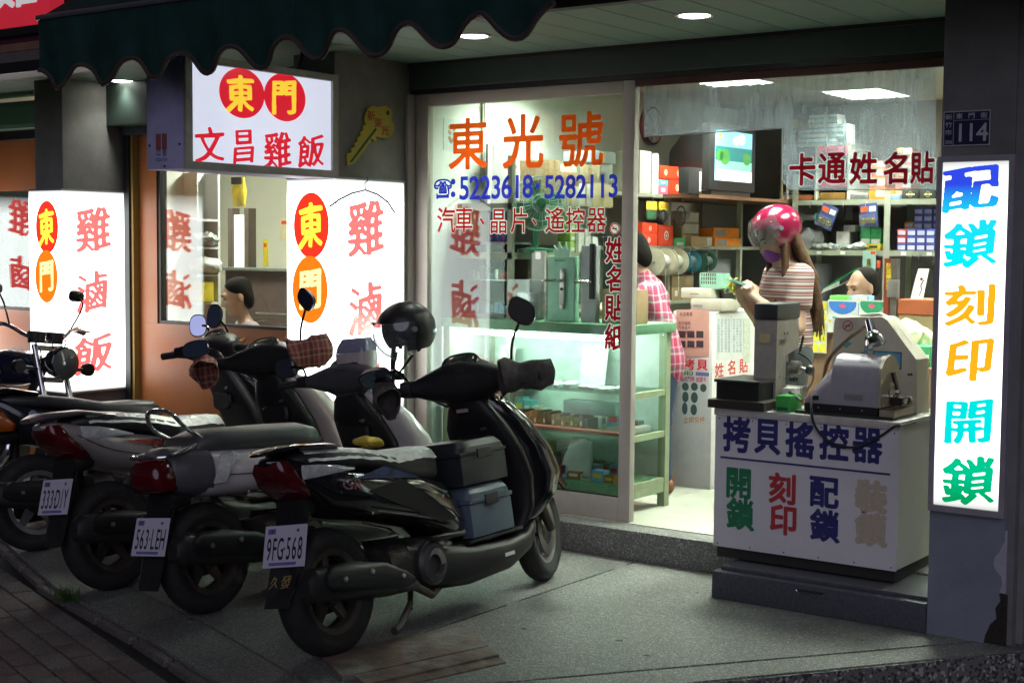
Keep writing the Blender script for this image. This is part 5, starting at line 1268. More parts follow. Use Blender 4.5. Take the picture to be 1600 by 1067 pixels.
# mint board with a lever handle
a, b = ony(856, 450, cy), ony(897, 450, cy); zt_ = ony(877, 401, cy)[2]
gb = thing('handle_display_board', 'mint green display board with a steel lever handle and crown top', 'display', ((a[0]+b[0])/2, cy, QZ+.001))
W(MB().box(a[0], b[0], cy, cy+.05, QZ+.001, zt_, .003), 'board', C('mint_board', (0.36, 0.66, 0.50), 0.35), gb)
cxm = a[0]*.42+b[0]*.58; zm = (QZ+zt_)/2
W(MB().loft([sell((cxm, cy-.001-d_, zm), (1, 0, 0), (0, 0, 1), .017*s_, .105*s_, 4, 24) for d_, s_ in ((0, 1), (.008, 1), (.012, .85))]), 'escutcheon', m_steel, gb, smooth=True)
W(MB().tube([(cxm, cy-.012, zm+.045), (cxm, cy-.04, zm+.045), (cxm-.03, cy-.045, zm+.045), (cxm-.10, cy-.045, zm+.044)], [.008, .008, .009, .007], 10), 'lever', m_chrome, gb, smooth=True)
W(MB().lathe([(.008, 0), (.008, -.006), (.003, -.008)], (cxm, cy-.012, zm), 'y', 14), 'keyhole', m_blackp, gb)
crown = [(-.045, 0), (.045, 0), (.055, .06), (.03, .035), (.022, .075), (0, .04), (-.022, .075), (-.03, .035), (-.055, .06)]
W(MB().prism([((a[0]+b[0])/2+x, cy+.01, zt_+z) for x, z in crown], (0, .006, 0), None), 'crown_topper', C('mint_crown', (0.45, 0.75, 0.58), 0.3), gb)
W(letters([(c_, -.035+i*.01, 0, .012, .012) for i, c_ in enumerate('GOLDKEY')], ((a[0]+b[0])/2, cy-.001, zt_-.02), (1, 0, 0), (0, 0, 1), 'round', .01), 'lettering', m_dgr, gb)
# steel plate with lever, black lock
a, b = ony(908, 450, cy), ony(928, 450, cy); zt_ = ony(918, 384, cy)[2]
pb_ = thing('lock_plate_display', 'white steel door edge display with a black handle lock', 'display', ((a[0]+b[0])/2, cy, QZ+.001))
W(MB().box(a[0], b[0]+.012, cy, cy+.04, QZ+.001, zt_, .002), 'plate', C('pale_steel', (0.5, 0.52, 0.55), 0.35, metal=.3), pb_)
W(MB().box(b[0]-.022, b[0]+.010, cy-.014, cy-.001, QZ+.12, zt_+.01, .004), 'lock_case', m_blackp, pb_, smooth=True)
W(MB().tube([(b[0]-.006, cy-.014, QZ+.21), (b[0]-.006, cy-.04, QZ+.21), (b[0]-.09, cy-.045, QZ+.21)], .007, 10), 'lever', m_chrome, pb_, smooth=True)
a = ony(838, 396, cy+.1)
boxthing('clipboard_stand', 'white clipboard stand with a steel clip between acrylic case and mint board', 'clipboard', m_wht, (a[0]-.03, a[0]+.055, cy+.1, cy+.115, QZ+.001, ony(838, 392, cy+.1)[2]), face='y', facemat=m_silver, inset=(.3, .7, .88, .98))
boxthing('black_box', 'black printed box behind the steel plate display', 'box', m_blackp, (ony(942, 420, cy+.14)[0], ony(962, 420, cy+.14)[0], cy+.14, cy+.22, QZ+.001, ony(950, 370, cy+.14)[2]), face='y', facemat=m_yelbox, inset=(.2, .8, .3, .36))
boxthing('brown_carton', 'plain brown carton at the counter end under the black printed box', 'box', m_card, (ony(938, 480, cy+.02)[0]+.01, QX1-.03, cy+.02, cy+.13, QZ+.001, ony(950, 452, cy+.02)[2]))
# dark glazed case with drawers at the wall end
a, b = ony(690, 440, cy+.05)[0], ony(788, 440, cy+.05)[0]; zt_ = ony(740, 378, cy+.05)[2]
a = max(a, QX0+.01)
gc_ = thing('glazed_case', 'dark glazed showcase with metal parts standing on the counter by the wall', 'case', ((a+b)/2, cy+.05, QZ+.001))
W(MB().box(a, b, cy+.05, cy+.29, QZ+.001, QZ+.02), 'base', m_grey, gc_); W(MB().box(a, b, cy+.05, cy+.29, zt_-.012, zt_), 'roof', m_grey, gc_); W(MB().box(a, b, cy+.27, cy+.29, QZ+.021, zt_-.013), 'back', m_shdark, gc_)
W(MB().box(a, b, cy+.06, cy+.268, (QZ+zt_)/2-.004, (QZ+zt_)/2), 'mid_shelf', m_silver, gc_); W(MB().box(a, b, cy+.05, cy+.053, QZ+.021, zt_-.013), 'front_pane', m_cglass, gc_)
for i in range(7):
    for j, zz_ in enumerate((QZ+.022, (QZ+zt_)/2+.001)):
        x_ = a+.02+(b-a-.06)*i/7; h_ = random.uniform(.03, .1)
        mt = random.choice((m_steel, m_grey, m_silver, m_blackp, m_redbox, m_lblue))
        boxthing('lock_part', 'small metal lock part in the %s row of the glazed case' % ('lower' if j == 0 else 'upper'), 'lock', mt, (x_, x_+(b-a)*.10, cy+.1, cy+.16, zz_, zz_+h_), 'parts in the glazed case', bev=.004)

# --- behind: goods seen through the door glass
m_screen = C('folding_screen_grey', (0.36, 0.34, 0.35), 0.6, var=.08)
fs = thing('folding_screen', 'grey folding screen with painted red flowers by the left wall', 'screen', (-4.80, 6.95, FZ))
y0, y1 = onx(760, 260, -4.82)[1], onx(835, 260, -4.82)[1]; zt_ = onx(800, 229, -4.82)[2]
for i in range(4):
    ya = y0+(y1-y0)*i/4; yb = y0+(y1-y0)*(i+1)/4; xo = (.03, -.02)[i % 2]; xe = (-.02, .03)[i % 2]
    W(MB().prism([(-4.84+xo, ya, FZ), (-4.84+xe, yb-.004, FZ), (-4.84+xe, yb-.004, zt_), (-4.84+xo, ya, zt_)], (-.015, 0, 0), None), 'leaf', m_screen, fs)
for i in range(10):
    yy = y0+(y1-y0)*random.uniform(.25, .8); zz_ = zt_-random.uniform(.1, .4)
    W(disc((-4.805, yy, zz_), random.uniform(.008, .018), 'x', 8), 'painted_flower', C('faded_red_paint', (0.4, 0.12, 0.1), 0.6), fs)
pp = thing('wall_conduit', 'thin yellowed conduit running down the left wall', 'pipe', (LWX+.012, onx(751, 250, LWX)[1], 1.2))
W(MB().tube([(LWX+.012, pp.location.y, 1.15), (LWX+.012, pp.location.y, CZ-.001)], .009, 8), 'pipe', C('yellowed_pvc', (0.45, 0.42, 0.3), 0.5), pp, smooth=True)
W(MB().tube([(LWX+.01, pp.location.y+.03, 1.15), (LWX+.012, pp.location.y+.025, 1.8), (LWX+.01, pp.location.y+.02, CZ-.001)], .003, 6), 'cable', m_grey, pp)
po = thing('wall_poster', 'faded flower poster on the left wall behind the door lettering', 'poster', (LWX+.002, 6.5, 1.9))
a, b = onx(693, 185, LWX+.002), onx(745, 240, LWX+.002)
W(MB().box(LWX+.0005, LWX+.003, a[1], b[1], b[2], a[2]), 'sheet', C('poster_pale', (0.66, 0.72, 0.66), 0.6, var=.06, scale=20), po)
for i in range(16): W(disc((LWX+.0035, a[1]+(b[1]-a[1])*(.25+.12*math.cos(i*.8)+random.uniform(-.06, .06)), a[2]+(b[2]-a[2])*(.45+.25*math.sin(i*.8))), .012, 'x', 8), 'printed_flower', C('faded_orange', (0.55, 0.35, 0.25), 0.6), po)
# cabinet under the goods
SX2 = -4.52
kz = onx(900, 322, SX2)[2]
hs = thing('hardware_shelf', 'perforated steel shelf unit loaded with cartons seen through the door', 'shelf', (-4.7, 7.0, FZ))
ya, yb = onx(800, 322, SX2)[1], 6.885
yb2 = onx(968, 322, SX2)[1]
for z in (kz, onx(900, 395, SX2)[2], .75): W(MB().box(LWX+.03, SX2, ya, min(yb, yb2), z-.035, z-.0005), 'shelf_board', m_shelf, hs)
for y in (ya, min(yb, yb2)-.03): W(MB().box(SX2-.03, SX2-.001, y, y+.029, FZ, kz+.25), 'upright', m_shelf, hs)
prf = MB()
for i in range(24):
    y = ya+.02+i*(min(yb, yb2)-ya-.04)/24; prf.box(SX2+.0003, SX2+.0012, y, y+.006, kz-.022, kz-.014)
tag(W(prf, 'perforations', m_dark, hs), kind='stuff')
kz2 = onx(900, 395, SX2)[2]
cart_ = [(858, 250, 876, 318, m_card, 'tall tan carton behind the fan'), (877, 268, 905, 290, m_card, 'upper open tan carton'), (877, 291, 905, 318, C('pale_carton', (0.62, 0.58, 0.46), 0.7), 'pale carton under the open tan carton'), (906, 258, 938, 286, C('kraft_box', (0.56, 0.46, 0.28), 0.7), 'kraft box with brown tape'), (906, 287, 925, 318, m_wht, 'white carton under the kraft box'), (926, 287, 958, 318, C('kraft_box', (0.56, 0.46, 0.28), 0.7), 'square kraft box on the shelf end'), (925, 237, 962, 255, C('grey_tin', (0.3, 0.33, 0.33), 0.4), 'grey metal tin')]
for (a, b, c, d, mt, lb) in cart_:
    bb = list(pxbox('x', SX2, a, b, c, d, .2))
    if d > 310: bb[4] = kz
    bb[2] = max(bb[2], ya+.001)
    boxthing('storage_carton', lb+' on the steel shelf behind the door glass', 'box', mt, tuple(bb), 'cartons on the steel shelf', face='x', facemat=C('parcel_tape', (0.45, 0.33, 0.16), 0.35), inset=(.42, .56, .01, .99))
for i in range(4):
    for j in range(3):
        y = onx(893+i*11, 385, SX2-.02)[1]; s_ = .055
        if j == 2 and i in (0, 3): continue
        boxthing('small_white_box', 'small white cube box in the heap below the perforated shelf', 'box', m_wht, (SX2-.09, SX2-.02, y, y+s_, kz2+j*.047, kz2+j*.047+.046), 'white cube boxes', bev=.001)
for j in range(4):
    y = onx(965, 340, SX2+.03)[1]
    boxthing('lime_box', 'lime green and white box in the upright stack at the shelf end', 'box', C('lime_carton', (0.38, 0.6, 0.12), 0.5), (SX2-.1, SX2-.01, min(yb, yb2)-.07, min(yb, yb2)-.001, kz2+j*.062, kz2+j*.062+.06), 'lime boxes stack', face='x', facemat=m_wht, inset=(.1, .9, .2, .5))
# spray cans on the glazed case
for k, (px, mt, lb) in enumerate(((716, m_yelbox, 'yellow spray can'), (727, m_yelbox, 'yellow spray can'), (742, C('cream_can', (0.7, 0.62, 0.35), 0.3), 'cream spray can with a yellow cap'), (755, C('cream_can', (0.7, 0.62, 0.35), 0.3), 'cream spray can with a yellow cap'), (772, C('violet_can', (0.12, 0.06, 0.3), 0.3), 'violet spray can'), (781, C('violet_can', (0.12, 0.06, 0.3), 0.3), 'violet spray can'), (790, C('violet_can', (0.12, 0.06, 0.3), 0.3), 'violet spray can'))):
    p = ony(px, 345, 6.38); z0 = ony(740, 378, cy+.05)[2]+.001
    t = thing('spray_can', lb+' standing on the glazed case behind the door', 'spray can', (p[0], 6.38, z0), group=lb+'s on the glazed case')
    MB().lathe([(.027, 0), (.03, .004), (.03, .15), (.026, .16), (.018, .165)], k=18).build('can', mt, t, smooth=True)
    MB().lathe([(.019, .166), (.024, .168), (.024, .2), (.018, .205)], k=18).build('cap', m_yelbox if k < 4 else m_silver, t, smooth=True)
# electric fan
fp = onx(842, 318, -4.42); fy, fz = fp[1], fp[2]
fan = thing('electric_fan', 'green electric fan with a round wire guard behind the blue numbers', 'fan', (-4.42, fy, kz2))
m_fg = C('fan_green', (0.05, 0.22, 0.13), 0.3); m_wire = C('pale_green_wire', (0.35, 0.5, 0.42), 0.35)
R = 0.145
tilt = Vector((0.75, -0.66, 0)); e1 = Vector((0.66, 0.75, 0)); e2 = Vector((0, 0, 1)); cF = Vector((-4.42, fy, fz))
for s_, rr in ((.035, R), (.045, R*.66), (.05, R*.33), (-.03, R), (-.04, R*.6)):
    W(MB().tube([cF+tilt*s_+e1*(rr*math.cos(a_))+e2*(rr*math.sin(a_)) for a_ in [2*math.pi*i/28 for i in range(29)]], .0028, 5, cap=False), 'guard_ring', m_wire, fan, smooth=True)
gw = MB()
for i in range(30):
    a_ = 2*math.pi*i/30; d_ = e1*math.cos(a_)+e2*math.sin(a_)
    gw.tube([cF+tilt*.055+d_*.025, cF+tilt*.045+d_*R*.66, cF+tilt*.03+d_*R, cF-tilt*.03+d_*R, cF-tilt*.045+d_*.03], .0014, 4)
tag(W(gw, 'guard_wires', m_wire, fan), kind='stuff')
for i in range(4):
    a_ = i*math.pi/2+.3; u = e1*math.cos(a_)+e2*math.sin(a_); v = -e1*math.sin(a_)+e2*math.cos(a_)
    W(MB().prism([cF+u*.02-v*.012, cF+u*.12-v*.045+tilt*.012, cF+u*.125+v*.03-tilt*.01, cF+u*.02+v*.014], tuple(tilt*.003), None), 'blade', m_fg, fan)
W(MB().tube([cF-tilt*.12, cF-tilt*.02, cF+tilt*.02, cF+tilt*.05], [.04, .05, .03, .03], 16), 'motor', m_fg, fan, smooth=True)
W(MB().tube([cF-tilt*.07, cF-tilt*.07-e2*(fz-kz2-.02)], .014, 10), 'neck', m_fg, fan, smooth=True)
W(MB().lathe([(.1, 0), (.1, .018), (.03, .03)], tuple(cF-tilt*.07-e2*(fz-kz2)), 'z', 24), 'foot', m_fg, fan, smooth=True)

# --- back shelving
BY = 9.2
Z1, Z2 = ony(1330, 391, BY)[2], ony(1330, 312, BY)[2]
bxl, bxr = -4.28, -2.9
bk = thing('back_shelving', 'grey green slotted steel shelving across the back of the shop', 'shelf', (-3.6, BY, FZ))
for z in (Z1, Z2):
    W(MB().box(bxl, bxr, BY+.003, BY+.40, z-.02, z-.0005), 'shelf_board', m_shelf, bk); W(MB().box(bxl, bxr, BY, BY+.0029, z-.036, z-.0006), 'shelf_lip', m_shelf, bk)
ux = ony(1380, 400, BY)[0]
for x in (bxl, ux, bxr-.035):
    W(MB().box(x, x+.042, BY-.003, BY-.0004, FZ, 2.0 if x != ux else Z2+.06), 'upright', C('upright_grey', (0.36, 0.37, 0.3), 0.5, dirt=.3), bk)
    W(MB().box(x, x+.04, BY+.41, BY+.418, FZ, 2.0), 'upright', m_shelf, bk)
for i, px in enumerate((1268, 1320, 1355, 1372, 1428, 1440)):
    p = ony(px, 320, BY); z = Z2 if i < 3 else Z1
    W(MB().tube([(p[0], BY-.001, z-.02), (p[0], BY-.025, z-.022), (p[0], BY-.03, z-.045), (p[0], BY-.02, z-.055)], .0025, 5), 'hook', m_silver, bk, smooth=True)
for px, z in ((1276, Z1), (1313, Z1), (1408, Z1), (1448, Z1), (1252, Z1)):
    p = ony(px, 392, BY); W(MB().box(p[0], p[0]+.035, BY-.0012, BY-.0003, z-.030, z-.008), 'price_tag', m_wht, bk)
# dark bookcase in the corner
a, b = ony(1187, 260, BY)[0], ony(1222, 260, BY)[0]; zt_ = ony(1205, 205, BY)[2]
bc = thing('bookcase', 'narrow dark bookcase with binders right of the television', 'bookcase', ((a+b)/2, BY, Z2))
a = max(a, bxl+.005)
W(MB().box(a, a+.014, BY+.01, BY+.3, Z2, zt_), 'side', m_shdark, bc); W(MB().box(b-.014, b, BY+.01, BY+.3, Z2, zt_), 'side', C('pale_wood_edge', (0.3, 0.25, 0.16), 0.6), bc); W(MB().box(a+.0145, b-.0145, BY+.28, BY+.3, Z2, zt_), 'back', m_dark, bc)
lv = [Z2+.001]+[ony(1205, y, BY)[2] for y in (289, 272, 248, 226)]
for i, z in enumerate(lv):
    W(MB().box(a+.0145, b-.0145, BY+.012, BY+.279, z, z+.01), 'shelf_board', C('shelf_wood', (0.2, 0.15, 0.09), 0.6), bc)
    if i in (0, 2, 3): boxthing('binder', ['cream papers on the lowest bookcase shelf', '', 'striped grey binder lying on the middle bookcase shelf', 'striped grey binder lying on the upper bookcase shelf'][i], 'binder', m_beige if i == 0 else m_grey, (a+.02, b-.02, BY+.02, BY+.24, z+.011, z+.055), face='y', facemat=C('binder_navy', (0.05, 0.07, 0.2), 0.5), inset=(.2, .8, .6, .9))
W(MB().box(a-.001, b+.001, BY+.01, BY+.3, zt_+.0005, zt_+.012), 'top', m_shdark, bc)
boxthing('brown_carton', 'flat brown carton on top of the dark bookcase', 'box', m_card, (a+.01, b-.02, BY+.03, BY+.25, zt_+.013, zt_+.07))
# cubby cabinet
a, b = ony(1228, 270, BY)[0], ony(1326, 270, BY)[0]; zt_ = ony(1280, 228, BY)[2]
cu = thing('cubby_cabinet', 'cream cubby cabinet with dark openings behind the crimson characters', 'cabinet', ((a+b)/2, BY, Z2))
for u in (0, .46, .97): W(MB().box(a+(b-a)*u, a+(b-a)*u+.012, BY+.01, BY+.36, Z2, zt_), 'divider', C('cream_wood', (0.5, 0.5, 0.42), 0.6), cu)
W(MB().box(a-.001, b+.005, BY+.008, BY+.36, zt_+.0005, zt_+.014), 'top', C('cream_wood', (0.5, 0.5, 0.42), 0.6), cu)
W(MB().box(a+.0125, b-.0125, BY+.33, BY+.34, Z2+.002, zt_-.001), 'back', m_dark, cu)
W(MB().box(a+.013, a+(b-a)*.46-.001, BY+.012, BY+.02, Z2+.10, zt_-.004), 'dark_door', C('smoke_door', (0.06, 0.055, 0.07), 0.35), cu)
W(MB().box(a+(b-a)*.46+.013, a+(b-a)*.97-.001, BY+.012, BY+.02, zt_-.07, zt_-.004), 'red_drawer', m_pinkbox, cu)
for k, (u0, u1, z0, z1, mt, lb) in enumerate(((.08, .42, .004, .035, m_rust, 'rust red roll lying in the left cubby'), (.52, .93, .004, .05, C('dark_amber', (0.2, 0.1, 0.02), 0.5), 'dark amber tray in the right cubby'), (.52, .93, .14, .18, m_beige, 'beige file pile in the right cubby'), (.52, .93, .09, .13, m_pinkbox, 'pink file pile in the right cubby'))):
    boxthing('stored_item', lb, 'tray', mt, (a+(b-a)*u0, a+(b-a)*u1, BY+.03, BY+.28, Z2+z0-.003, Z2+z1), bev=.008)
zt_ += .0145
for r in range(6):        # small white and teal cartons stacked on the cabinet
    for q in range(6):
        if (r >= 3 and q < 2) or (r >= 4 and q == 5): continue
        x = a+.005+q*(b-a)*.155; d_ = BY+.02+random.uniform(0, .02)
        boxthing('small_carton', 'small white and %s carton stacked on the cream cubby cabinet' % ('teal' if q > 1 else 'grey'), 'box', m_wht if q > 1 else C('greyish_carton', (0.45, 0.46, 0.42), 0.6), (x, x+(b-a)*.148, d_, d_+.14, zt_+r*.033, zt_+r*.033+.032),
                 'cartons stacked on the %s of the cubby cabinet' % ('right' if q > 1 else 'left'), bev=.001, face='y', facemat=m_tealbox if q > 1 else m_grey, inset=(.0, 1, .1, .4))
# tools between cabinet and orange cartons
boxthing('tool_set', 'grey cased tool set beside the orange cartons', 'tool set', m_grey, pxbox('y', BY+.02, 1328, 302, 1356, 312, .16, Z2), bev=.006, face='y', facemat=m_silver, inset=(.1, .9, .3, .7))
# orange cartons
z = Z2
def ostack(px0, px1, zs, lb, gr):
    z = Z2
    for k, (h_, mt) in enumerate(zs):
        a, b = ony(px0, 280, BY+.02)[0], ony(px1, 280, BY+.02)[0]
        boxthing('orange_carton', lb, 'box', mt, (a, b, BY+.02+random.uniform(0, .01), BY+.2, z, z+h_-.001), gr, face='y', facemat=m_wht, inset=(.45, .95, .25, .85)); z += h_
m_or2 = C('salmon_carton', (0.72, 0.28, 0.16), 0.5)
ostack(1358, 1383, ((.075, m_orbox), (.07, m_or2), (.06, m_orbox), (.05, m_or2)), 'orange carton with white label in the shorter stack by the tool set', 'orange cartons shorter stack')
ostack(1399, 1424, ((.062, m_or2), (.055, m_or2), (.055, m_or2), (.055, m_or2), (.055, m_or2), (.055, m_or2)), 'salmon carton with white label in the tall stack', 'salmon cartons tall stack')
boxthing('pale_blue_carton', 'pale blue carton in front of the tall salmon stack', 'box', m_lblue, pxbox('y', BY+.004, 1386, 304, 1407, 312, .015, Z2))
boxthing('orange_carton', 'small orange carton between the two orange stacks', 'box', m_orbox, pxbox('y', BY+.03, 1385, 295, 1398, 312, .15, Z2))
for k, (p0, p1, lb) in enumerate(((1409, 1436, 'black box with yellow ring logo in front of the salmon stack'), (1438, 1462, 'black box with yellow ring logo at the pillar side'))):
    bb = pxbox('y', BY+.0005, p0, 297, p1, 312, .018, Z2); t = boxthing('black_logo_box', lb, 'box', C('black_carton', (0.03, 0.035, 0.03), 0.4), bb, face='y', facemat=m_wht, inset=(.25, .75, .42, .58))
    W(ring(((bb[0]+bb[1])/2, BY+.0005, (bb[4]+bb[5])/2), .014, .017, 'y', 18, off=.0025), 'ring_logo', m_yelbox, t)
# lower shelf goods
for r in range(6):
    for q in range(4):
        a, b = ony(1402+q*15, 370, BY+.02)[0], ony(1416+q*15, 370, BY+.02)[0]
        dd = BY+.02 if r < 3 else BY+.14
        red = (q == 0 and r in (1, 2)); am = (q == 0 and r >= 3)
        if am and r > 3: continue
        mt = C('red_white_carton', (0.5, 0.05, 0.05), 0.5) if red else (C('ochre_carton', (0.5, 0.3, 0.05), 0.5) if am else m_blubox)
        lb = 'red and white parts box in the stack of blue boxes' if red else ('ochre parts box above the red ones' if am else ('blue parts box with white label in the front rows of the stack' if r < 3 else 'blue parts box in the shadowed rear rows of the stack'))
        boxthing('parts_box', lb, 'box', mt, (a, b, dd, dd+.11, Z1+r*.048, Z1+r*.048+.046), 'parts boxes stacked on the back shelf', bev=.001, face='y', facemat=C('label_lilac', (0.62, 0.62, 0.78), 0.5), inset=(.1, .9, .15, .75))
for k, (p0, p1, py, mt, lb) in enumerate(((1307, 1327, 362, m_wht, 'white carton beside the clear bags'), (1345, 1360, 355, m_grnbox, 'green topped white box left of another'), (1361, 1376, 356, m_grnbox, 'green topped white box beside the shelf upright'))):
    bb = pxbox('y', BY+.1, p0, py, p1, py+5, .15, Z1); boxthing('stock_box', lb, 'box', mt, bb, face='y', facemat=m_wht, inset=(.05, .95, .02, .5))
bb = pxbox('y', BY+.12, 1318, 352, 1336, 362, .12, pxbox('y', BY+.1, 1307, 362, 1327, 367, .15, Z1)[5]+.001)
boxthing('white_carton', 'small white carton with a torn lid stacked on another by the clear bags', 'box', m_wht, bb, face='y', facemat=inkb, inset=(.6, .7, .2, .3))
boxthing('yellow_box', 'flat yellow box with black print lying on the shelf edge', 'box', m_yelbox, pxbox('y', BY+.012, 1354, 381, 1375, 390, .07, Z1), face='y', facemat=inkb, inset=(.2, .8, .4, .7))
def blob(nm, lb, cat, mt, c, r, group=None, n=3.0, seed=0, jit=.2):
    rnd = random.Random(seed); bm = bmesh.new(); bmesh.ops.create_icosphere(bm, subdivisions=3, radius=1)
    for v in bm.verts:
        f = 1+jit*math.sin(v.co.x*5.1+seed)*math.cos(v.co.y*4.3+seed*2)+rnd.uniform(-jit*.3, jit*.3)
        v.co = Vector((v.co.x*r[0]*f, v.co.y*r[1]*f, max(-.92, v.co.z)*r[2]*f+r[2]*.9)); v.co.z = max(v.co.z, 0)
    bm.verts.index_update(); m = MB(); m.add([v.co[:] for v in bm.verts], [[v.index for v in f.verts] for f in bm.faces]); bm.free()
    o = m.build(nm, mt, None, smooth=True, ang=30); o.location = c; return tag(o, lb, cat, group)
m_bag = C('plastic_bag', (0.55, 0.58, 0.57), 0.2, var=.35, scale=50, bump=.6, bscale=60)
for k, (px, w_, h_, lb) in enumerate(((1262, .10, .13, 'grey bagged cable bundle behind the rider helmet'), (1283, .06, .04, 'clear bag of small parts beside the cable bundle'), (1300, .05, .04, 'clear bag of small parts in the middle of the shelf'), (1330, .09, .035, 'large clear bag spilling over the shelf edge'), (1347, .07, .05, 'crumpled clear bag before the green topped boxes'))):
    p = ony(px, 390, BY+.1); blob('clear_bag', lb, 'bag', m_grey if k == 0 else m_bag, (p[0], BY+.1, Z1), (w_, .06, h_*.6), seed=k+1, jit=.25)
# blister packs on hooks
for k, (pa, pb, pc, pd, tilt_, lb) in enumerate(((1280, 320, 1303, 360, -22, 'blister pack of brass knobs hanging askew from the shelf edge'), (1341, 322, 1374, 354, 4, 'blister pack of brass knobs hanging straight from the shelf edge'))):
    c = ony((pa+pc)/2, (pb+pd)/2, BY-.03); t = thing('blister_pack', lb, 'blister pack', tuple(c), (0, RAD(-tilt_), 0), group='brass knob blister packs')
    t.location.z = c[2]
    MB().box(-.06, .06, 0, .002, -.075, .085).build('backing_card', C('navy_card', (0.06, 0.08, 0.25), 0.5), t)
    MB().box(-.055, -.005, -.0015, -.0003, .03, .065).build('orange_flash', C('orange_flash', (0.7, 0.12, 0.04), 0.5), t)
    MB().box(.005, .05, -.0015, -.0003, .03, .065).build('white_print', m_wht, t)
    for q in (-.032, .0, .032): MB().lathe([(.006, -.03), (.018, -.026), (.022, -.012), (.015, 0)], (q, 0, -.03), 'y', 14).build('brass_knob', m_brass, t, smooth=True)
    MB().box(-.056, .056, -.034, -.0335, -.065, .01).build('clear_bubble', m_clear, t)
c = ony(1358, 409, BY-.03); t = thing('blister_pack', 'pale green blister pack hanging beside the seated man', 'blister pack', tuple(c))
MB().box(-.045, .045, 0, .002, -.07, .075).build('backing_card', C('pale_green_card', (0.35, 0.55, 0.48), 0.5), t); MB().box(-.012, .012, -.012, -.0005, -.025, .02, .003).build('brass_lock', m_brass, t); MB().box(.01, .04, -.0012, -.0004, .05, .068).build('red_flash', m_redbox, t)
c = ony(1373, 412, BY-.02); boxthing('red_tag', 'small red key tag hanging by the shelf upright', 'tag', m_redbox, (c[0]-.012, c[0]+.012, BY-.024, BY-.016, c[2]-.03, c[2]+.02), bev=.003)
c = ony(1325, 333, BY+.1); t = thing('black_clamp', 'black rectangular clamp hanging under the upper shelf', 'clamp', tuple(c))
MB().box(-.03, -.02, 0, .01, -.045, .05).box(.02, .03, 0, .01, -.045, .05).box(-.0195, .0195, 0, .01, .038, .05).box(-.0195, .0195, 0, .01, -.045, -.033).build('frame', m_blackp, t)
c = ony(1265, 340, BY+.05); t = thing('wire_reel', 'small teal wire reel under the upper shelf behind the rider', 'reel', tuple(c))
for e in (-.05, .05): MB().lathe([(.004, -.002), (.032, -.002), (.032, .002), (.004, .002)], (e, 0, 0), 'x', 18).build('flange', m_tealbox, t, smooth=True)
MB().lathe([(.02, -.047), (.02, .047)], (0, 0, 0), 'x', 14).build('wound_wire', m_steel, t, smooth=True)
p = ony(1276, 455, BY+.2); t = thing('waste_bin', 'dark grey bin lined with a bag behind the rider', 'bin', (p[0], BY+.2, FZ+.3))
zb_ = ony(1276, 412, BY+.2)[2]
MB().lathe([(.08, 0), (.10, zb_-FZ-.3), (.105, zb_-FZ-.3), (.085, .01)], k=24).build('bin', C('bin_grey', (0.10, 0.10, 0.11), 0.35, bump=.4, bscale=30), t, smooth=True)
boxthing('low_cabinet', 'plain dark low cabinet along the back wall', 'cabinet', m_shdark, (bxl+.05, bxr, BY+.0045, BY+.4, FZ+.001, FZ+.299))

# --- work counter in front of the seated man
WY = 8.0
wz = ony(1330, 500, WY)[2]
wx0, wx1 = ony(1240, 520, WY)[0], -1.2
wc = thing('work_counter', 'low glass fronted counter with stickers in front of the seated man', 'counter', ((wx0+wx1)/2, WY, FZ))
W(MB().box(wx0, wx1, WY, WY+.45, wz-.03, wz, .004), 'top', m_white, wc); W(MB().box(wx0+.02, wx1-.02, WY+.02, WY+.43, FZ+.001, wz-.031), 'body', C('counter_brown', (0.18, 0.10, 0.06), 0.5), wc)
# sticker display: standing sheets with yellow grids and fan-shaped sheets
def sheet(px0, py0, px1, py1, y, mt, lb, cat, nm):
    a, b = ony(px0, (py0+py1)/2, y), ony(px1, (py0+py1)/2, y); z1 = ony((px0+px1)/2, py0, y)[2]; z0 = ony((px0+px1)/2, py1, y)[2]
    t = thing(nm, lb, cat, ((a[0]+b[0])/2, y, z0)); W(MB().box(a[0], b[0], y, y+.004, z0, z1), 'card', mt, t); return t, a[0], b[0], z0, z1
WZ0 = wz
m_pale = C('pale_sheet', (0.70, 0.74, 0.66), 0.5)
t, xa, xb, za, zb = sheet(1248, 470, 1292, 551, WY-.02, m_pale, 'standing sticker sheet with rows of yellow rectangles beside the press', 'sticker sheet', 'sticker_sheet')
for i in range(4):
    for j in range(5):
        if (i, j) in ((1, 4),): continue
        W(MB().box(xa+(xb-xa)*(i+.1)/4, xa+(xb-xa)*(i+.9)/4, WY-.0212, WY-.0203, za+(zb-za)*(j+.12)/5, za+(zb-za)*(j+.88)/5), 'yellow_sticker', C('sticker_yellow', (0.80, 0.72, 0.04), 0.5), t)
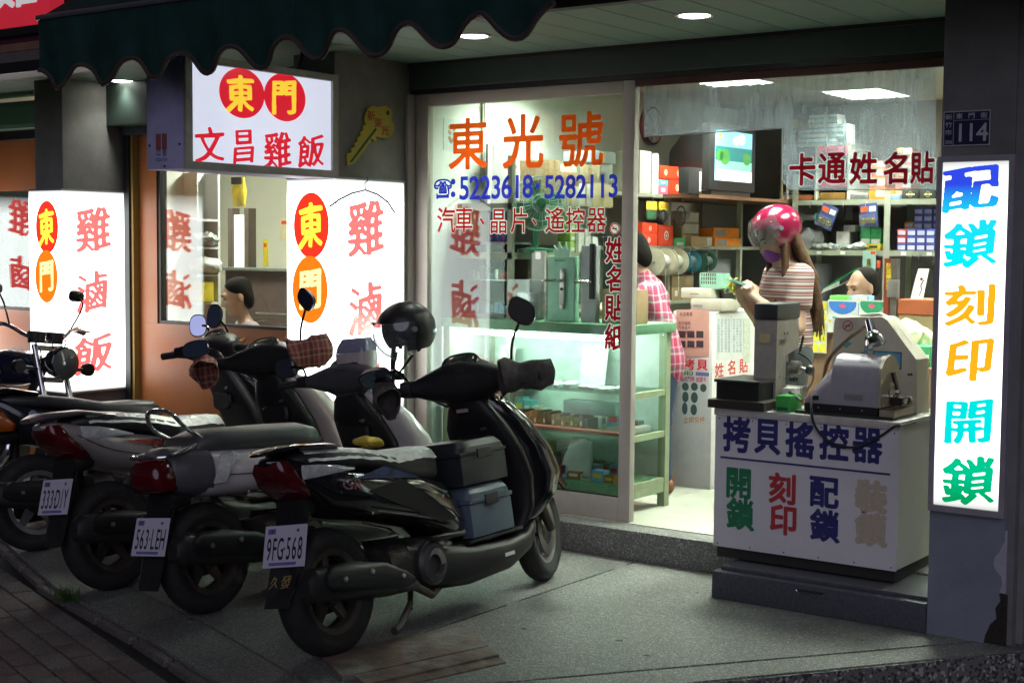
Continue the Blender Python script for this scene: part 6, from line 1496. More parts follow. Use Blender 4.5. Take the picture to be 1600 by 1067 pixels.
for k, (p0, p1, mt, lb) in enumerate(((1293, 1340, C('fan_blue', (0.05, 0.2, 0.6), 0.5), 'sticker sheet headed with a blue arc'), (1342, 1382, C('fan_green_print', (0.03, 0.3, 0.15), 0.5), 'sticker sheet headed with a green arc'))):
    t, xa, xb, za, zb = sheet(p0, 469, p1, 520, WY-.015, m_wht, lb+' standing on the work counter', 'sticker sheet', 'sticker_sheet')
    arc = [(xa+.01, WY-.0165, zb-.008), (xb-.01, WY-.0165, zb-.008)]+[((xa+xb)/2+(xb-xa)*.46*math.cos(-q*math.pi/10), WY-.0165, zb-.02+(zb-za)*.33*math.sin(-q*math.pi/10)) for q in range(0, 11)]
    W(MB().add(arc, [tuple(range(len(arc)))]), 'arc_print', mt, t)
    W(disc(((xa+xb)/2, WY-.0168, zb-.035), .022, 'y', 14, rz=.012, off=.0006), 'red_print', m_pinkbox, t)
    for q in range(7): W(disc((xa+(xb-xa)*(q+.7)/8, WY-.0165, za+(zb-za)*random.uniform(.25, .5)), .009, 'y', 8), 'small_print', random.choice((m_yelbox, m_tealbox, m_pinkbox)), t)
boxthing('blue_tissue_box', 'pale blue box with white top in front of the seated man', 'box', m_lblue, pxbox('y', WY+.05, 1328, 462, 1358, 472, .08, wz+.001), face='y', facemat=m_wht, inset=(.1, .9, .7, .98))
boxthing('green_tray', 'green lidded tray on the counter before the rider', 'tray', C('bright_green', (0.15, 0.5, 0.1), 0.4), pxbox('y', WY+.08, 1296, 462, 1322, 470, .1, wz+.001), bev=.004)
t = thing('sloped_display_board', 'long green and pink board leaning over the work counter', 'board', tuple(ony(1285, 455, 8.98)))
pA, pB = ony(1283, 458, 8.98), ony(1336, 424, 8.98)
W(MB().prism([tuple(pA), tuple(pA+np.array((.02, 0, .035))), tuple(pB+np.array((.02, 0, .02))), tuple(pB-np.array((0, 0, .05)))], (0, .02, 0), None), 'board', m_wht, t)
W(MB().prism([tuple(pA+np.array((.02, -.001, .03))), tuple(pA+np.array((.02, -.001, .036))), tuple(pB+np.array((.02, -.001, .024))), tuple(pB+np.array((.02, -.001, -.002)))], (0, -.002, 0), None), 'green_edge', m_grnbox, t)
pm, pn = pA+(pB-pA)*.55, pA+(pB-pA)*.95
W(MB().prism([tuple(pm+np.array((0, -.001, -.025))), tuple(pm+np.array((0, -.001, .01))), tuple(pn+np.array((0, -.001, .005))), tuple(pn+np.array((0, -.001, -.035)))], (0, -.002, 0), None), 'black_print', m_blackp, t)
# brown upright stand with a yellow lettered strip and a lock
a, b = ony(1381, 440, 7.9), ony(1390, 440, 7.9)
sd = thing('lock_stand', 'dark red upright stand with yellow lettering and a steel lock', 'display', (a[0], 7.9, wz))
zt_ = ony(1388, 404, 7.9)[2]
W(MB().box(a[0], b[0], 7.9, 7.96, wz-.02, zt_), 'red_post', C('oxblood', (0.18, 0.03, 0.015), 0.4), sd)
c_ = ony(1401, 440, 7.9); W(MB().box(b[0]+.001, c_[0], 7.905, 7.95, wz-.02, zt_-.001), 'steel_post', m_steel, sd)
W(letters([(ch, 0, -i*.03, .035, .03) for i, ch in enumerate('防盜鎖專賣')], ((a[0]+b[0])/2+.012, 7.899, zt_-.04), (1, 0, 0), (0, 0, 1), 'round', .03), 'lettering', m_yelbox, sd)
W(MB().box(b[0]-.005, c_[0]+.02, 7.87, 7.904, zt_-.22, zt_-.12, .006), 'lock', m_silver, sd, smooth=True)
W(MB().box(a[0]-.02, c_[0]+.02, 7.88, 7.98, wz-.05, wz-.021), 'foot', C('oxblood', (0.18, 0.03, 0.015), 0.4), sd)
# earphone card, rusty box
a, b = ony(1424, 440, 7.95), ony(1449, 440, 7.95)
z0, z1 = wz+.0, ony(1440, 420, 7.95)[2]
bx_ = pxbox('y', 7.9, 1404, 468, 1462, 515, .3, wz-.06)
t = thing('tool_chest', 'rusty orange lidded tan metal chest by the lit sign pillar', 'chest', ((bx_[0]+bx_[1])/2, 7.9, wz-.06)); zm = bx_[4]+(bx_[5]-bx_[4])*.55
W(MB().box(bx_[0], bx_[1], 7.9, 8.2, wz-.06, zm, .004), 'body', C('tan_metal', (0.35, 0.28, 0.14), 0.5, dirt=.4), t); W(MB().box(bx_[0]-.005, bx_[1]+.005, 7.893, 8.207, zm+.0005, bx_[5], .006), 'lid', m_rust, t)
for q in (.25, .45): W(disc((bx_[0]+(bx_[1]-bx_[0])*q, 7.899, wz-.02), .008, 'y', 10), 'rivet', m_blackp, t)
t = thing('earphone_card', 'white card with a black earphone standing on the rusty chest', 'card', ((a[0]+b[0])/2, 7.95, bx_[5]))
W(MB().prism([(a[0], 7.94, bx_[5]), (b[0]-.02, 7.94, bx_[5]), (b[0], 7.97, z1), (a[0]+.03, 7.97, z1)], (0, .003, 0), None), 'card', m_wht, t)
W(MB().tube([(a[0]+.05, 7.945, bx_[5]+.02), (a[0]+.06, 7.95, bx_[5]+.05), (a[0]+.055, 7.953, bx_[5]+.08), (a[0]+.07, 7.957, bx_[5]+.11)], .003, 6), 'earphone_wire', m_blackp, t)
W(MB().lathe([(.004, 0), (.009, -.004), (.004, -.008)], (a[0]+.062, 7.945, bx_[5]+.115), 'y', 10), 'earbud', m_rust, t)
# --- steel step box and the key-cutting cart
pf = [onz(1112, 934), onz(1446, 989)]
SY = (pf[0][1]+pf[1][1])/2; sx0, sx1 = ony(1112, 915, SY)[0], -1.925
m_dsteel = C('dark_granite', (0.075, 0.08, 0.095), 0.55, var=.35, scale=60)
sb_ = thing('step_box', 'low dark granite step box with a chrome ring handle under the cart', 'step', ((sx0+sx1)/2, SY, 0))
W(MB().box(sx0, sx1, SY, YS-.004, .001, .118, .004), 'body', m_dsteel, sb_, smooth=True)
W(MB().box(sx0+.02, sx1, SY+.04, YS-.004, .1185, .135, .003), 'upper_slab', m_dsteel, sb_)
hc = ony(1266, 925, SY-.006)
W(MB().tube([(hc[0]+.062*math.cos(a_), SY-.007, hc[2]+.002-.012*math.sin(a_)) for a_ in [math.pi*i/12 for i in range(13)]], .003, 6), 'ring_handle', m_chrome, sb_, smooth=True)
W(MB().box(hc[0]-.062, hc[0]+.062, SY-.002, SY-.0004, hc[2]-.004, hc[2]+.006), 'handle_plate', m_dark, sb_)
KY = 5.58
kx0, kx1 = ony(1116, 760, KY)[0], ony(1402, 790, KY)[0]
kz0, kz1 = ony(1260, 872, KY)[2], ony(1260, 660, KY)[2]
KD = 0.56
kc = thing('key_cutting_cart', 'white wheeled cart with navy, green and red characters carrying key machines', 'cart', ((kx0+kx1)/2, KY, .135))
m_cartw = M('cart_white', (0.74, 0.72, 0.74), 0.5, var=.05, scale=4, dirt=.3, dirtcol=(0.4, 0.36, 0.33)); m_cartside = M('cart_side_white', (0.74, 0.73, 0.68), 0.45, var=.05, scale=4, dirt=.25, dirtcol=(0.45, 0.38, 0.28))
W(MB().box(kx0+.003, kx1-.003, KY+.0105, KY+KD, kz0, kz1-.001), 'body', m_cartside, kc)
front = W(MB().box(kx0, kx1, KY, KY+.010, kz0-.002, kz1-.002, .0015), 'front_panel', m_cartw, kc)
W(MB().box(kx0-.004, kx1+.006, KY-.006, KY+KD+.006, kz1, kz1+.032, .003), 'top', M('cart_top_white', (0.55, 0.53, 0.50), 0.4, dirt=.5, dirtcol=(0.2, 0.12, 0.06)), kc, smooth=True)
W(MB().box(kx0+.01, kx1-.01, KY+.02, KY+KD-.02, kz0-.05, kz0-.001), 'chassis', m_dark, kc)
for (x, y) in ((kx0+.08, KY+.07), (kx1-.08, KY+.07), (kx0+.08, KY+KD-.07), (kx1-.08, KY+KD-.07)):
    zg = .136 if y < 5.8 else FZ+.001; rr = (kz0-.051-zg)*.42
    rr = max(.018, rr)
    cs = W(MB().box(x-.015, x+.015, y-.02, y+.02, zg+rr*1.5, kz0-.051), 'caster_fork', m_steel, kc)
    W(MB().lathe([(rr, -.011), (rr, .011)], (x, y, zg+rr), 'x', 18), 'caster_wheel', m_blackp, kc, smooth=True)
W(MB().box(kx0-.03, ony(1196, 640, KY)[0], KY-.02, KY+.3, kz1+.0325, kz1+.07, .003), 'dark_board', C('dark_board', (0.03, 0.022, 0.018), 0.6), kc)
m_nav = C('sign_navy', (0.03, 0.03, 0.16), 0.45); m_sgr = C('sign_green', (0.02, 0.20, 0.09), 0.45); m_srd = C('sign_red', (0.48, 0.04, 0.05), 0.45); m_tan = C('faded_tan', (0.52, 0.44, 0.34), 0.6, var=.1, scale=50)
CYF = KY
W(pxletters([('拷', 1151, 678, 43, 58), ('貝', 1199, 682, 43, 58), ('搖', 1249.5, 687, 45, 58), ('控', 1303, 691, 46, 58), ('器', 1355, 696, 47, 58)], 'y', CYF, 'round', .036, .0012), 'lettering', m_nav, front)
a, b = ony(1126, 714.5, CYF), ony(1391, 740, CYF)
W(MB().box(a[0], b[0], CYF-.0018, CYF-.0006, (a[2]+b[2])/2-.004, (a[2]+b[2])/2+.004), 'ruled_line', m_nav, front)
W(pxletters([('開', 1154, 755, 43, 50), ('鎖', 1156.6, 803, 44, 50)], 'y', CYF, 'round', .036, .0012), 'lettering', m_sgr, front)
W(pxletters([('刻', 1222, 763, 45, 49), ('印', 1223.5, 812, 45, 49)], 'y', CYF, 'round', .036, .0012), 'lettering', m_srd, front)
W(pxletters([('配', 1287.6, 769, 47, 51), ('鎖', 1288.7, 821, 47, 51)], 'y', CYF, 'round', .036, .0012), 'lettering', m_nav, front)
W(pxletters([('裝', 1361, 776, 48, 50), ('鎖', 1361, 827, 48, 50)], 'y', CYF, 'round', .07, .0012), 'faded_lettering', m_tan, front)
for i in range(6):
    for z in (kz0+.012, kz1-.014): W(MB().lathe([(.0035, 0), (.0025, -.002), (.0003, -.0025)], (kx0+.02+(kx1-kx0-.04)*i/5, KY-.0003, z), 'y', 8), 'rivet', m_blackp, kc)
KT = kz1+.033
# drooping mains cable
cb_ = [ony(1268, 618, KY+.03), ony(1268, 640, KY-.02), ony(1272, 662, KY-.022), ony(1288, 684, KY-.015), ony(1315, 697, KY-.012), ony(1345, 697, KY-.012), ony(1378, 680, KY-.015), ony(1398, 666, KY-.01)]
def cat(P, n=5):
    P = [Vector(p) for p in P]; out = []
    for i in range(len(P)-1):
        p0, p1, p2, p3 = P[max(i-1, 0)], P[i], P[i+1], P[min(i+2, len(P)-1)]
        for s in range(n):
            t = s/n; out.append(0.5*((2*p1)+(p2-p0)*t+(2*p0-5*p1+4*p2-p3)*t*t+(3*p1-p0-3*p2+p3)*t**3))
    out.append(P[-1]); return out
cbp = cat(cb_+[np.array((kx1+.01, KY-.01, ony(1402, 664, KY)[2])), np.array((kx1+.012, KY+.15, ony(1402, 664, KY)[2]+.0))])
tag(MB().tube(cbp, .0055, 7).build('power_cable', m_blackp, None, smooth=True), 'black power cable drooping across the front of the cart', 'cable')
# black toolbox
tb = pxbox('y', KY+.02, 1119, 598, 1185, 632, .26, kz1+.0705, ony(1150, 593, KY+.02)[2])
t = thing('black_case', 'black lidded tool case on the dark board of the cart', 'case', ((tb[0]+tb[1])/2, KY+.02, kz1+.0705))
m_blk2 = C('matt_black_case', (0.014, 0.013, 0.012), 0.55, bump=.15)
W(MB().box(tb[0], tb[1], tb[2], tb[3], tb[4], tb[5]-.016, .003), 'body', m_blk2, t); W(MB().box(tb[0]-.008, tb[1]+.008, tb[2]-.008, tb[3]+.008, tb[5]-.0155, tb[5]-.002, .003), 'lid', C('case_lid', (0.03, 0.035, 0.033), 0.3), t)
m_eng0 = C('oily_iron', (0.06, 0.05, 0.045), .4, metal=.7)
# key press with C-shaped frame (side plate runs in depth)
xr = ony(1214, 540, KY+.17)[0]; xl = ony(1181, 540, KY+.17)[0]; y0 = KY+.17; yb_ = onx(1249, 520, xr)[1]
zt0, ztc = ony(1197, 500, y0)[2], ony(1197, 474, y0)[2]
m_kp = M('press_grey', (0.42, 0.39, 0.34), 0.4, 0.25, var=.15, scale=9, bump=.08, dirt=.5, dirtcol=(0.12, 0.10, 0.08)); m_kpd = C('press_black_cap', (0.035, 0.037, 0.04), 0.4, bump=.2, bscale=300)
t = thing('key_press', 'tall grey key stamping press with a black cap and side knob', 'machine', ((xl+xr)/2, y0, KT))
D = yb_-y0
prof_ = [(0, KT), (D*.45, KT), (D*.45, KT+(zt0-KT)*.12), (D*.42, KT+(zt0-KT)*.58), (D*1.0, KT+(zt0-KT)*.66), (D*.98, zt0), (.005, zt0)]
fl_ = MB().prism([(xl-.006, y0-.006+p[0], p[1]) for p in prof_], (xr-xl+.006, 0, 0), None)
W(fl_, 'frame', m_kp, t)
W(MB().box(xl-.010, xr+.004, y0-.008, y0+D+.002, zt0+.001, ztc, .012), 'cap', m_kpd, t, smooth=True)
zk = ony(1262, 560, y0)[2]
W(MB().lathe([(.018, 0), (.02, .01), (.03, .012), (.03, .05), (.02, .055)], (xr-.005, y0+D*.62, KT+(zt0-KT)*.44), 'x', 20), 'vice', m_steel, t, smooth=True)
W(MB().tube([(xr+.04, y0+D*.62, KT+(zt0-KT)*.44), (xr+.08, y0+D*.6, KT+(zt0-KT)*.42)], .008, 8), 'spindle', m_steel, t, smooth=True)
W(MB().lathe([(.001, .0), (.018, .003), (.024, .018), (.018, .033), (.001, .036)], (xr+.078, y0+D*.6, KT+(zt0-KT)*.42), 'x', 16), 'knob', m_blackp, t, smooth=True)
W(MB().tube([(xr-.03, y0+D*.66, KT+(zt0-KT)*.64), (xr-.03, y0+D*.66, KT+(zt0-KT)*.5)], .014, 12), 'ram', m_chrome, t, smooth=True)
W(MB().box(xl, xr+.06, y0+D*.47, y0+D*.95, KT, KT+.03, .004), 'anvil', C('brassy_brown', (0.22, 0.13, 0.04), 0.4, metal=.5), t)
W(MB().box(xr-.03, xr+.07, y0+D*.5, y0+D*.8, KT+.031, KT+(zt0-KT)*.22, .006), 'slide', m_steel, t)
W(MB().tube([(xr+.02, y0+D*.85, KT+(zt0-KT)*.62), (xr+.035, y0+D*.86, KT+(zt0-KT)*.8)], .006, 8), 'lever', m_blackp, t)
for q in (.2, .28): W(MB().lathe([(.006, 0), (.004, .002)], (xr+.0005, y0+D*q*1.6, zt0-.06), 'x', 10), 'bolt', m_blackp, t)
for q in (.15, .33): W(MB().lathe([(.006, 0), (.004, .002)], (xr+.0005, y0+D*q, KT+(zt0-KT)*.35), 'x', 10), 'bolt', m_steel, t)
for q in range(4): W(MB().box(xr-.028+.026*q, xr-.012+.026*q, y0+D*.5, y0+D*.9, KT+.0305, KT+.05+.012*(q % 2), .002), 'die_block', (m_brass, m_steel, m_eng0, m_brass)[q], t)
W(MB().tube(cat([(xr+.01, y0+D*.9, KT+(zt0-KT)*.6), (xr+.07, y0+D*.88, KT+(zt0-KT)*.5), (xr+.09, y0+D*.8, KT+(zt0-KT)*.3), (xr+.06, y0+D*.7, KT+.05)], 5), .004, 6), 'hose', m_blackp, t, smooth=True)
for q in range(5): W(MB().lathe([(.012-.001*q, 0), (.012-.001*q, .006)], (xr+.002+.0075*q, y0+D*.62, KT+(zt0-KT)*.30), 'x', 14), 'feed_ring', m_steel if q % 2 else m_blackp, t)
W(MB().box(xr+.0004, xr+.0016, y0+D*.08, y0+D*.36, KT+(zt0-KT)*.72, KT+(zt0-KT)*.78), 'name_plate', m_steel, t)
W(MB().box(xl+.02, xr-.03, y0-.0075, y0-.0063, zt0-.10, zt0-.06), 'warning_label', C('label_worn', (0.5, 0.42, 0.2), .5), t)
# key duplicator with a rounded grey hood
gx0, gx1 = ony(1258, 600, KY+.05)[0], ony(1372, 600, KY+.05)[0]; gz1 = ony(1330, 553, KY+.12)[2]
m_hood = M('hood_lilac_grey', (0.40, 0.38, 0.43), 0.38, 0.2, var=.15, scale=8, dirt=.35, dirtcol=(0.10, 0.09, 0.08))
t = thing('key_duplicator', 'rounded grey key duplicating machine with a polished end on a black base', 'machine', ((gx0+gx1)/2, KY+.05, KT))
W(MB().box(gx0-.035, gx1+.075, KY+.03, KY+.30, KT, KT+.012, .002), 'drip_tray', C('black_tray', (0.03, 0.03, 0.03), 0.35), t)
W(MB().box(gx0, gx1, KY+.045, KY+.26, KT+.0125, KT+.045, .003), 'base', C('base_black', (0.02, 0.02, 0.022), 0.4), t)
def dsec(x, h, yw=.21, k=12):
    z0 = KT+.0455; P = [(x, KY+.048, z0)]
    r = min(h*.75, .1)
    for i in range(k+1):
        a_ = math.pi-math.pi*i/k; P.append((x, KY+.048+yw/2+yw/2*math.cos(a_)*-1*-1, z0+(h-r)+r*math.sin(a_)))
    P.append((x, KY+.048+yw, z0)); return P
hz = gz1-KT-.0455
W(MB().loft([dsec(gx0, .03), dsec(gx0+(gx1-gx0)*.12, hz*.42), dsec(gx0+(gx1-gx0)*.36, hz*.86), dsec(gx0+(gx1-gx0)*.37, hz), dsec(gx1, hz)]), 'hood', m_hood, t, smooth=True, ang=40)
W(MB().loft([dsec(gx1+.0005, hz*1.01), dsec(gx1+.012, hz*1.01)]), 'end_plate', C('polished_end', (0.62, 0.55, 0.40), 0.25, metal=.4), t)
W(MB().tube([(gx1+.013, KY+.11, KT+.09), (gx1+.05, KY+.11, KT+.092)], .008, 10).tube([(gx1+.013, KY+.19, KT+.1), (gx1+.04, KY+.19, KT+.1)], .01, 10), 'spindle', m_chrome, t, smooth=True)
W(MB().obox((gx1+.03, KY+.16, KT+.15), (1, 0, .3), (0, 1, 0), (-.3, 0, 1), .006, .012, .035), 'lever', m_blackp, t)
W(MB().box(gx0+.03, gx0+.065, KY+.038, KY+.0475, KT+.06, KT+.08, .003), 'socket', m_blackp, t)
W(MB().tube([(gx0+.045, KY+.04, KT+.07), tuple(cb_[0])], .0055, 6), 'lead', m_blackp, t)
W(MB().box(gx1+.018, gx1+.07, KY+.14, KY+.235, KT+.05, KT+.085, .004), 'vice_carriage', m_eng0, t)
for q in (.155, .215): W(MB().lathe([(.012, 0), (.014, .006), (.014, .012), (.004, .014)], (gx1+.071, KY+q, KT+.07), 'x', 12), 'clamp_screw', m_chrome, t, smooth=True)
W(MB().lathe([(.03, 0), (.032, .003), (.032, .006), (.006, .008)], (gx1+.03, KY+.115, KT+.115), 'x', 24), 'cutting_wheel', m_steel, t, smooth=True)
for q in (.2, .5, .8): W(MB().lathe([(.004, 0), (.003, -.002), (.0004, -.003)], (gx0+(gx1-gx0)*q, KY+.0445, KT+.03), 'y', 8), 'base_screw', m_steel, t)
W(MB().box(gx0+(gx1-gx0)*.55, gx0+(gx1-gx0)*.8, KY+.0465, KY+.0476, KT+.07, KT+.095), 'rating_plate', C('rating_plate', (0.35, 0.34, 0.33), .4, metal=.5), t)
# key blanks lying about
for q in range(9):
    kx, ky_ = gx0-.16+.022*q+random.uniform(-.008, .008), KY+.035+random.uniform(0, .05); an = random.uniform(0, 6.28)
    o_ = thing('key_blank', 'loose %s key blank on the cart top beside the green tray' % ('brass' if q % 2 else 'steel'), 'key', (kx, ky_, KT+.0005), (0, 0, an), group='loose key blanks on the cart')
    MB().lathe([(.009, 0), (.009, .002), (.0005, .002)], k=14).build('bow', m_brass if q % 2 else m_silver, o_); MB().box(.008, .036, -.003, .003, 0, .0018).build('blade', m_brass if q % 2 else m_silver, o_)
# shavings tray
ta = thing('shavings_tray', 'aluminium tray of brass shavings beside the duplicator', 'tray', (gx1+.08, KY+.1, KT+.0125))
tx0, tx1, ty0, ty1 = gx1+.014, gx1+.078, KY+.035, KY+.25
W(MB().box(tx0, tx1, ty0, ty1, KT+.0125, KT+.0145), 'floor', C('tray_alu', (0.5, 0.45, 0.33), 0.35, metal=.5), ta)
W(MB().box(tx0, tx1, ty0, ty0+.002, KT+.0146, KT+.04).box(tx0, tx1, ty1-.002, ty1, KT+.0146, KT+.04).box(tx0, tx0+.002, ty0+.0025, ty1-.0025, KT+.0146, KT+.04).box(tx1-.002, tx1, ty0+.0025, ty1-.0025, KT+.0146, KT+.04), 'rim', C('tray_alu', (0.5, 0.45, 0.33), 0.35, metal=.5), ta)
sv = MB()
for i in range(260):
    p = Vector((random.uniform(tx0+.006, tx1-.006), random.uniform(ty0+.006, ty1-.006), KT+.016+random.uniform(0, .012))); u = Vector((random.gauss(0, 1), random.gauss(0, 1), random.gauss(0, .6))).normalized()*.004; v = u.orthogonal().normalized()*.0012
    sv.add([p-u-v, p+u-v, p+u+v, p-u+v], [(0, 1, 2, 3)])
tag(W(sv, 'shavings', m_brass, ta), kind='stuff')
# desk lamp
lb_ = [np.array((gx0+.09, KY+.285, KT+.0)), ony(1289, 600, KY+.28), ony(1290, 575, KY+.28), ony(1300, 555, KY+.27), ony(1325, 530, KY+.24), ony(1350, 512, KY+.2), ony(1359, 506, KY+.19)]
dl_ = thing('gooseneck_lamp', 'chrome gooseneck work lamp bent over the key duplicator', 'lamp', tuple(lb_[0]))
W(MB().tube(cat(lb_), .0075, 8), 'gooseneck', C('bronze_flex', (0.22, 0.15, 0.10), 0.35, metal=.7), dl_, smooth=True)
W(MB().lathe([(.03, 0), (.03, .012), (.01, .016)], tuple(lb_[0]), 'z', 18), 'base', m_blackp, dl_, smooth=True)
hd = Vector(lb_[-1]); dv = (Vector(ony(1368, 540, KY+.17))-hd).normalized(); e1 = dv.orthogonal().normalized(); e2 = dv.cross(e1)
sec = lambda d, r: [hd+dv*d+(e1*math.cos(a_)+e2*math.sin(a_))*r for a_ in [2*math.pi*j/24 for j in range(24)]]
W(MB().loft([sec(-.02, .012), sec(-.018, .018), sec(.035, .02), sec(.037, .024), sec(.05, .033), sec(.075, .043), sec(.095, .046), sec(.093, .043), sec(.06, .03)], cap=True), 'shade', m_chrome, dl_, smooth=True, ang=50)
# beige side panel of an engraving machine behind
EY = KY+.34
m_eng = M('engraver_beige', (0.70, 0.64, 0.52), 0.4, var=.06, scale=5, dirt=.2)
t = thing('engraving_machine', 'large beige engraving machine panel with cut corners and blue stickers', 'machine', (ony(1370, 600, EY)[0], EY, KT))
out_ = [(1297, 625), (1300, 560), (1303, 501), (1308, 496), (1378, 495), (1386, 500), (1432, 562), (1434, 625)]
P_ = [ony(px, py, EY) for px, py in out_]; P_[0][2] = P_[-1][2] = KT
W(MB().prism([tuple(p) for p in P_], (0, .14, 0), None), 'panel', m_eng, t)
W(MB().tube([tuple(ony(px, py, EY+.07)) for px, py in ((1345, 493), (1375, 491), (1392, 498), (1420, 535), (1434, 560))], .008, 8), 'rim_tube', C('pale_rim', (0.6, 0.6, 0.55), 0.3), t, smooth=True)
def stick(px0, py0, px1, py1, mt, nm, o=.0012):
    a, b = ony(px0, (py0+py1)/2, EY), ony(px1, (py0+py1)/2, EY); z1, z0 = ony((px0+px1)/2, py0, EY)[2], ony((px0+px1)/2, py1, EY)[2]
    return W(MB().box(a[0], b[0], EY-o, EY-o+.0008, z0, z1), nm, mt, t)
stick(1310, 497, 1340, 515, C('sticker_pale', (0.62, 0.57, 0.5), 0.5), 'pale_sticker'); stick(1364, 549, 1409, 576, C('sticker_blue_edge', (0.02, 0.04, 0.12), 0.4), 'blue_sticker', .0011); stick(1366, 551, 1407, 574, C('sticker_blue', (0.10, 0.35, 0.55), 0.4), 'blue_sticker', .0022)
c = ony(1325, 509, EY); W(ring(c, .020, .024, 'y', 24, off=.0022), 'no_smoking_ring', m_srd, t)
W(MB().box(c[0]-.012, c[0]+.012, EY-.0025, EY-.0016, c[2]-.003, c[2]+.002), 'no_smoking_bar', m_blackp, t)
W(MB().obox((c[0], EY-.003, c[2]), (.75, 0, .66), (0, 1, 0), (-.66, 0, .75), .022, .0003, .002), 'no_smoking_slash', m_srd, t)
q = [ony(*p_, EY-.0015) for p_ in ((1312, 538), (1322, 532), (1332, 537), (1322, 544))]; W(MB().add([tuple(p_) for p_ in q], [(0, 1, 2, 3)]), 'teal_sticker', m_tealbox, t)
q = [ony(*p_, EY-.0025) for p_ in ((1376, 563), (1388, 553), (1400, 563), (1388, 570))]; W(MB().add([tuple(p_) for p_ in q], [(0, 1, 2, 3)]), 'white_diamond', m_wht, t)
W(pxletters([(c_, 1348+6*i, 556-7*i, 9, 12) for i, c_ in enumerate('PRO')], 'y', EY, 'round', .02, .0012), 'lettering', C('sticker_ink_blue', (0.1, 0.25, 0.45), 0.4), t)
for px, py in ((1317, 553), (1333, 556), (1361, 556), (1420, 585), (1424, 585)): W(MB().lathe([(.006, 0), (.005, -.003), (.0004, -.004)], tuple(ony(px, py, EY)), 'y', 10), 'screw', m_blackp, t)
# odds on the cart
boxthing('green_parts_tray', 'small green parts tray between toolcase and duplicator', 'tray', C('bright_green2', (0.06, 0.42, 0.08), 0.4), pxbox('y', KY+.02, 1212, 618, 1234, 632, .12, KT), bev=.003, face='y', facemat=m_dgr, inset=(.1, .9, .1, .3))
bb = pxbox('y', KY+.16, 1222, 606, 1241, 624, .06, KT); boxthing('white_key_box', 'small white box of key blanks beside the green tray', 'box', m_wht, bb, bev=.004, face='y', facemat=m_grey, inset=(.1, .9, .4, .55))
t = thing('wrench', 'dark wrench lying across the green parts tray', 'tool', tuple(ony(1240, 618, KY+.1)))
W(MB().tube([tuple(ony(1234, 612, KY+.1)), tuple(ony(1252, 626, KY+.08))], [.009, .006], 8), 'handle', C('dark_khaki', (0.1, 0.09, 0.06), 0.5), t, smooth=True)
# bagged goods and green cartons behind the engraving machine
gz_ = wz+.001
p = ony(1425, 520, 7.2)
st2 = thing('side_table', 'plain dark side table behind the engraving machine', 'table', (p[0], 7.2, FZ)); tz = ony(1425, 572, 7.2)[2]
W(MB().box(p[0]-.22, p[0]+.4, 7.1, 7.6, tz-.03, tz), 'top', m_wood, st2)
for dx, dy in ((-.2, 7.12), (.35, 7.12), (-.2, 7.55), (.35, 7.55)): W(MB().box(p[0]+dx, p[0]+dx+.03, dy, dy+.03, FZ+.001, tz-.031), 'leg', m_wood, st2)
bb = pxbox('y', 7.15, 1418, 527, 1452, 555, .18, tz+.001); zA = bb[4]+(bb[5]-bb[4])*.5
t = boxthing('green_white_carton', 'green and white lettered carton under a plastic bag', 'box', m_grnbox, bb[:5]+(zA+.03,), face='y', facemat=m_wht, inset=(.0, 1, .42, .62))
W(letters([(c_, -.08+i*.026, 0, .026, .022) for i, c_ in enumerate('BANDIX')], ((bb[0]+bb[1])/2, 7.148, bb[4]+.03), (1, 0, 0), (0, 0, 1), 'round', .03), 'lettering', m_rust, t)
p2 = ony(1412, 510, 7.3); blob('plastic_bag', 'pale yellow knotted plastic bag behind the beige machine', 'bag', C('yellow_bag', (0.66, 0.66, 0.4), 0.25, var=.2, scale=40, bump=.5, bscale=50), (p2[0], 7.38, tz), (.12, .09, (p2[2]-tz)*.6), seed=9, jit=.22)

# --- people
m_skin = M('skin', (0.42, 0.26, 0.185), 0.5, var=.06, scale=8); m_hairblk = M('hair_black', (0.008, 0.006, 0.005), 0.75, var=.3, scale=60, bump=.5, bscale=150, spec=.12); m_hairbr = M('hair_brown', (0.07, 0.036, 0.018), 0.65, var=.5, scale=40, bump=.6, bscale=160, spec=.2)
def hand(w, d, n, side, curl=.5, L=.085):
    """round-cone primitives of a hand: wrist w, pointing d, palm normal n (side +1: thumb towards d x n)"""
    w, d, n = np.array(w, float), np.array(d, float), np.array(n, float); d /= np.linalg.norm(d); n = n-d*(n@d); n /= np.linalg.norm(n)
    s = np.cross(d, n)*side; P = [('c', w, w+d*.045, .021, .024, .02)]
    for k, (o, ln) in enumerate(((.030, .070), (.010, .080), (-.010, .075), (-.029, .058))):
        b = w+d*.075+s*o; P.append(('c', w+d*.02+s*o*.6, b, .015, .0105, .012))
        d2 = d*math.cos(curl)+n*math.sin(curl); m = b+d2*ln*.5; d3 = d*math.cos(curl*2.1)+n*math.sin(curl*2.1)
        P += [('c', b, m, .0098, .009, .004), ('c', m, m+d3*ln*.5, .009, .0075, .004)]
    t0 = w+d*.02+s*.024; t1 = t0+(s*.7+d*.6+n*.35)*.035; P += [('c', t0, t1, .014, .0115, .012), ('c', t1, t1+(d*.8+n*.45)*.035, .0115, .009, .004)]
    return P
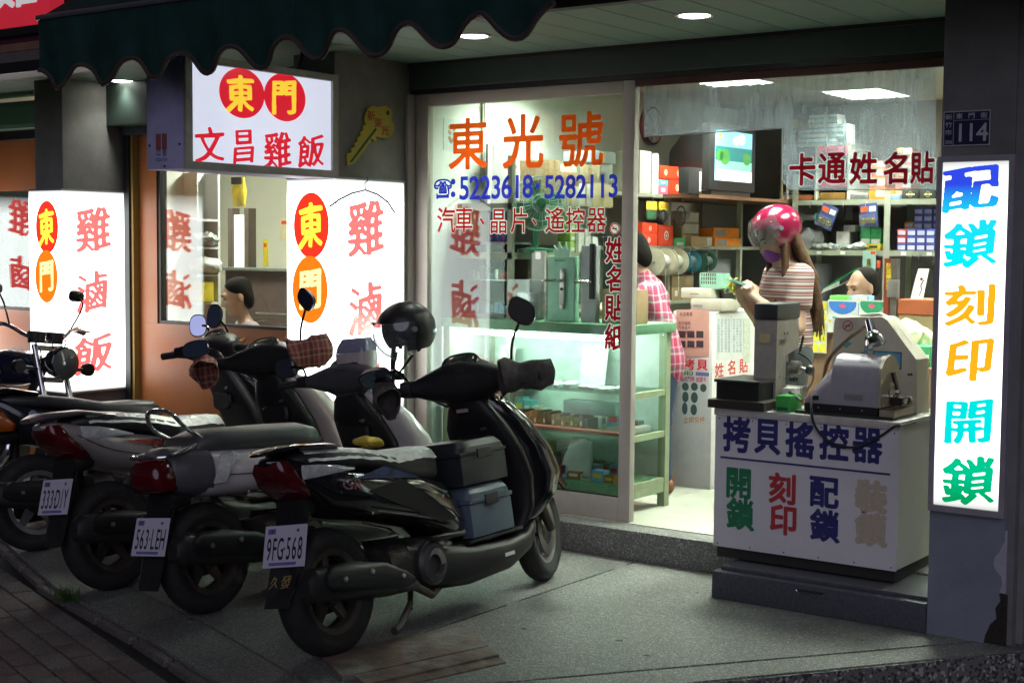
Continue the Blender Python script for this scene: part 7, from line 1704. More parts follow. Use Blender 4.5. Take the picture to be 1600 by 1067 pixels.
def headprims(c, R, fem=True):
    """head round centre c; R columns = (right, forward, up)"""
    c = np.array(c, float); g = lambda x, y, z: c+R@np.array((x, y, z))
    P = [('e', g(0, -.008, .02), (.075, .093, .098), R), ('e', g(0, .028, -.045), (.056, .062, .075), R), ('c', g(0, .06, -.092), g(0, .066, -.096), .022, .020, .03),
         ('c', g(0, .092, .005), g(0, .108, -.032), .008, .0125, .012), ('c', g(-.03, .072, -.03), g(.03, .072, -.03), .022, .022, .03), ('c', g(-.014, .088, -.062), g(.014, .088, -.062), .0075, .0075, .01),
         ('c', g(-.04, .078, .028), g(.04, .078, .028), .013, .013, .02)]
    for s in (-1, 1): P += [('e', g(s*.077, -.008, -.012), (.008, .018, .03), R, .008)]
    return P
def addface(par, c, R, off):
    g = lambda x, y, z: tuple(np.array(c)+R@np.array((x, y, z))-np.array(off))
    for s in (-1, 1):
        bm = bmesh.new(); bmesh.ops.create_uvsphere(bm, u_segments=12, v_segments=8, radius=1)
        m = MB(); bm.verts.index_update()
        Rm = R; m.add([tuple(np.array(g(s*.031, .0875, .004))+Rm@(np.array(v.co)*np.array((.013, .006, .0065)))) for v in bm.verts], [[v.index for v in f.verts] for f in bm.faces]); bm.free()
        m.build('eye', C('eye_dark', (0.03, 0.022, 0.02), 0.15), par, smooth=True)
        MB().tube([g(s*.016, .098, .026), g(s*.034, .0955, .031), g(s*.05, .084, .027)], [.003, .0036, .002], 6).build('eyebrow', m_hairblk, par, smooth=True)
    MB().tube([g(-.022, .088, -.063), g(0, .0965, -.061), g(.022, .088, -.063)], [.003, .0045, .003], 6).build('lips', C('lip', (0.42, 0.16, 0.14), 0.4), par, smooth=True)
def helmet(par, c, R, r, shellmat, visormat, visor_el=(-30, 42), lift=0.0, trim=None, sy=1.13):
    """open-face helmet: shell, trim, visor. R columns = right, forward, up"""
    c = np.array(c, float); g = lambda d, k: c+R@(np.array(d)*np.array((1, sy, 1.02))*k)
    def patch(keep, rad, nu=40, nv=26, thick=.014, name='shell', mt=None):
        idx = {}; vo = []; fo = []; fi = []
        for i in range(nu):
            for j in range(nv):
                az0, az1 = 2*math.pi*i/nu, 2*math.pi*(i+1)/nu; e0, e1 = -math.pi/2+math.pi*j/nv, -math.pi/2+math.pi*(j+1)/nv
                am, em = (az0+az1)/2, (e0+e1)/2
                if not keep(am, em): continue
                q = []
                for (a, e) in ((az0, e0), (az1, e0), (az1, e1), (az0, e1)):
                    k_ = (round(a % (2*math.pi), 4), round(e, 4))
                    if k_ not in idx: idx[k_] = len(vo); vo.append((math.sin(a)*math.cos(e), math.cos(a)*math.cos(e), math.sin(e)))
                    q.append(idx[k_])
                fo.append(q)
        mb = MB(); n = len(vo)
        mb.add([tuple(g(d, rad)) for d in vo]+[tuple(g(d, rad-thick)) for d in vo], fo+[[v+n for v in q[::-1]] for q in fo])
        from collections import Counter
        cnt = Counter(frozenset((q[k], q[(k+1) % 4])) for q in fo for k in range(4) if q[k] != q[(k+1) % 4])
        for q in fo:
            for k in range(4):
                a, b = q[k], q[(k+1) % 4]
                if a != b and cnt[frozenset((a, b))] == 1: mb.f.append((b, a, a+n, b+n))
        mb.f = [tuple(dict.fromkeys(f)) for f in mb.f]; mb.f = [f for f in mb.f if len(f) > 2]
        off = par.location
        mb.v = [tuple(np.array(v)-np.array(off)) for v in mb.v] if par.parent is None and par.type == 'EMPTY' and tuple(par.rotation_euler) == (0, 0, 0) else mb.v
        return mb.build(name, mt, par, smooth=True, ang=60)
    w180 = lambda a: (a+math.pi) % (2*math.pi)-math.pi
    def shell(a, e):
        a = abs(w180(a)); e = math.degrees(e); a = math.degrees(a)
        if a < 62: return e > 22
        if a < 100: return e > -48+ (100-a)*.3
        return e > -40
    patch(shell, r, name='shell', mt=shellmat)
    patch(lambda a, e: shell(a, e) and math.degrees(abs(w180(a))) > 64 and math.degrees(e) < -14 and math.degrees(abs(w180(a))) < 120, r-.016, name='ear_padding', mt=m_blackp, thick=.02)
    lo, hi = visor_el
    patch(lambda a, e: abs(math.degrees(w180(a))) < 84 and lo+lift < math.degrees(e) < hi+lift and math.degrees(e) > lo+lift+max(0, abs(math.degrees(w180(a)))-50)*.7, r*1.07+.004, name='visor', mt=visormat, thick=.002)
    for s in (-1, 1):
        d = np.array((s*math.sin(RAD(80)), math.cos(RAD(80)), .1)); p = g(d, r*1.0); p2_ = g(d, r*1.13)
        o_ = np.array(par.location) if par.parent is None and tuple(par.rotation_euler) == (0, 0, 0) else np.zeros(3)
        MB().tube([tuple(p-o_), tuple(p2_-o_)], .012, 12).build('visor_pivot', m_silver, par, smooth=True)
m_visor = GLASS('visor_clear', (0.9, 0.92, 0.92), 1.6, haze=0.08, hazecol=(0.75, 0.78, 0.8))
def frame_of(fwd_, tilt=0.0, roll=0.0):
    f = Vector(fwd_).normalized(); r_ = f.cross(Vector((0, 0, 1))).normalized(); u = r_.cross(f)
    q = Matrix.Rotation(RAD(-tilt), 3, r_); f2 = q@f; u2 = q@u
    return np.array([r_, f2, u2]).T

# --- rider with the crimson helmet
wy = 6.78; ph_ = ony(1226, 560, wy); wx = ph_[0]
topz = ony(1213, 328, wy)[2]
fd = np.array((-0.65, -0.765, 0)); fd /= np.linalg.norm(fd); rd = np.array((fd[1], -fd[0], 0))   # facing, her right
hgt = topz-FZ-.035                                            # standing height under the helmet
def wp_(r, f, z): return np.array((wx, wy, FZ))+rd*r+fd*f+np.array((0, 0, z*hgt/1.58))
rider = thing('person', 'person in a crimson helmet and striped shirt looking at a phone', 'person', (wx, wy, FZ))
hc_ = wp_(0, .055, 1.475); HR = frame_of(fd, 28)
prims = headprims(hc_, HR)
prims += [('c', wp_(0, .0, 1.30), wp_(0, .03, 1.41), .05, .046), ('c', wp_(0, -.01, 1.22), wp_(0, -.005, 1.05), .10, .095, .06), ('c', wp_(-.06, 0, 1.17), wp_(.06, 0, 1.17), .095, .095, .05), ('c', wp_(-.14, -.01, 1.27), wp_(.14, -.01, 1.27), .05, .05, .05),
          ('c', wp_(-.05, -.01, .98), wp_(.05, -.01, .98), .09, .09, .06), ('c', wp_(-.07, 0, .87), wp_(.07, 0, .87), .105, .105, .06)]
for s in (-1, 1):
    prims += [('c', wp_(s*.09, 0, .84), wp_(s*.09, .015, .46), .085, .055, .03), ('c', wp_(s*.09, .015, .46), wp_(s*.095, -.01, .09), .055, .037, .02), ('c', wp_(s*.095, -.03, .035), wp_(s*.105, .13, .025), .036, .03, .02)]
ph = ony(1168, 440, wy-.02)+np.array((0, 0, 0))
phl = wp_(0, .30, 0); pht = np.array((phl[0], phl[1], ph[2]))
ph = wp_(0, .245, 0); ph[2] = pht[2]-.01
eR, eL = wp_(.23, .03, 1.00), wp_(-.22, .04, 1.00)
hR, hL = ph+rd*.055-fd*.03+np.array((0, 0, -.075)), ph-rd*.05-fd*.05+np.array((0, 0, -.07))
shR, shL = wp_(.165, -.01, 1.265), wp_(-.165, -.01, 1.265)
prims += [('c', shR, eR, .048, .040, .03), ('c', eR, hR, .040, .026, .02), ('c', shL, eL, .048, .040, .03), ('c', eL, hL, .040, .026, .02)]
upd = np.array((0, 0, 1.0))
prims += hand(hR, (ph+upd*.02-hR), -rd, 1, .75)+hand(hL, (ph+upd*.02-hL), rd, -1, .75)
def person_mesh(par, prims, mt, nm='body', res=.0075, k=.025):
    mb = sdf_mesh(prims, res, k); off = np.array(par.location)
    mb.v = [tuple(np.array(v)-off) for v in mb.v]; return mb.build(nm, mt, par, smooth=True, ang=70, recalc=False)
person_mesh(rider, prims, m_skin)
m_stripe = M('striped_jersey', (0.5, 0.4, 0.4), 0.85)
n, L, b = nodes_of(m_stripe)
tc = n.new('ShaderNodeTexCoord'); sp_ = n.new('ShaderNodeSeparateXYZ'); L.new(tc.outputs['Object'], sp_.inputs[0])
mm = n.new('ShaderNodeMath'); mm.operation = 'MULTIPLY'; mm.inputs[1].default_value = 30; L.new(sp_.outputs[2], mm.inputs[0])
fr_ = n.new('ShaderNodeMath'); fr_.operation = 'FRACT'; L.new(mm.outputs[0], fr_.inputs[0])
rp = n.new('ShaderNodeValToRGB'); rp.color_ramp.interpolation = 'CONSTANT'
els = rp.color_ramp.elements; els[0].color = (0.40, 0.34, 0.31, 1); els[1].position = .3; els[1].color = (0.06, 0.03, 0.035, 1)
for p_, c_ in ((.45, (0.3, 0.24, 0.23, 1)), (.62, (0.22, 0.045, 0.045, 1)), (.8, (0.16, 0.1, 0.1, 1))): e_ = els.new(p_); e_.color = c_
L.new(fr_.outputs[0], rp.inputs['Fac']); L.new(rp.outputs['Color'], b.inputs['Base Color'])
sp2 = [('c', wp_(0, -.01, 1.22), wp_(0, -.005, 1.05), .112, .108, .06), ('c', wp_(-.06, 0, 1.17), wp_(.06, 0, 1.17), .107, .107, .05), ('c', wp_(-.14, -.01, 1.265), wp_(.14, -.01, 1.265), .059, .059, .05), ('c', wp_(-.05, -.01, .98), wp_(.05, -.01, .98), .104, .104, .06), ('c', wp_(-.06, 0, .88), wp_(.06, 0, .88), .112, .112, .06)]
for a_, b_ in ((shR, eR), (shL, eL)): sp2.append(('c', a_, a_+(b_-a_)*.52, .060, .064, .03))
person_mesh(rider, sp2, m_stripe, 'shirt', .009)
jn = [('c', wp_(-.07, 0, .85), wp_(.07, 0, .85), .113, .113, .06)]
for s in (-1, 1): jn += [('c', wp_(s*.09, 0, .82), wp_(s*.09, .015, .46), .093, .065, .03), ('c', wp_(s*.09, .015, .46), wp_(s*.095, -.01, .10), .065, .052, .02)]
person_mesh(rider, jn, C('dark_trousers', (0.03, 0.035, 0.04), 0.8), 'trousers', .012)
for s in (-1, 1): person_mesh(rider, [('c', wp_(s*.095, -.03, .04), wp_(s*.105, .14, .03), .042, .036, .02)], m_blackp, 'shoe', .01)
# hair falling down her back
hp_ = []
for k in range(9):
    s = (k-4)/4*.92; r0 = HR@np.array((s*.075, -.05-.03*(1-abs(s)), -.03))+hc_
    p1 = wp_(s*.11, -.10, 1.27)+np.array((0, 0, random.uniform(-.01, .01))); p2_ = wp_(s*.12+random.uniform(-.02, .02), -.125, 1.08+random.uniform(-.03, .05)); p3_ = p2_+np.array((random.uniform(-.015, .015), random.uniform(-.015, .015), -.12))
    hp_ += [('c', r0, p1, .03, .026, .012), ('c', p1, p2_, .026, .016, .01), ('c', p2_, p3_, .016, .004, .008)]
for s in (-1, 1):
    r0 = HR@np.array((s*.078, .01, -.03))+hc_; p1 = wp_(s*.10, .05, 1.27); p2_ = wp_(s*.09, .11, 1.10); hp_ += [('c', r0, p1, .02, .018, .01), ('c', p1, p2_, .018, .004, .01)]
for k in range(22):
    s = random.uniform(-1, 1); p1 = wp_(s*.115, -.115, 1.24+random.uniform(-.03, .03)); p2_ = wp_(s*.13, -.145, 1.08+random.uniform(-.04, .05)); p3_ = p2_+np.array((random.uniform(-.03, .03), random.uniform(-.03, .03), -.13+random.uniform(-.05, .03)))
    hp_ += [('c', p1, p2_, .013, .010, .004), ('c', p2_, p3_, .010, .003, .003)]
person_mesh(rider, hp_, m_hairbr, 'hair', .007)
addface(rider, hc_, HR, rider.location)
# mask
mk = [('e', HR@np.array((0, .082, -.05))+hc_, (.052, .028, .038), HR, .01), ('e', HR@np.array((0, .062, -.082))+hc_, (.052, .042, .032), HR, .02), ('c', HR@np.array((-.06, .03, -.045))+hc_, HR@np.array((-.076, -.005, -.02))+hc_, .012, .004, .01), ('c', HR@np.array((.06, .03, -.045))+hc_, HR@np.array((.076, -.005, -.02))+hc_, .012, .004, .01)]
person_mesh(rider, mk, C('purple_mask', (0.16, 0.04, 0.26), 0.7), 'face_mask', .007)
helmet_t = thing('rider_helmet', 'glossy crimson open face helmet with a clear visor on the person', 'helmet', tuple(hc_+HR@np.array((0, -.005, .03))))
helmet(helmet_t, hc_+HR@np.array((0, -.012, .038)), HR, .12, M('crimson_gloss', (0.17, 0.002, 0.028), 0.18, coat=.6, var=.05), m_visor, visor_el=(-22, 40), lift=0)
ph_t = thing('mobile_phone', 'mint cased mobile phone with a pink strap in the hands of the rider', 'phone', tuple(ph))
un = Vector(tuple(-fd*.35+upd*.94)).normalized(); uu = Vector(tuple(rd)); uv = un.cross(uu)
W(MB().obox(tuple(ph), uu, uv, un, .036, .07, .005), 'case', C('mint_case', (0.25, 0.55, 0.5), 0.4), ph_t); W(MB().obox(tuple(Vector(ph)+un*.006), uu, uv, un, .032, .062, .0008), 'display', m_blackp, ph_t)
cy_ = Vector(ph)-uv*.07
W(MB().tube([tuple(cy_), tuple(cy_+Vector((0, 0, -.05)))], .002, 5).lathe([(.014, -.003), (.018, -.003), (.018, .003), (.014, .003)], tuple(cy_+Vector((0, 0, -.066))), 'y', 16, cap=False), 'charm', m_pinkbox, ph_t)

# --- person in the plaid shirt at the counter end
_q = ony(1030, 600, 6.88); bx_, by_ = _q[0], 6.88
fd2 = np.array((-0.87, -0.49, 0)); rd2 = np.array((fd2[1], -fd2[0], 0))
def bp_(r, f, z): return np.array((bx_, by_, FZ))+rd2*r+fd2*f+np.array((0, 0, z))
man = thing('person', 'person in a pink plaid shirt leaning on the display counter', 'person', (bx_, by_, FZ))
mh = bp_(0, .165, 1.30); MR = frame_of(fd2, 30)
P = headprims(mh, MR)+[('c', bp_(0, .06, 1.13), bp_(0, .13, 1.22), .055, .05), ('c', bp_(-.06, .05, 1.04), bp_(.06, .05, 1.04), .09, .09, .05), ('c', bp_(-.05, .0, .85), bp_(.05, .0, .85), .09, .09, .06), ('c', bp_(-.15, .06, 1.10), bp_(.15, .06, 1.10), .055, .055, .05), ('c', bp_(-.07, -.03, .76), bp_(.07, -.03, .76), .088, .088, .05)]
for s in (-1, 1): P += [('c', bp_(s*.09, -.03, .74), bp_(s*.09, 0, .40), .085, .058, .03), ('c', bp_(s*.09, 0, .40), bp_(s*.095, -.02, .08), .058, .04, .02), ('c', bp_(s*.095, -.04, .035), bp_(s*.105, .12, .028), .038, .032, .02)]
aR, aL = bp_(.19, .06, 1.085), bp_(-.19, .06, 1.085); jR, jL = bp_(.25, .18, .85), bp_(-.22, .22, .85); 
cz_ = QZ-FZ+.04
jR, jL = bp_(.24, .0, .93), bp_(-.235, -.03, .94); vR, vL = bp_(.16, .30, cz_), bp_(-.10, .32, cz_)
P += [('c', aR, jR, .055, .045, .03), ('c', jR, vR, .042, .027, .02), ('c', aL, jL, .055, .045, .03), ('c', jL, vL, .042, .027, .02)]
P += hand(vR, fd2*.9+rd2*-.3, (0, 0, -1), -1, .35)+hand(vL, fd2*.9+rd2*.3, (0, 0, -1), 1, .35)
person_mesh(man, P, m_skin)
m_plaid = PLAID('pink_plaid', (0.46, 0.045, 0.12), (0.58, 0.46, 0.47), (0.16, 0.10, 0.15), 10.5)
S = [('c', bp_(-.06, .05, 1.04), bp_(.06, .05, 1.04), .104, .104, .05), ('c', bp_(-.05, 0, .85), bp_(.05, 0, .85), .104, .104, .06), ('c', bp_(-.15, .06, 1.095), bp_(.15, .06, 1.095), .066, .066, .05), ('c', bp_(-.07, -.03, .75), bp_(.07, -.03, .75), .104, .104, .05), ('c', bp_(-.065, -.03, .68), bp_(.065, -.03, .68), .106, .104, .05), ('c', bp_(0, .06, 1.12), bp_(0, .10, 1.17), .07, .062, .03)]
for a_, b_, c_ in ((aR, jR, vR), (aL, jL, vL)): S += [('c', a_, b_, .068, .058, .03), ('c', b_, b_+(c_-b_)*.72, .056, .048, .02)]
person_mesh(man, S, m_plaid, 'shirt', .009)
J = [('c', bp_(-.06, -.03, .70), bp_(.06, -.03, .70), .098, .098, .05)]
for s in (-1, 1): J += [('c', bp_(s*.09, -.03, .72), bp_(s*.09, 0, .40), .088, .07, .03), ('c', bp_(s*.09, 0, .40), bp_(s*.095, -.02, .10), .072, .058, .02)]
person_mesh(man, J, C('blue_jeans', (0.025, 0.04, 0.085), 0.85), 'trousers', .012)
for s in (-1, 1): person_mesh(man, [('c', bp_(s*.095, -.05, .042), bp_(s*.108, .14, .034), .044, .038, .02)], C('brown_shoe', (0.2, 0.08, 0.04), 0.4), 'shoe', .01)
g_ = lambda x, y, z: mh+MR@np.array((x, y, z))
person_mesh(man, [('e', g_(0, -.022, .045), (.088, .095, .088), MR), ('e', g_(0, -.05, -.01), (.085, .06, .09), MR), ('c', g_(-.05, .05, .10), g_(.05, .05, .10), .03, .03)], m_hairblk, 'hair', .008)
addface(man, mh, MR, man.location)

# --- seated man behind the work counter
sxp = ony(1357, 450, 8.72); fd3 = np.array((-0.50, -0.87, 0)); rd3 = np.array((fd3[1], -fd3[0], 0)); sz_ = sxp[2]
st_m = thing('person', 'balding person in a pale blue shirt seated behind the work counter', 'person', (sxp[0], 8.72, FZ))
def cp_(r, f, z): return np.array((sxp[0], 8.72, sz_))+rd3*r+fd3*f+np.array((0, 0, z))
SR = frame_of(fd3, 10); mhc = cp_(0, .05, 0)
P = headprims(mhc, SR)+[('c', cp_(0, -.02, -.18), cp_(0, .02, -.08), .055, .052), ('c', cp_(-.07, -.05, -.32), cp_(.07, -.05, -.32), .115, .115, .05), ('c', cp_(-.06, -.08, -.62), cp_(.06, -.08, -.62), .12, .12, .06), ('c', cp_(-.16, -.03, -.24), cp_(.16, -.03, -.24), .055, .055, .05)]
zf = FZ-sz_
for s in (-1, 1):
    P += [('c', cp_(s*.1, -.06, -.66), cp_(s*.11, .34, -.64), .08, .058, .03), ('c', cp_(s*.11, .34, -.64), cp_(s*.11, .32, zf+.08), .055, .04, .02), ('c', cp_(s*.11, .30, zf+.04), cp_(s*.12, .45, zf+.03), .038, .032, .02)]
    e_, w_ = cp_(s*.24, .02, -.48), cp_(s*.09, .28, -.36); P += [('c', cp_(s*.19, -.03, -.24), e_, .052, .042, .03), ('c', e_, w_, .04, .027, .02)]+hand(w_, fd3-rd3*s*.3, (0, 0, -1), s, .4)
person_mesh(st_m, P, M('skin_tan', (0.38, 0.22, 0.15), 0.5, var=.06), res=.008)
S = [('c', cp_(-.07, -.05, -.32), cp_(.07, -.05, -.32), .13, .13, .05), ('c', cp_(-.06, -.08, -.62), cp_(.06, -.08, -.62), .14, .14, .06), ('c', cp_(-.16, -.03, -.24), cp_(.16, -.03, -.24), .066, .066, .05)]
for s in (-1, 1): S.append(('c', cp_(s*.19, -.03, -.24), cp_(s*.22, 0, -.38), .064, .06, .03))
person_mesh(st_m, S, C('pale_blue_cotton', (0.45, 0.6, 0.68), 0.85), 'shirt', .01)
J = [('c', cp_(-.07, -.08, -.68), cp_(.07, -.08, -.68), .12, .12, .05)]
for s in (-1, 1): J += [('c', cp_(s*.1, -.06, -.66), cp_(s*.11, .34, -.64), .092, .07, .03), ('c', cp_(s*.11, .34, -.64), cp_(s*.11, .32, zf+.1), .07, .055, .02)]
person_mesh(st_m, J, C('navy_trousers', (0.02, 0.025, 0.05), 0.85), 'trousers', .012)
g_ = lambda x, y, z: mhc+SR@np.array((x, y, z))
person_mesh(st_m, [('e', g_(0, -.034, .052), (.081, .084, .078), SR), ('e', g_(0, -.055, -.015), (.081, .05, .065), SR)], m_hairblk, 'hair', .008)
addface(st_m, mhc, SR, st_m.location)
stz = sz_-.80
stool = thing('stool', 'round black stool under the seated man', 'stool', (sxp[0]-fd3[0]*.08, 8.72-fd3[1]*.08, FZ))
MB().lathe([(.15, stz-.04-FZ+.0), (.16, stz-.02-FZ), (.15, stz-FZ), (.001, stz+.005-FZ)], k=24).build('seat', m_blackp, stool, smooth=True)
for k in range(4):
    a_ = k*math.pi/2+.4; MB().tube([(.16*math.cos(a_), .16*math.sin(a_), .001), (.1*math.cos(a_), .1*math.sin(a_), stz-.04-FZ)], .012, 8).build('leg', m_chrome, stool, smooth=True)
# --- scooters
m_tyre = M('tyre_rubber', (0.014, 0.014, 0.014), 0.75, var=.2, scale=30, bump=.3, bscale=120, dirt=.3, dirtcol=(0.05, 0.045, 0.04)); m_rim = M('rim_dusty', (0.07, 0.055, 0.045), 0.55, .4, var=.3, scale=12); m_rimal = M('rim_silver', (0.4, 0.42, 0.43), 0.4, .8, var=.2, scale=12)
m_eng_ = M('engine_cast', (0.05, 0.045, 0.042), 0.55, .5, var=.4, scale=15, bump=.3, dirt=.5, dirtcol=(0.10, 0.06, 0.035)); m_muf = M('muffler_black', (0.012, 0.013, 0.013), 0.5, var=.3, scale=12, dirt=.3)
m_blkgloss = M('scooter_black_gloss', (0.008, 0.008, 0.009), 0.12, var=.2, coat=.8, dirt=.15, dirtcol=(0.03, 0.028, 0.025)); m_matt = M('scooter_matt_black', (0.013, 0.013, 0.014), 0.42, var=.25, scale=10, bump=.05, dirt=.3, dirtcol=(0.03, 0.028, 0.026), spec=.3); m_seat = M('vinyl_seat', (0.022, 0.024, 0.024), 0.42, var=.15, bump=.1, bscale=400)
m_foil = M('foil_cover', (0.80, 0.81, 0.79), 0.35, 0.35, var=.12, scale=30, bump=.9, bscale=45); m_redlens = M('red_lens', (0.085, 0.002, 0.005), 0.12, coat=.4); m_amber = M('amber_lens', (0.55, 0.16, 0.01), 0.15, coat=.5); m_clearl = M('clear_lens', (0.62, 0.64, 0.62), 0.08, .2, var=.25, scale=60, coat=.6)
m_mirror = M('mirror_glass', (0.45, 0.5, 0.7), 0.04, 1.0, var=.02); m_plate = M('plate_reflective', (0.60, 0.58, 0.68), 0.45, var=.04); m_ink = M('plate_ink', (0.02, 0.02, 0.03), 0.5)
X_, Y_, Zv = Vector((1, 0, 0)), Vector((0, 1, 0)), Vector((0, 0, 1))
def ysec(y, top, bot, hw, n=3.0, k=22, x=0): return sell((x, y, (top+bot)/2), (1, 0, 0), (0, 0, 1), hw, (top-bot)/2, n, k)
def wheel(par, c, r, w, rimmat, steer=0.0, spokes=5, disc_=False):
    e = bpy.data.objects.new('wheel', None); COL.objects.link(e); e.parent = par; e.location = c; e.rotation_euler = (0, 0, steer)
    pr = []
    for a in range(13):
        t = -math.pi*.5+math.pi*a/12; pr.append((r-w*.42+w*.42*math.cos(t), w*.5*math.sin(t)))
    pr = [(r*.66, -w*.36)]+pr+[(r*.66, w*.36)]
    MB().lathe(pr, (0, 0, 0), 'x', 40, cap=False).build('tyre', m_tyre, e, smooth=True, ang=50)
    MB().lathe([(r*.56, -w*.3), (r*.68, -w*.37), (r*.69, -w*.3), (r*.60, -w*.15), (r*.60, w*.15), (r*.69, w*.3), (r*.68, w*.37), (r*.56, w*.3), (r*.54, 0)], (0, 0, 0), 'x', 36, cap=False).build('rim', rimmat, e, smooth=True)
    for k in range(spokes):
        a = 2*math.pi*k/spokes+.3; d = Vector((0, math.cos(a), math.sin(a))); tg = Vector((0, -math.sin(a), math.cos(a)))
        MB().prism([d*(r*.15)+tg*(-r*.10)+X_*-.012, d*(r*.57)+tg*(-r*.05)+X_*-.012, d*(r*.57)+tg*(r*.06)+X_*-.012, d*(r*.15)+tg*(r*.10)+X_*-.012], (.024, 0, 0), None).build('spoke', rimmat, e)
    MB().lathe([(r*.2, -w*.35), (r*.22, -w*.2), (r*.22, w*.2), (r*.2, w*.35), (.012, w*.45)], (0, 0, 0), 'x', 20).build('hub', m_eng_, e, smooth=True)
    if disc_: MB().lathe([(r*.3, w*.42), (r*.5, w*.42), (r*.5, w*.45), (r*.3, w*.45)], (0, 0, 0), 'x', 30, cap=False).build('brake_disc', m_steel, e)
    return e
def mirror_part(par, base, mid, head, w=.06, h=.035, ang=0.0, backmat=None, name='mirror', face=(0, -1, 0), roll=0.0):
    base, mid, head = Vector(base), Vector(mid), Vector(head)
    f = Vector(face).normalized(); r_ = f.cross(Zv).normalized(); u = r_.cross(f); u, r_ = u*math.cos(roll)+r_*math.sin(roll), r_*math.cos(roll)-u*math.sin(roll)
    o = MB().loft([sell(head-f*.032, r_, u, w*.45, h*.45, 2.6, 24), sell(head-f*.022, r_, u, w*.85, h*.85, 2.6, 24), sell(head, r_, u, w, h, 2.6, 24)]).build(name, backmat or m_matt, par, smooth=True)
    MB().loft([sell(head+f*.0005, r_, u, w*.93, h*.91, 2.6, 24), sell(head+f*.0015, r_, u, w*.92, h*.9, 2.6, 24)]).build('mirror_glass', m_mirror, o)
    MB().tube(cat([base, mid, head-f*.018], 4), .0055, 8).build('stem', m_blkgloss, o, smooth=True)
    return o
def handcover(par, c0, c1, r0, r1, mat, droop=.02, seed=0):
    """cloth sleeve: open end at c0, closed tapered end at c1"""
    c0, c1 = Vector(c0), Vector(c1); ax = (c1-c0).normalized(); u = ax.orthogonal().normalized()
    u = (Zv-ax*Zv.dot(ax)).normalized(); v = ax.cross(u); rnd = random.Random(seed); secs = []; n = 9
    for i in range(n):
        t = i/(n-1); r = r0+(r1-r0)*t; r *= (1+.12*math.sin(t*9+seed))
        secs.append([c0.lerp(c1, t)-Zv*droop*math.sin(t*math.pi)+(u*math.cos(a)*1.12+v*math.sin(a))*r*(1+rnd.uniform(-.10, .10)+.12*math.sin(3*a+seed+5*t)) for a in [2*math.pi*k/18 for k in range(18)]])
    inner = [[c+(p-c)*.93 for p in s] for s in secs[:5] for c in [sum(s, Vector())/len(s)]]
    secs = inner[::-1]+secs+[[c1+(p-c1)*.25+ax*.012 for p in secs[-1]]]
    return MB().loft(secs, cap=True).build('hand_cover', mat, par, smooth=True, ang=60)
def plate(par, c, w, h, text, tiltx, yawz=0.0, scale=1.0):
    """licence plate facing backwards (-y), top leaning forward"""
    e = MB().box(-w/2, w/2, -.0012, .0012, -h/2, h/2, .001).build('licence_plate', m_plate, par)
    e.location = c; e.rotation_euler = (tiltx, 0, yawz)
    n = len(text); items = []; x = -w*.44
    wid = [0.4 if ch in '-·' else 1 for ch in text]; unit = w*.88/sum(wid)
    for ch, q in zip(text, wid): items.append((ch, x+unit*q/2, -h*.06, unit*1.15 if q == 1 else unit*.6, h*.52)); x += unit*q
    letters(items, (0, -.0022, 0), (1, 0, 0), (0, 0, 1), 'round', .012).build('plate_characters', m_ink, e)
    MB().box(-w*.42, -w*.24, -.0024, -.0014, h*.3, h*.43).build('plate_sticker', C('plate_violet', (0.2, 0.12, 0.4), .5), e)
    MB().box(-w*.35, w*.3, -.0024, -.0014, -h*.45, -h*.38).build('plate_strip', C('plate_blue', (0.15, 0.15, 0.4), .5), e)
    for s in (-1, 1): MB().lathe([(.006, 0), (.005, -.004), (.0004, -.005)], (s*w*.3, -.0014, h*.36), 'y', 8).build('plate_bolt', m_steel, e)
    return e
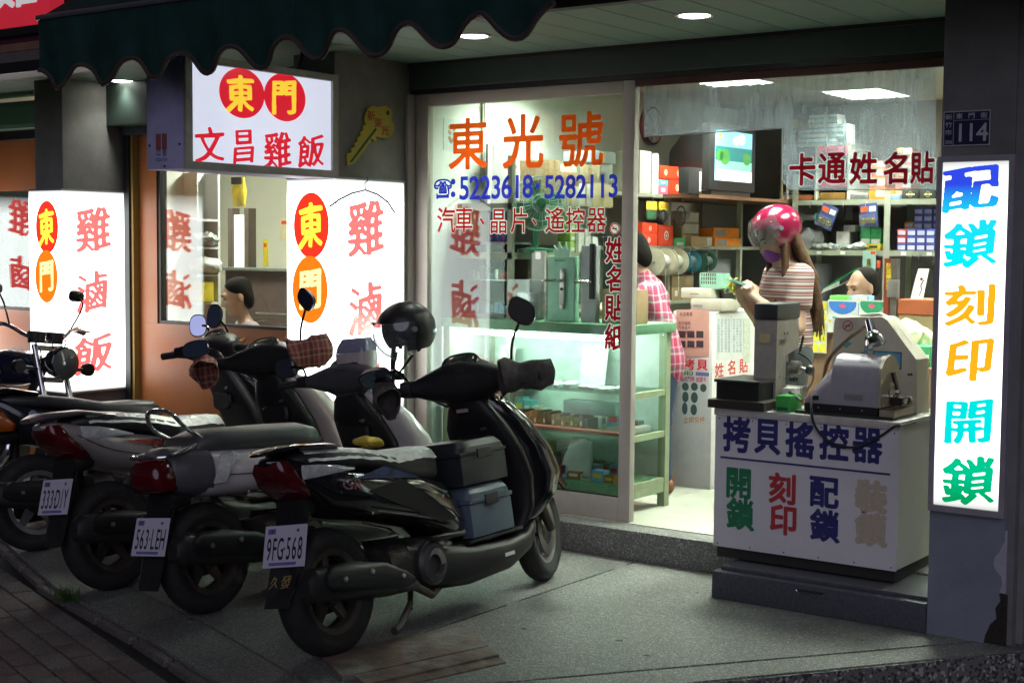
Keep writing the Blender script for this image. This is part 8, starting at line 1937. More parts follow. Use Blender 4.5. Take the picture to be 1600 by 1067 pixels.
def scooter(label, loc, yaw, lean, steer, S):
    t = thing('scooter', label, 'scooter', (loc[0], loc[1], 0), (0, RAD(lean), RAD(yaw)), group='scooters parked before the restaurant')
    wb = S.get('wb', 1.45); R = S.get('R', .235); k_ = S.get('hs', 1.0)
    bodyM, sideM, shieldM = S['body'], S.get('side', S['body']), S.get('shield', m_matt)
    wheel(t, (0, 0, R), R, .115, S.get('rim', m_rim))
    wheel(t, (0, wb, R*.96), R*.96, .10, S.get('frim', m_rimal), RAD(steer), disc_=True)
    # rear body
    sh = MB().loft([ysec(y, a*k_, b*k_, w, n_) for y, a, b, w, n_ in S['shell']]).build('rear_body', bodyM, t, smooth=True, ang=40)
    for s in (-1, 1):
        if 'panel' in S:
            MB().loft([[Vector((s*(abs(p.x)+.004)*1.0, p.y, p.z)) if True else p for p in sell((s*w, y, (a+b)/2*k_), (s*.3, 0, 0), (0, 0, 1), .05, (a-b)/2*k_, 2.4, 16)] for y, a, b, w in S['panel']]).build('side_panel', sideM, t, smooth=True)
    # seat
    st = MB().loft([ysec(y, a*k_, b*k_, w, 3.2, 26) for y, a, b, w in S['seat']]).build('seat', S.get('seatmat', m_seat), t, smooth=True, ang=45)
    if S.get('foil'):
        fo = MB(); q = [s_ for s_ in S['seat']]; rows = []
        ncol = 11
        for y, a, b, w in q[1:-1]:
            for j in (0,): rows.append((y, a, w))
        P = []
        for i in range(28):
            u = i/27*(len(rows)-1); i0 = min(int(u), len(rows)-2); f = u-i0; y = rows[i0][0]*(1-f)+rows[i0+1][0]*f; a = rows[i0][1]*(1-f)+rows[i0+1][1]*f; w = rows[i0][2]*(1-f)+rows[i0+1][2]*f
            row = []
            for j in range(ncol):
                v = j/(ncol-1)*2-1; zz_ = a*k_+.012-.05*abs(v)**5+random.uniform(-.003, .003); row.append((v*w*1.06, y, zz_))
            P.append(row)
        m = MB()
        for row in P: m.v.extend(row)
        for i in range(27):
            for j in range(ncol-1): q_ = i*ncol+j; m.f.append((q_, q_+1, q_+ncol+1, q_+ncol))
        m.build('seat_cover', m_foil, st, smooth=True, ang=25)
    # panel seams, passenger footrest, reflector
    for s in (-1, 1):
        pts_ = [(s*(w+.0015), y, (a+(b-a)*.56)*k_) for y, a, b, w, n_ in S['shell'][2:-1]]
        MB().tube(cat(pts_, 4), .0018, 5).build('panel_seam', M('seam_black', (0.004, 0.004, 0.004), .7), t)
        MB().loft([sell((s*.17, y, .345-.05*(y-.45)), (1, 0, 0), (0, 0, 1), wx_, .012, 3, 14) for y, wx_ in ((.44, .006), (.47, .022), (.60, .024), (.66, .008))]).build('passenger_footrest', m_matt, t, smooth=True)
        MB().tube([(s*.165, .15, .50*k_), (s*.168, .5, .42*k_)], .005, 6).build('trim_strip', m_matt, t)
        for y_b in (.12, .38, .56): MB().lathe([(.006, 0), (.004, s*.002), (.0005, s*.0022)], (s*.1665, y_b, .50*k_), 'x', 8).build('body_screw', m_steel, t)
    # floor and belly
    MB().loft([ysec(y, a, b, w, 3.5) for y, a, b, w in S.get('belly', ((.36, .36, .20, .12), (.55, .32, .13, .15), (.74, .285, .11, .165), (1.0, .265, .12, .165), (1.16, .27, .17, .155), (1.25, .32, .24, .13)))]).build('floor_pan', S.get('bellymat', m_matt), t, smooth=True)
    MB().box(-.15, .15, .72, 1.12, .276, .292, .006).build('foot_mat', m_matt, t, smooth=True)
    # front apron, leg shield
    fo_ = S.get('fy', 0.0); aw = S.get('aw', 1.0); sw_ = S.get('sw', 1.0); hb_ = S.get('hb', 1.0)
    def zs(z, y, hy, hw, n_=2.6): return sell((0, y+fo_, z*k_), (1, 0, 0), (0, 1, 0), hw, hy, n_, 26)
    MB().loft([zs(.29, 1.22, .04, .11*aw), zs(.33, 1.26, .07, .155*aw), zs(.40, 1.31, .11, .195*aw), zs(.50, 1.33, .13, .215*aw), zs(.62, 1.275, .12, .21*aw), zs(.74, 1.195, .10, .185*aw), zs(.83, 1.13, .075, .14*aw), zs(.875, 1.10, .045, .09*aw)]).build('front_apron', S.get('apron', bodyM), t, smooth=True, ang=60)
    MB().loft([zs(.285, 1.17, .035, .125, 3), zs(.36, 1.20, .035, .16*sw_, 3), zs(.5, 1.195, .045, .18*sw_, 3), zs(.62, 1.15, .05, .175*sw_, 3), zs(.74, 1.09, .05, .15*sw_, 3), zs(.83, 1.06, .045, .105*sw_, 3), zs(.87, 1.055, .03, .07*sw_, 3)]).build('leg_shield', shieldM, t, smooth=True, ang=60)
    MB().lathe([(.02, 0), (.022, -.008), (.014, -.01)], (.06, 1.055+fo_, .74*k_), 'y', 16).build('key_switch', m_steel, t, smooth=True)
    MB().loft([sell((0, 1.06+fo_, .66*k_), (1, 0, 0), (0, 0, 1), .09, .05, 4, 20), sell((0, 1.048+fo_, .66*k_), (1, 0, 0), (0, 0, 1), .08, .042, 4, 20)]).build('glove_box', m_matt, t, smooth=True)
    # steering assembly
    ste = bpy.data.objects.new('handlebar', None); COL.objects.link(ste); ste.parent = t; ste.location = (0, 1.05+fo_, .93*k_); ste.rotation_euler = (0, 0, RAD(steer)); ste.scale = (hb_**.4, hb_, hb_)
    hm = S.get('cowl', m_matt)
    c = MB()
    def xs_(x, y, z, hy, hz, n_=2.5): return sell((x, y, z), (0, 1, 0), (0, 0, 1), hy, hz, n_, 22)
    MB().loft([xs_(-.225, -.055, .0, .022, .022), xs_(-.18, -.045, .004, .03, .03), xs_(-.12, -.015, .004, .055, .052), xs_(-.06, .015, .005, .085, .072), xs_(0, .025, .005, .095, .08), xs_(.06, .015, .005, .085, .072), xs_(.12, -.015, .004, .055, .052), xs_(.18, -.045, .004, .03, .03), xs_(.225, -.055, .0, .022, .022)]).build('bar_cowl', hm, ste, smooth=True, ang=60)
    MB().loft([sell((0, .02, -.03), (1, 0, 0), (0, 1, 0), .115, .07, 2.5, 20), sell((0, .03, -.075), (1, 0, 0), (0, 1, 0), .085, .06, 2.5, 20), sell((0, .05, -.14), (1, 0, 0), (0, 1, 0), .06, .05, 2.5, 20)]).build('neck_cover', hm, ste, smooth=True)
    d_ = Vector((0, -.35, .94)).normalized(); e_ = X_.cross(d_)*-1
    MB().loft([sell(Vector((0, -.02, .062)), X_, Vector((0, .78, .62)).normalized(), .078, .05, 2.6, 24), sell(Vector((0, -.028, .073)), X_, Vector((0, .78, .62)).normalized(), .073, .045, 2.6, 24)]).build('instrument_bezel', m_blkgloss, ste, smooth=True)
    MB().loft([sell(Vector((0, -.0285, .0735)), X_, Vector((0, .78, .62)).normalized(), .06, .032, 2.6, 24), sell(Vector((0, -.0295, .0745)), X_, Vector((0, .78, .62)).normalized(), .058, .03, 2.6, 24)]).build('instrument_glass', M('dial_glass', (0.03, 0.035, 0.04), .08, coat=.6), ste, smooth=True)
    MB().loft([sell((0, .105, .01), (1, 0, 0), (0, 0, 1), .075, .05, 2.3, 24), sell((0, .135, .0), (1, 0, 0), (0, 0, 1), .06, .04, 2.3, 24), sell((0, .145, -.002), (1, 0, 0), (0, 0, 1), .03, .02, 2.3, 24)]).build('headlight', m_clearl, ste, smooth=True)
    for s in (-1, 1):
        MB().tube([(s*.22, -.055, 0), (s*.34, -.075, -.006)], .017, 12).build('grip', m_tyre, ste, smooth=True)
        MB().tube([(s*.2, -.03, .0), (s*.25, -.01, -.008), (s*.33, -.03, -.014)], .006, 8).build('brake_lever', m_steel, ste, smooth=True)
        MB().loft([xs_(s*.19, -.055, .008, .028, .026, 4), xs_(s*.23, -.06, .006, .028, .026, 4)]).build('switch_box', m_matt, ste, smooth=True)
    for q, (x_a, x_b) in enumerate(((-.2, -.03), (.2, .03), (-.17, .02))):
        MB().tube(cat([(x_a, -.02, .0), (x_a*.7, .03+.01*q, -.05), (x_b, .035, -.11), (x_b*.5, .06, -.2)], 5), .0042, 6).build('control_cable', m_blackp, ste, smooth=True)
    for m_ in S.get('mirrors', ()): mirror_part(ste, **m_)
    for m_ in S.get('covers', ()): handcover(ste, *m_)
    # fork and front fender
    MB().loft([[Vector((x, wb+R*1.13*math.cos(a)*q, R*.96+R*1.13*math.sin(a)*q)) for x, q in ((-.062, .90), (-.062, 1.02), (-.03, 1.09), (.03, 1.09), (.062, 1.02), (.062, .90), (.05, .90), (.025, 1.05), (-.025, 1.05), (-.05, .90))] for a in [RAD(d) for d in range(40, 176, 9)]]).build('front_fender', S.get('fender', bodyM), t, smooth=True, ang=50)
    for s in (-1, 1): MB().tube([(s*.075, wb, R*.96), (s*.07, wb-.09, .42), (s*.06, wb-.14, .56)], [.02, .024, .022], 12).build('fork_leg', m_eng_, t, smooth=True)
    # engine, drive case and muffler
    MB().loft([ysec(y, a, b, w, 3, 16, -.10) for y, a, b, w in ((-.06, .30, .16, .03), (.0, .34, .13, .045), (.3, .34, .15, .05), (.52, .33, .14, .05), (.58, .28, .18, .03))]).build('drive_case', m_eng_, t, smooth=True)
    MB().loft([ysec(y, a, b, w, 3, 16, .02) for y, a, b, w in ((.26, .34, .20, .09), (.42, .36, .16, .11), (.62, .34, .17, .11), (.70, .30, .2, .08))]).build('engine', m_eng_, t, smooth=True)
    MB().lathe([(.085, 0), (.088, .025), (.075, .04), (.05, .045), (.045, .03), (.012, .03)], (.115, .47, .25), 'x', 28).build('fan_cover', M('fan_cover_grey', (0.05, 0.05, 0.052), .45, .2, var=.2), t, smooth=True)
    sec_ = MB(); P0 = [(.162, .47+.055*math.cos(a), .25+.055*math.sin(a)) for a in [RAD(d) for d in range(-10, 150, 10)]]; P1 = [(.162, .455+.04*math.cos(a), .245+.04*math.sin(a)) for a in [RAD(d) for d in range(140, -20, -10)]]
    MB().prism(P0+P1, (.002, 0, 0), None).build('chrome_crescent', m_steel, t)
    mz = S.get('mz', 0)
    muf = MB().loft([sell((.165, y, z+mz), (1, 0, 0), (0, .2, 1), w, h, 3, 20) for y, z, w, h in ((-.30, .30, .028, .03), (-.27, .30, .048, .055), (-.05, .28, .058, .068), (.12, .25, .055, .062), (.25, .215, .035, .035), (.32, .19, .016, .016))]).build('muffler', m_muf, t, smooth=True)
    MB().loft([sell((.205, y, z+mz), (.25, 0, 0), (0, .2, 1), .09, h, 4, 16) for y, z, h in ((-.24, .31, .02), (-.2, .31, .045), (.08, .27, .048), (.2, .235, .03), (.24, .225, .012))]).build('heat_shield', m_matt, muf, smooth=True)
    for yb in (-.15, .0, .17): MB().lathe([(.011, 0), (.009, .006), (.0005, .008)], (.226, yb, .30-.28*max(0, yb)+mz), 'x', 10).build('shield_bolt', m_steel, muf)
    MB().tube([(.16, .3, .195+mz), (.13, .45, .13), (.06, .6, .14)], .016, 10).build('exhaust_pipe', m_eng_, t, smooth=True)
    for s in (-1,): MB().tube([(s*.12, -.02, .26), (s*.13, -.04, .45), (s*.12, -.03, .55)], [.018, .026, .02], 12).build('shock_absorber', m_eng_, t, smooth=True)
    MB().tube([(-.10, .62, .15), (-.19, .70, .012), (-.22, .72, .004)], [.012, .011, .013], 8).build('side_stand', m_eng_, t, smooth=True)
    MB().tube([(.10, .35, .12), (.14, .22, .06), (.15, .17, .05)], [.012, .012, .016], 8).build('centre_stand', m_eng_, t, smooth=True)
    # rear mudguard with plate
    y0, z0 = S.get('tail', (-.19, .56)); z0 *= k_
    yf = y0+S.get('fo', 0)
    MB().prism([(-.07, y0+.03, z0+.04), (.07, y0+.03, z0+.04), (.07, y0-.045, z0-.16), (.055, yf-.10, z0-.33), (-.055, yf-.10, z0-.33), (-.07, y0-.045, z0-.16)], (0, .008, .001), None).build('mud_flap', M('flap_black', (0.012, 0.012, 0.013), .6, var=.3), t)
    MB().loft([sell((0, y0+.1, z0+.02), (1, 0, 0), (0, 0, 1), .07, .05, 3, 16), sell((0, y0, z0-.0), (1, 0, 0), (0, 0, 1), .075, .045, 3, 16), sell((0, y0-.045, z0-.12), (1, 0, 0), (0, .9, .3), .06, .012, 3, 16)]).build('plate_bracket', m_matt, t, smooth=True)
    plate(t, (S.get('px', 0), y0-.062, z0-.125), S.get('pw', .20), S.get('ph', .15), S['text'], RAD(-18), 0)
    return t
# --- A: black scooter with tool boxes
sA = dict(body=m_blkgloss, shell=[(-.245, .752, .735, .02, 2.5), (-.21, .762, .70, .06, 2.6), (-.15, .75, .64, .105, 2.8), (-.05, .715, .52, .15, 2.8), (.2, .67, .46, .165, 3), (.45, .62, .40, .165, 3), (.62, .58, .33, .15, 3), (.72, .50, .28, .13, 3), (.76, .42, .275, .10, 3)],
          seat=[(-.18, .75, .72, .06), (-.13, .765, .70, .11), (.05, .752, .68, .135), (.2, .73, .65, .14), (.34, .70, .61, .14), (.5, .70, .57, .13), (.62, .69, .55, .11), (.665, .66, .56, .07)], foil=True, tail=(-.19, .56), text='9FG-568', fender=m_blkgloss,
          mirrors=[dict(base=(.21, -.04, .02), mid=(.23, -.045, .11), head=(.285, -.05, .205), w=.062, h=.042, face=(-.25, -1, .05), roll=-.45), dict(base=(-.21, -.04, .02), mid=(-.25, -.05, .07), head=(-.34, -.06, .055), w=.068, h=.038, face=(.1, -.75, -.65), roll=.1)],
          covers=[((.20, -.13, .0), (.36, -.02, .0), .046, .036, M('grey_sleeve', (0.075, 0.068, 0.062), .8, var=.5, scale=12, bump=.9, bscale=40, spec=.2), .0, 1), ((-.24, -.17, -.03), (-.33, -.04, .0), .05, .036, M('grey_sleeve', (0.16, 0.145, 0.13), .8), .0, 5)])
A = scooter('black scooter with foil seat cover and two dark tool boxes on its footboard', (-3.535, 3.80), 3, -10, 14, dict(sA, hb=1.3, hs=.99, tail=(-.125, .565), fo=-.05))
MB().loft([ysec(y, a, b, w, 2.5) for y, a, b, w in ((-.275, .772, .760, .03), (-.23, .787, .762, .07), (-.15, .79, .765, .105), (.0, .778, .75, .12), (.06, .765, .748, .11))]).build('grab_rail', m_blkgloss, A, smooth=True)
def lens(par, secs, mat, nm): return MB().loft(secs).build(nm, mat, par, smooth=True, ang=45)
lens(A, [sell((0, y, z), (1, 0, 0), (0, 1, 0), w, d, 3.5, 22) for y, z, w, d in ((-.185, .735, .07, .05), (-.175, .705, .085, .068), (-.14, .65, .097, .07), (-.10, .60, .088, .05), (-.09, .585, .07, .03))], m_redlens, 'tail_lamp')
for s in (-1, 1):
    MB().loft([sell((s*x, y, z), (1, 0, 0), (0, 0, 1), .008, h, 2.6, 14) for x, y, z, h in ((.108, -.16, .685, .026), (.128, -.10, .683, .022), (.145, -.02, .678, .014), (.152, .06, .668, .004))]).build('turn_signal', m_clearl, A, smooth=True)
    MB().prism([(s*.163, .12, .575), (s*.170, .30, .60), (s*.1725, .48, .50), (s*.170, .62, .40), (s*.168, .52, .40), (s*.169, .25, .515)], (s*.004, 0, 0), None).build('grey_trim', M('trim_charcoal', (0.014, 0.014, 0.014), .55, spec=.25), A)
    MB().prism([(s*.157, .05, .63), (s*.166, .22, .655), (s*.1715, .42, .59), (s*.1705, .32, .60)], (s*.0025, 0, 0), None).build('decal', M('decal_blue_white', (0.04, 0.06, 0.13), .3, var=.9, scale=14), A)
letters([('G', 0, 0, .06, .038), ('R', .06, 0, .06, .038)], (.168, .0, .618), (0, 1, -.12), (0, .1, 1), 'round', .03).build('decal_letters', M('decal_pink', (0.20, 0.07, 0.085), .4), A)
MB().box(.166, .1685, .93, 1.0, .19, .205).build('white_marking', m_wht, A)
MB().box(-.03, .03, 1.0, 1.001, .80, .815).build('cowl_sticker', M('pale_sticker2', (0.35, 0.25, 0.27), .6), A)
letters([('久', -.03, 0, .045, .05), ('發', .025, 0, .05, .055)], (0, -.232, .315), (1, 0, 0), (0, .53, .85), 'brush', .02).build('gold_characters', M('flap_gold', (0.35, 0.26, 0.08), .5), A)
m_tbx = M('blue_grey_plastic', (0.09, 0.125, 0.16), .45, var=.15, scale=8); m_tb2 = M('navy_plastic', (0.014, 0.02, 0.022), .45)
def toolbox(lb, mt, x0, x1, y0, y1, z0, z1):
    t = thing('tool_box', lb, 'tool box', (-3.535-.047+(x0+x1)/2, 3.80+(y0+y1)/2, z0), (0, RAD(-10), RAD(3)), group='tool boxes on the footboard')
    hx, hy = (x1-x0)/2, (y1-y0)/2; h = z1-z0
    MB().box(-hx*.96, hx*.96, -hy*.96, hy*.96, 0, h*.66, .006).build('body', mt, t, smooth=True); MB().box(-hx, hx, -hy, hy, h*.665, h*.75, .004).build('rim', mt, t, smooth=True)
    MB().loft([sell((0, 0, h*.752), X_, Y_, hx, hy, 9, 28), sell((0, 0, h*.86), X_, Y_, hx*.97, hy*.97, 9, 28), sell((0, 0, h), X_, Y_, hx*.82, hy*.86, 9, 28)]).build('lid', mt, t, smooth=True, ang=25)
    MB().box(hx*.98, hx*1.03, -hy*.3, hy*.3, h*.58, h*.8, .003).build('latch', m_blackp, t)
    return t
ln = math.tan(RAD(-10))
toolbox('lower blue grey tool box on the black scooter footboard', m_tbx, ln*.3-.12, ln*.3+.155, .745, 1.06, .294, .50)
toolbox('upper dark teal tool box stacked on the lower one on the scooter', m_tb2, ln*.5-.15, ln*.5+.155, .72, 1.06, .501, .68)

# --- B: white and grey scooter with chrome rear rail
m_wbody = M('scooter_white', (0.62, 0.58, 0.57), .22, var=.05, coat=.5, dirt=.2, dirtcol=(0.3, 0.27, 0.25)); m_gbody = M('scooter_grey', (0.09, 0.088, 0.095), .35, var=.15, dirt=.2)
sB = dict(body=m_wbody, R=.225, wb=1.24, hs=.95, fy=-.1, shield=m_matt, apron=m_wbody, fender=m_wbody, rim=m_rim, shell=[(-.20, .70, .56, .06, 3), (-.16, .715, .54, .11, 3), (-.05, .71, .50, .15, 3), (.2, .69, .48, .175, 3), (.45, .66, .47, .175, 3), (.6, .6, .36, .15, 3), (.66, .5, .3, .12, 3)],
          seat=[(-.10, .70, .68, .07), (-.06, .76, .68, .12), (.05, .785, .68, .145), (.3, .775, .66, .15), (.5, .765, .63, .145), (.6, .74, .61, .12), (.63, .70, .62, .08)], seatmat=M('vinyl_seat_grey', (0.075, 0.078, 0.075), .45, var=.1, bump=.1, bscale=400), tail=(-.20, .50), text='563-LEH', cowl=M('cowl_dark', (0.05, 0.05, 0.055), .4),
          belly=((.36, .36, .20, .12), (.55, .32, .14, .15), (.74, .285, .13, .16), (.95, .27, .14, .16), (1.05, .28, .19, .14), (1.12, .32, .24, .12)),
          mirrors=[dict(base=(-.2, -.05, .015), mid=(-.21, -.06, .07), head=(-.31, -.05, .075), w=.055, h=.048, face=(.3, -.9, -.2), backmat=M('mirror_green_black', (0.012, 0.03, 0.02), .3))])
Bk = scooter('white scooter with dark grey tail and chrome rear rail beside the black scooter', (-4.36, 3.94), 0, -7, 8, dict(sB, aw=1.1, sw=.9))
MB().loft([ysec(y, a, b, w, 3) for y, a, b, w in ((-.22, .67, .54, .05), (-.19, .69, .51, .10), (-.1, .69, .485, .14), (-.04, .685, .48, .157))]).build('tail_cover', m_gbody, Bk, smooth=True)
lens(Bk, [sell((0, y, z), (1, 0, 0), (0, 1, 0), w, d, 3.2, 22) for y, z, w, d in ((-.20, .655, .06, .05), (-.21, .63, .085, .075), (-.215, .57, .098, .08), (-.21, .525, .09, .06), (-.2, .515, .07, .04))], m_redlens, 'tail_lamp')
for s in (-1, 1): MB().prism([(s*.150, -.05, .53), (s*.158, .0, .53), (s*.168, .065, .63), (s*.166, .045, .65), (s*.155, -.01, .64)], (s*.012, 0, 0), None).build('turn_signal', m_clearl, Bk)
MB().tube(cat([(-.09, -.02, .70), (-.1, -.12, .76), (-.06, -.17, .83), (.06, -.17, .83), (.1, -.12, .76), (.09, -.0, .69)], 6), .009, 10).build('chrome_rail', m_chrome, Bk, smooth=True)
MB().tube(cat([(-.1, -.1, .67), (-.11, -.22, .66), (-.05, -.27, .66), (.05, -.27, .66), (.11, -.22, .66), (.1, -.08, .69)], 6), .008, 10).build('chrome_rail', m_chrome, Bk, smooth=True)
hb = [o for o in Bk.children if o.name.startswith('handlebar')][0]
MB().loft([sell((.03, .03, .0), (1, .1, 0), (0, 1, 0), .085, .065, 4, 24), sell((.03, .04, .12), (1, .1, 0), (0, 1, 0), .085, .065, 4, 24)]).build('headlamp_cowl', M('beige_cowl', (0.42, 0.37, 0.35), .4), hb, smooth=True, ang=30)
MB().loft([sell((.03, .04, .1205), (1, .1, 0), (0, 1, 0), .085, .066, 4, 24), sell((.03, .045, .15), (1, .1, 0), (0, 1, 0), .08, .06, 4, 24), sell((.03, .05, .185), (1, .1, 0), (0, 1, 0), .06, .045, 4, 24)]).build('instrument_lens', M('lens_lilac', (0.3, 0.3, 0.42), .12, .4, var=.3), hb, smooth=True, ang=30)
# cloths in the footwell
blob('yellow_cloth', 'crumpled yellow cloth tucked in the front pocket of the white scooter', 'cloth', M('yellow_cloth', (0.42, 0.30, 0.03), .8, var=.2), (-4.22, 4.75, .60), (.075, .05, .025), seed=3, jit=.16)

# --- C: silver scooter with red decals, plaid hand covers
m_sbody = M('scooter_silver', (0.42, 0.38, 0.36), .3, .35, var=.08, coat=.3, dirt=.2)
m_tart = PLAID('tartan_sleeve', (0.20, 0.045, 0.035), (0.34, 0.20, 0.13), (0.05, 0.02, 0.02), 16)
sC = dict(sA); sC.update(body=m_sbody, shell=[(-.31, .74, .72, .03, 2.5), (-.27, .752, .70, .06, 2.6), (-.19, .74, .64, .105, 2.8), (-.05, .70, .53, .15, 2.8), (.2, .65, .47, .165, 3), (.45, .60, .41, .165, 3), (.62, .57, .33, .15, 3), (.72, .50, .28, .13, 3)], text='333-DJY', fender=m_sbody, apron=m_sbody, foil=True, cowl=m_matt, bellymat=m_matt,
          mirrors=[dict(base=(.21, -.04, .02), mid=(.23, -.05, .12), head=(.275, -.06, .235), w=.056, h=.04, face=(-.3, -1, 0), roll=-.7), dict(base=(-.21, -.04, .02), mid=(-.25, -.05, .07), head=(-.345, -.07, .085), w=.066, h=.04, face=(.25, -.9, .3), roll=.05)],
          covers=[((.22, -.14, -.0), (.36, -.03, .03), .06, .05, m_tart, .0, 2), ((-.22, -.17, -.03), (-.34, -.04, .0), .062, .045, m_tart, .0, 4)])
Cs = scooter('silver scooter with red decals, foil seat cover and plaid hand covers', (-4.98, 3.96), 0, -8, 12, dict(sC, aw=1.08, sw=.92, hb=1.15))
MB().loft([ysec(y, a, b, w, 2.5) for y, a, b, w in ((-.36, .772, .752, .04), (-.30, .79, .757, .08), (-.15, .79, .76, .115), (.0, .765, .735, .12), (.06, .74, .72, .10))]).build('grab_rail', M('rail_bronze', (0.25, 0.22, 0.21), .3, .6), Cs, smooth=True)
lens(Cs, [sell((0, y, z), (1, 0, 0), (0, 1, 0), w, d, 3.5, 22) for y, z, w, d in ((-.245, .735, .07, .05), (-.235, .705, .085, .068), (-.19, .645, .097, .07), (-.15, .59, .088, .05), (-.14, .575, .07, .03))], m_redlens, 'tail_lamp')
for s in (-1, 1):
    MB().loft([sell((s*x, y, z), (1, 0, 0), (0, 0, 1), .008, h, 2.6, 14) for x, y, z, h in ((.108, -.17, .69, .03), (.128, -.10, .685, .026), (.143, -.02, .675, .016), (.15, .06, .66, .004))]).build('turn_signal', m_clearl, Cs, smooth=True)
    MB().prism([(s*.156, .0, .64), (s*.167, .22, .625), (s*.1745, .42, .55), (s*.171, .25, .575)], (s*.003, 0, 0), None).build('decal', M('decal_red', (0.36, 0.03, 0.03), .35), Cs)
letters([('G', 0, 0, .06, .045), ('R', .055, 0, .06, .045)], (.1765, .16, .605), (0, 1, -.25), (0, .1, 1), 'round', .02).build('decal_letters', m_black, Cs)

# --- D: dark blue-black scooter turned slightly
sD = dict(sA); sD.update(body=M('scooter_navy', (0.012, 0.012, 0.022), .18, coat=.6, var=.2), foil=False, seatmat=m_seat, text='LH2-375', fender=m_blkgloss, apron=m_blkgloss, shield=M('shield_grey_black', (0.03, 0.03, 0.032), .4), covers=[], rim=m_rimal,
          mirrors=[dict(base=(-.12, .05, .05), mid=(-.15, .06, .12), head=(-.21, .05, .13), w=.045, h=.055, face=(.5, -.8, .1)), dict(base=(.02, .06, .05), mid=(-.02, .07, .11), head=(-.09, .06, .165), w=.042, h=.058, face=(.3, -.9, .1), roll=-.2)])
Ds = scooter('dark blue scooter with a black seat parked by the orange wall', (-5.90, 4.24), -13, -7, 10, dict(sD, hb=1.15))
MB().loft([ysec(y, a, b, w, 2.5) for y, a, b, w in ((-.36, .77, .75, .04), (-.28, .80, .76, .09), (-.12, .80, .765, .115), (.0, .775, .74, .12))]).build('grab_rail', m_blkgloss, Ds, smooth=True)
lens(Ds, [sell((0, y, z), (1, 0, 0), (0, 1, 0), w, d, 3.5, 22) for y, z, w, d in ((-.25, .70, .09, .07), (-.235, .68, .11, .09), (-.19, .62, .125, .10), (-.17, .59, .11, .07))], M('amber_red_lens', (0.36, 0.08, 0.01), .12, coat=.5), 'tail_lamp')
MB().lathe([(.022, 0), (.022, .002), (.0005, .002)], (.155, -.05, .66), 'x', 16).build('round_badge', M('badge_blue', (0.2, 0.25, 0.4), .4), Ds)
hb = [o for o in Ds.children if o.name.startswith('handlebar')][0]
MB().prism([(.06, .1, .05), (.11, .06, .045), (.15, .0, .03), (.10, .06, .02)], (0, .03, .004), None).build('turn_signal', m_amber, hb)

# --- black helmet hanging from the white scooter's mirror post
hp0 = ony(634, 515, 4.80)
hr = frame_of((-.35, -.9, 0), 8)
mp = thing('hanging_helmet', 'black half face helmet with clear visor hung on the white scooter', 'helmet', tuple(hp0))
helmet(mp, hp0, hr, .122, M('helmet_black', (0.008, 0.008, 0.009), .42, coat=.1), m_visor, visor_el=(-60, 22))
q = [hp0+hr@np.array((x, .148, z)) for x, z in ((-.025, .05), (.0, .042), (.025, .055), (.0, .058))]
W(MB().prism([tuple(p_) for p_ in q], tuple(hr@np.array((0, .006, 0))), None), 'winged_badge', m_chrome, mp)
W(MB().tube([tuple(hp0+np.array((-.05, 0, -.10))), tuple(hp0+np.array((-.06, -.01, -.17))), tuple(hp0+np.array((-.02, -.02, -.19))), tuple(hp0+np.array((.04, 0, -.11)))], .006, 6), 'chin_strap', m_blackp, mp, smooth=True)
hpost = thing('helmet_post', 'black mirror post on the white scooter holding the helmet', 'post', (hp0[0]-.03, hp0[1]+.03, .8))
W(MB().tube([(hp0[0]-.10, hp0[1]+.03, .86), (hp0[0]-.09, hp0[1]+.02, 1.0), (hp0[0]-.06, hp0[1], hp0[2]-.02)], .011, 8), 'rod', m_blackp, hpost, smooth=True)

# --- motorcycle facing right behind the scooters
m_tank = M('tank_navy', (0.012, 0.012, 0.035), .15, coat=.7, var=.2)
mc = thing('motorcycle', 'dark navy motorcycle with chrome fork and round headlamp beside the pillar', 'motorcycle', (-7.38, 4.80, 0), (0, RAD(-6), RAD(-90)), group=None)
# local frame: +y forward (world +x), +x right (world -y)
wbm = 1.28
fwx = 0.95
def mc_wheel(y, r): return wheel(mc, (0, y, r), r, .09, m_rimal, spokes=6)
mc_wheel(fwx, .29); mc_wheel(fwx-wbm, .29)
for s in (-1, 1):
    MB().tube([(s*.085, fwx, .29), (s*.085, fwx-.16, .66)], .021, 12).build('fork_lower', m_chrome, mc, smooth=True)
    MB().tube([(s*.085, fwx-.165, .665), (s*.085, fwx-.28, .93)], .016, 12).build('fork_tube', m_chrome, mc, smooth=True)
    MB().tube(cat([(0, fwx-.30, .95), (s*.12, fwx-.31, .98), (s*.22, fwx-.36, 1.03), (s*.34, fwx-.44, 1.02)], 5), .012, 10).build('handlebar', m_chrome, mc, smooth=True)
    MB().tube([(s*.27, fwx-.40, 1.03), (s*.38, fwx-.47, 1.015)], .018, 12).build('grip', m_tyre, mc, smooth=True)
    MB().tube([(s*.24, fwx-.36, 1.03), (s*.36, fwx-.38, 1.02)], .006, 8).build('lever', m_steel, mc, smooth=True)
    o = MB().tube([(s*.10, fwx-.22, .80), (s*.20, fwx-.2, .81)], .010, 8).build('signal_stalk', m_blackp, mc)
    MB().lathe([(.012, -.04), (.034, -.03), (.038, .0), (.036, .012)], (s*.225, fwx-.2, .81), 'y', 16).build('turn_signal', m_matt, o, smooth=True)
    mirror_part(mc, (s*.2, fwx-.35, 1.03), (s*.26, fwx-.34, 1.16), (s*.27, fwx-.42, 1.22), w=.05, h=.035, face=(0, -1, 0))
MB().lathe([(.03, -.10), (.075, -.06), (.088, .0), (.09, .03), (.084, .035)], (0, fwx-.14, .84), 'y', 28).build('headlamp_shell', m_blkgloss, mc, smooth=True)
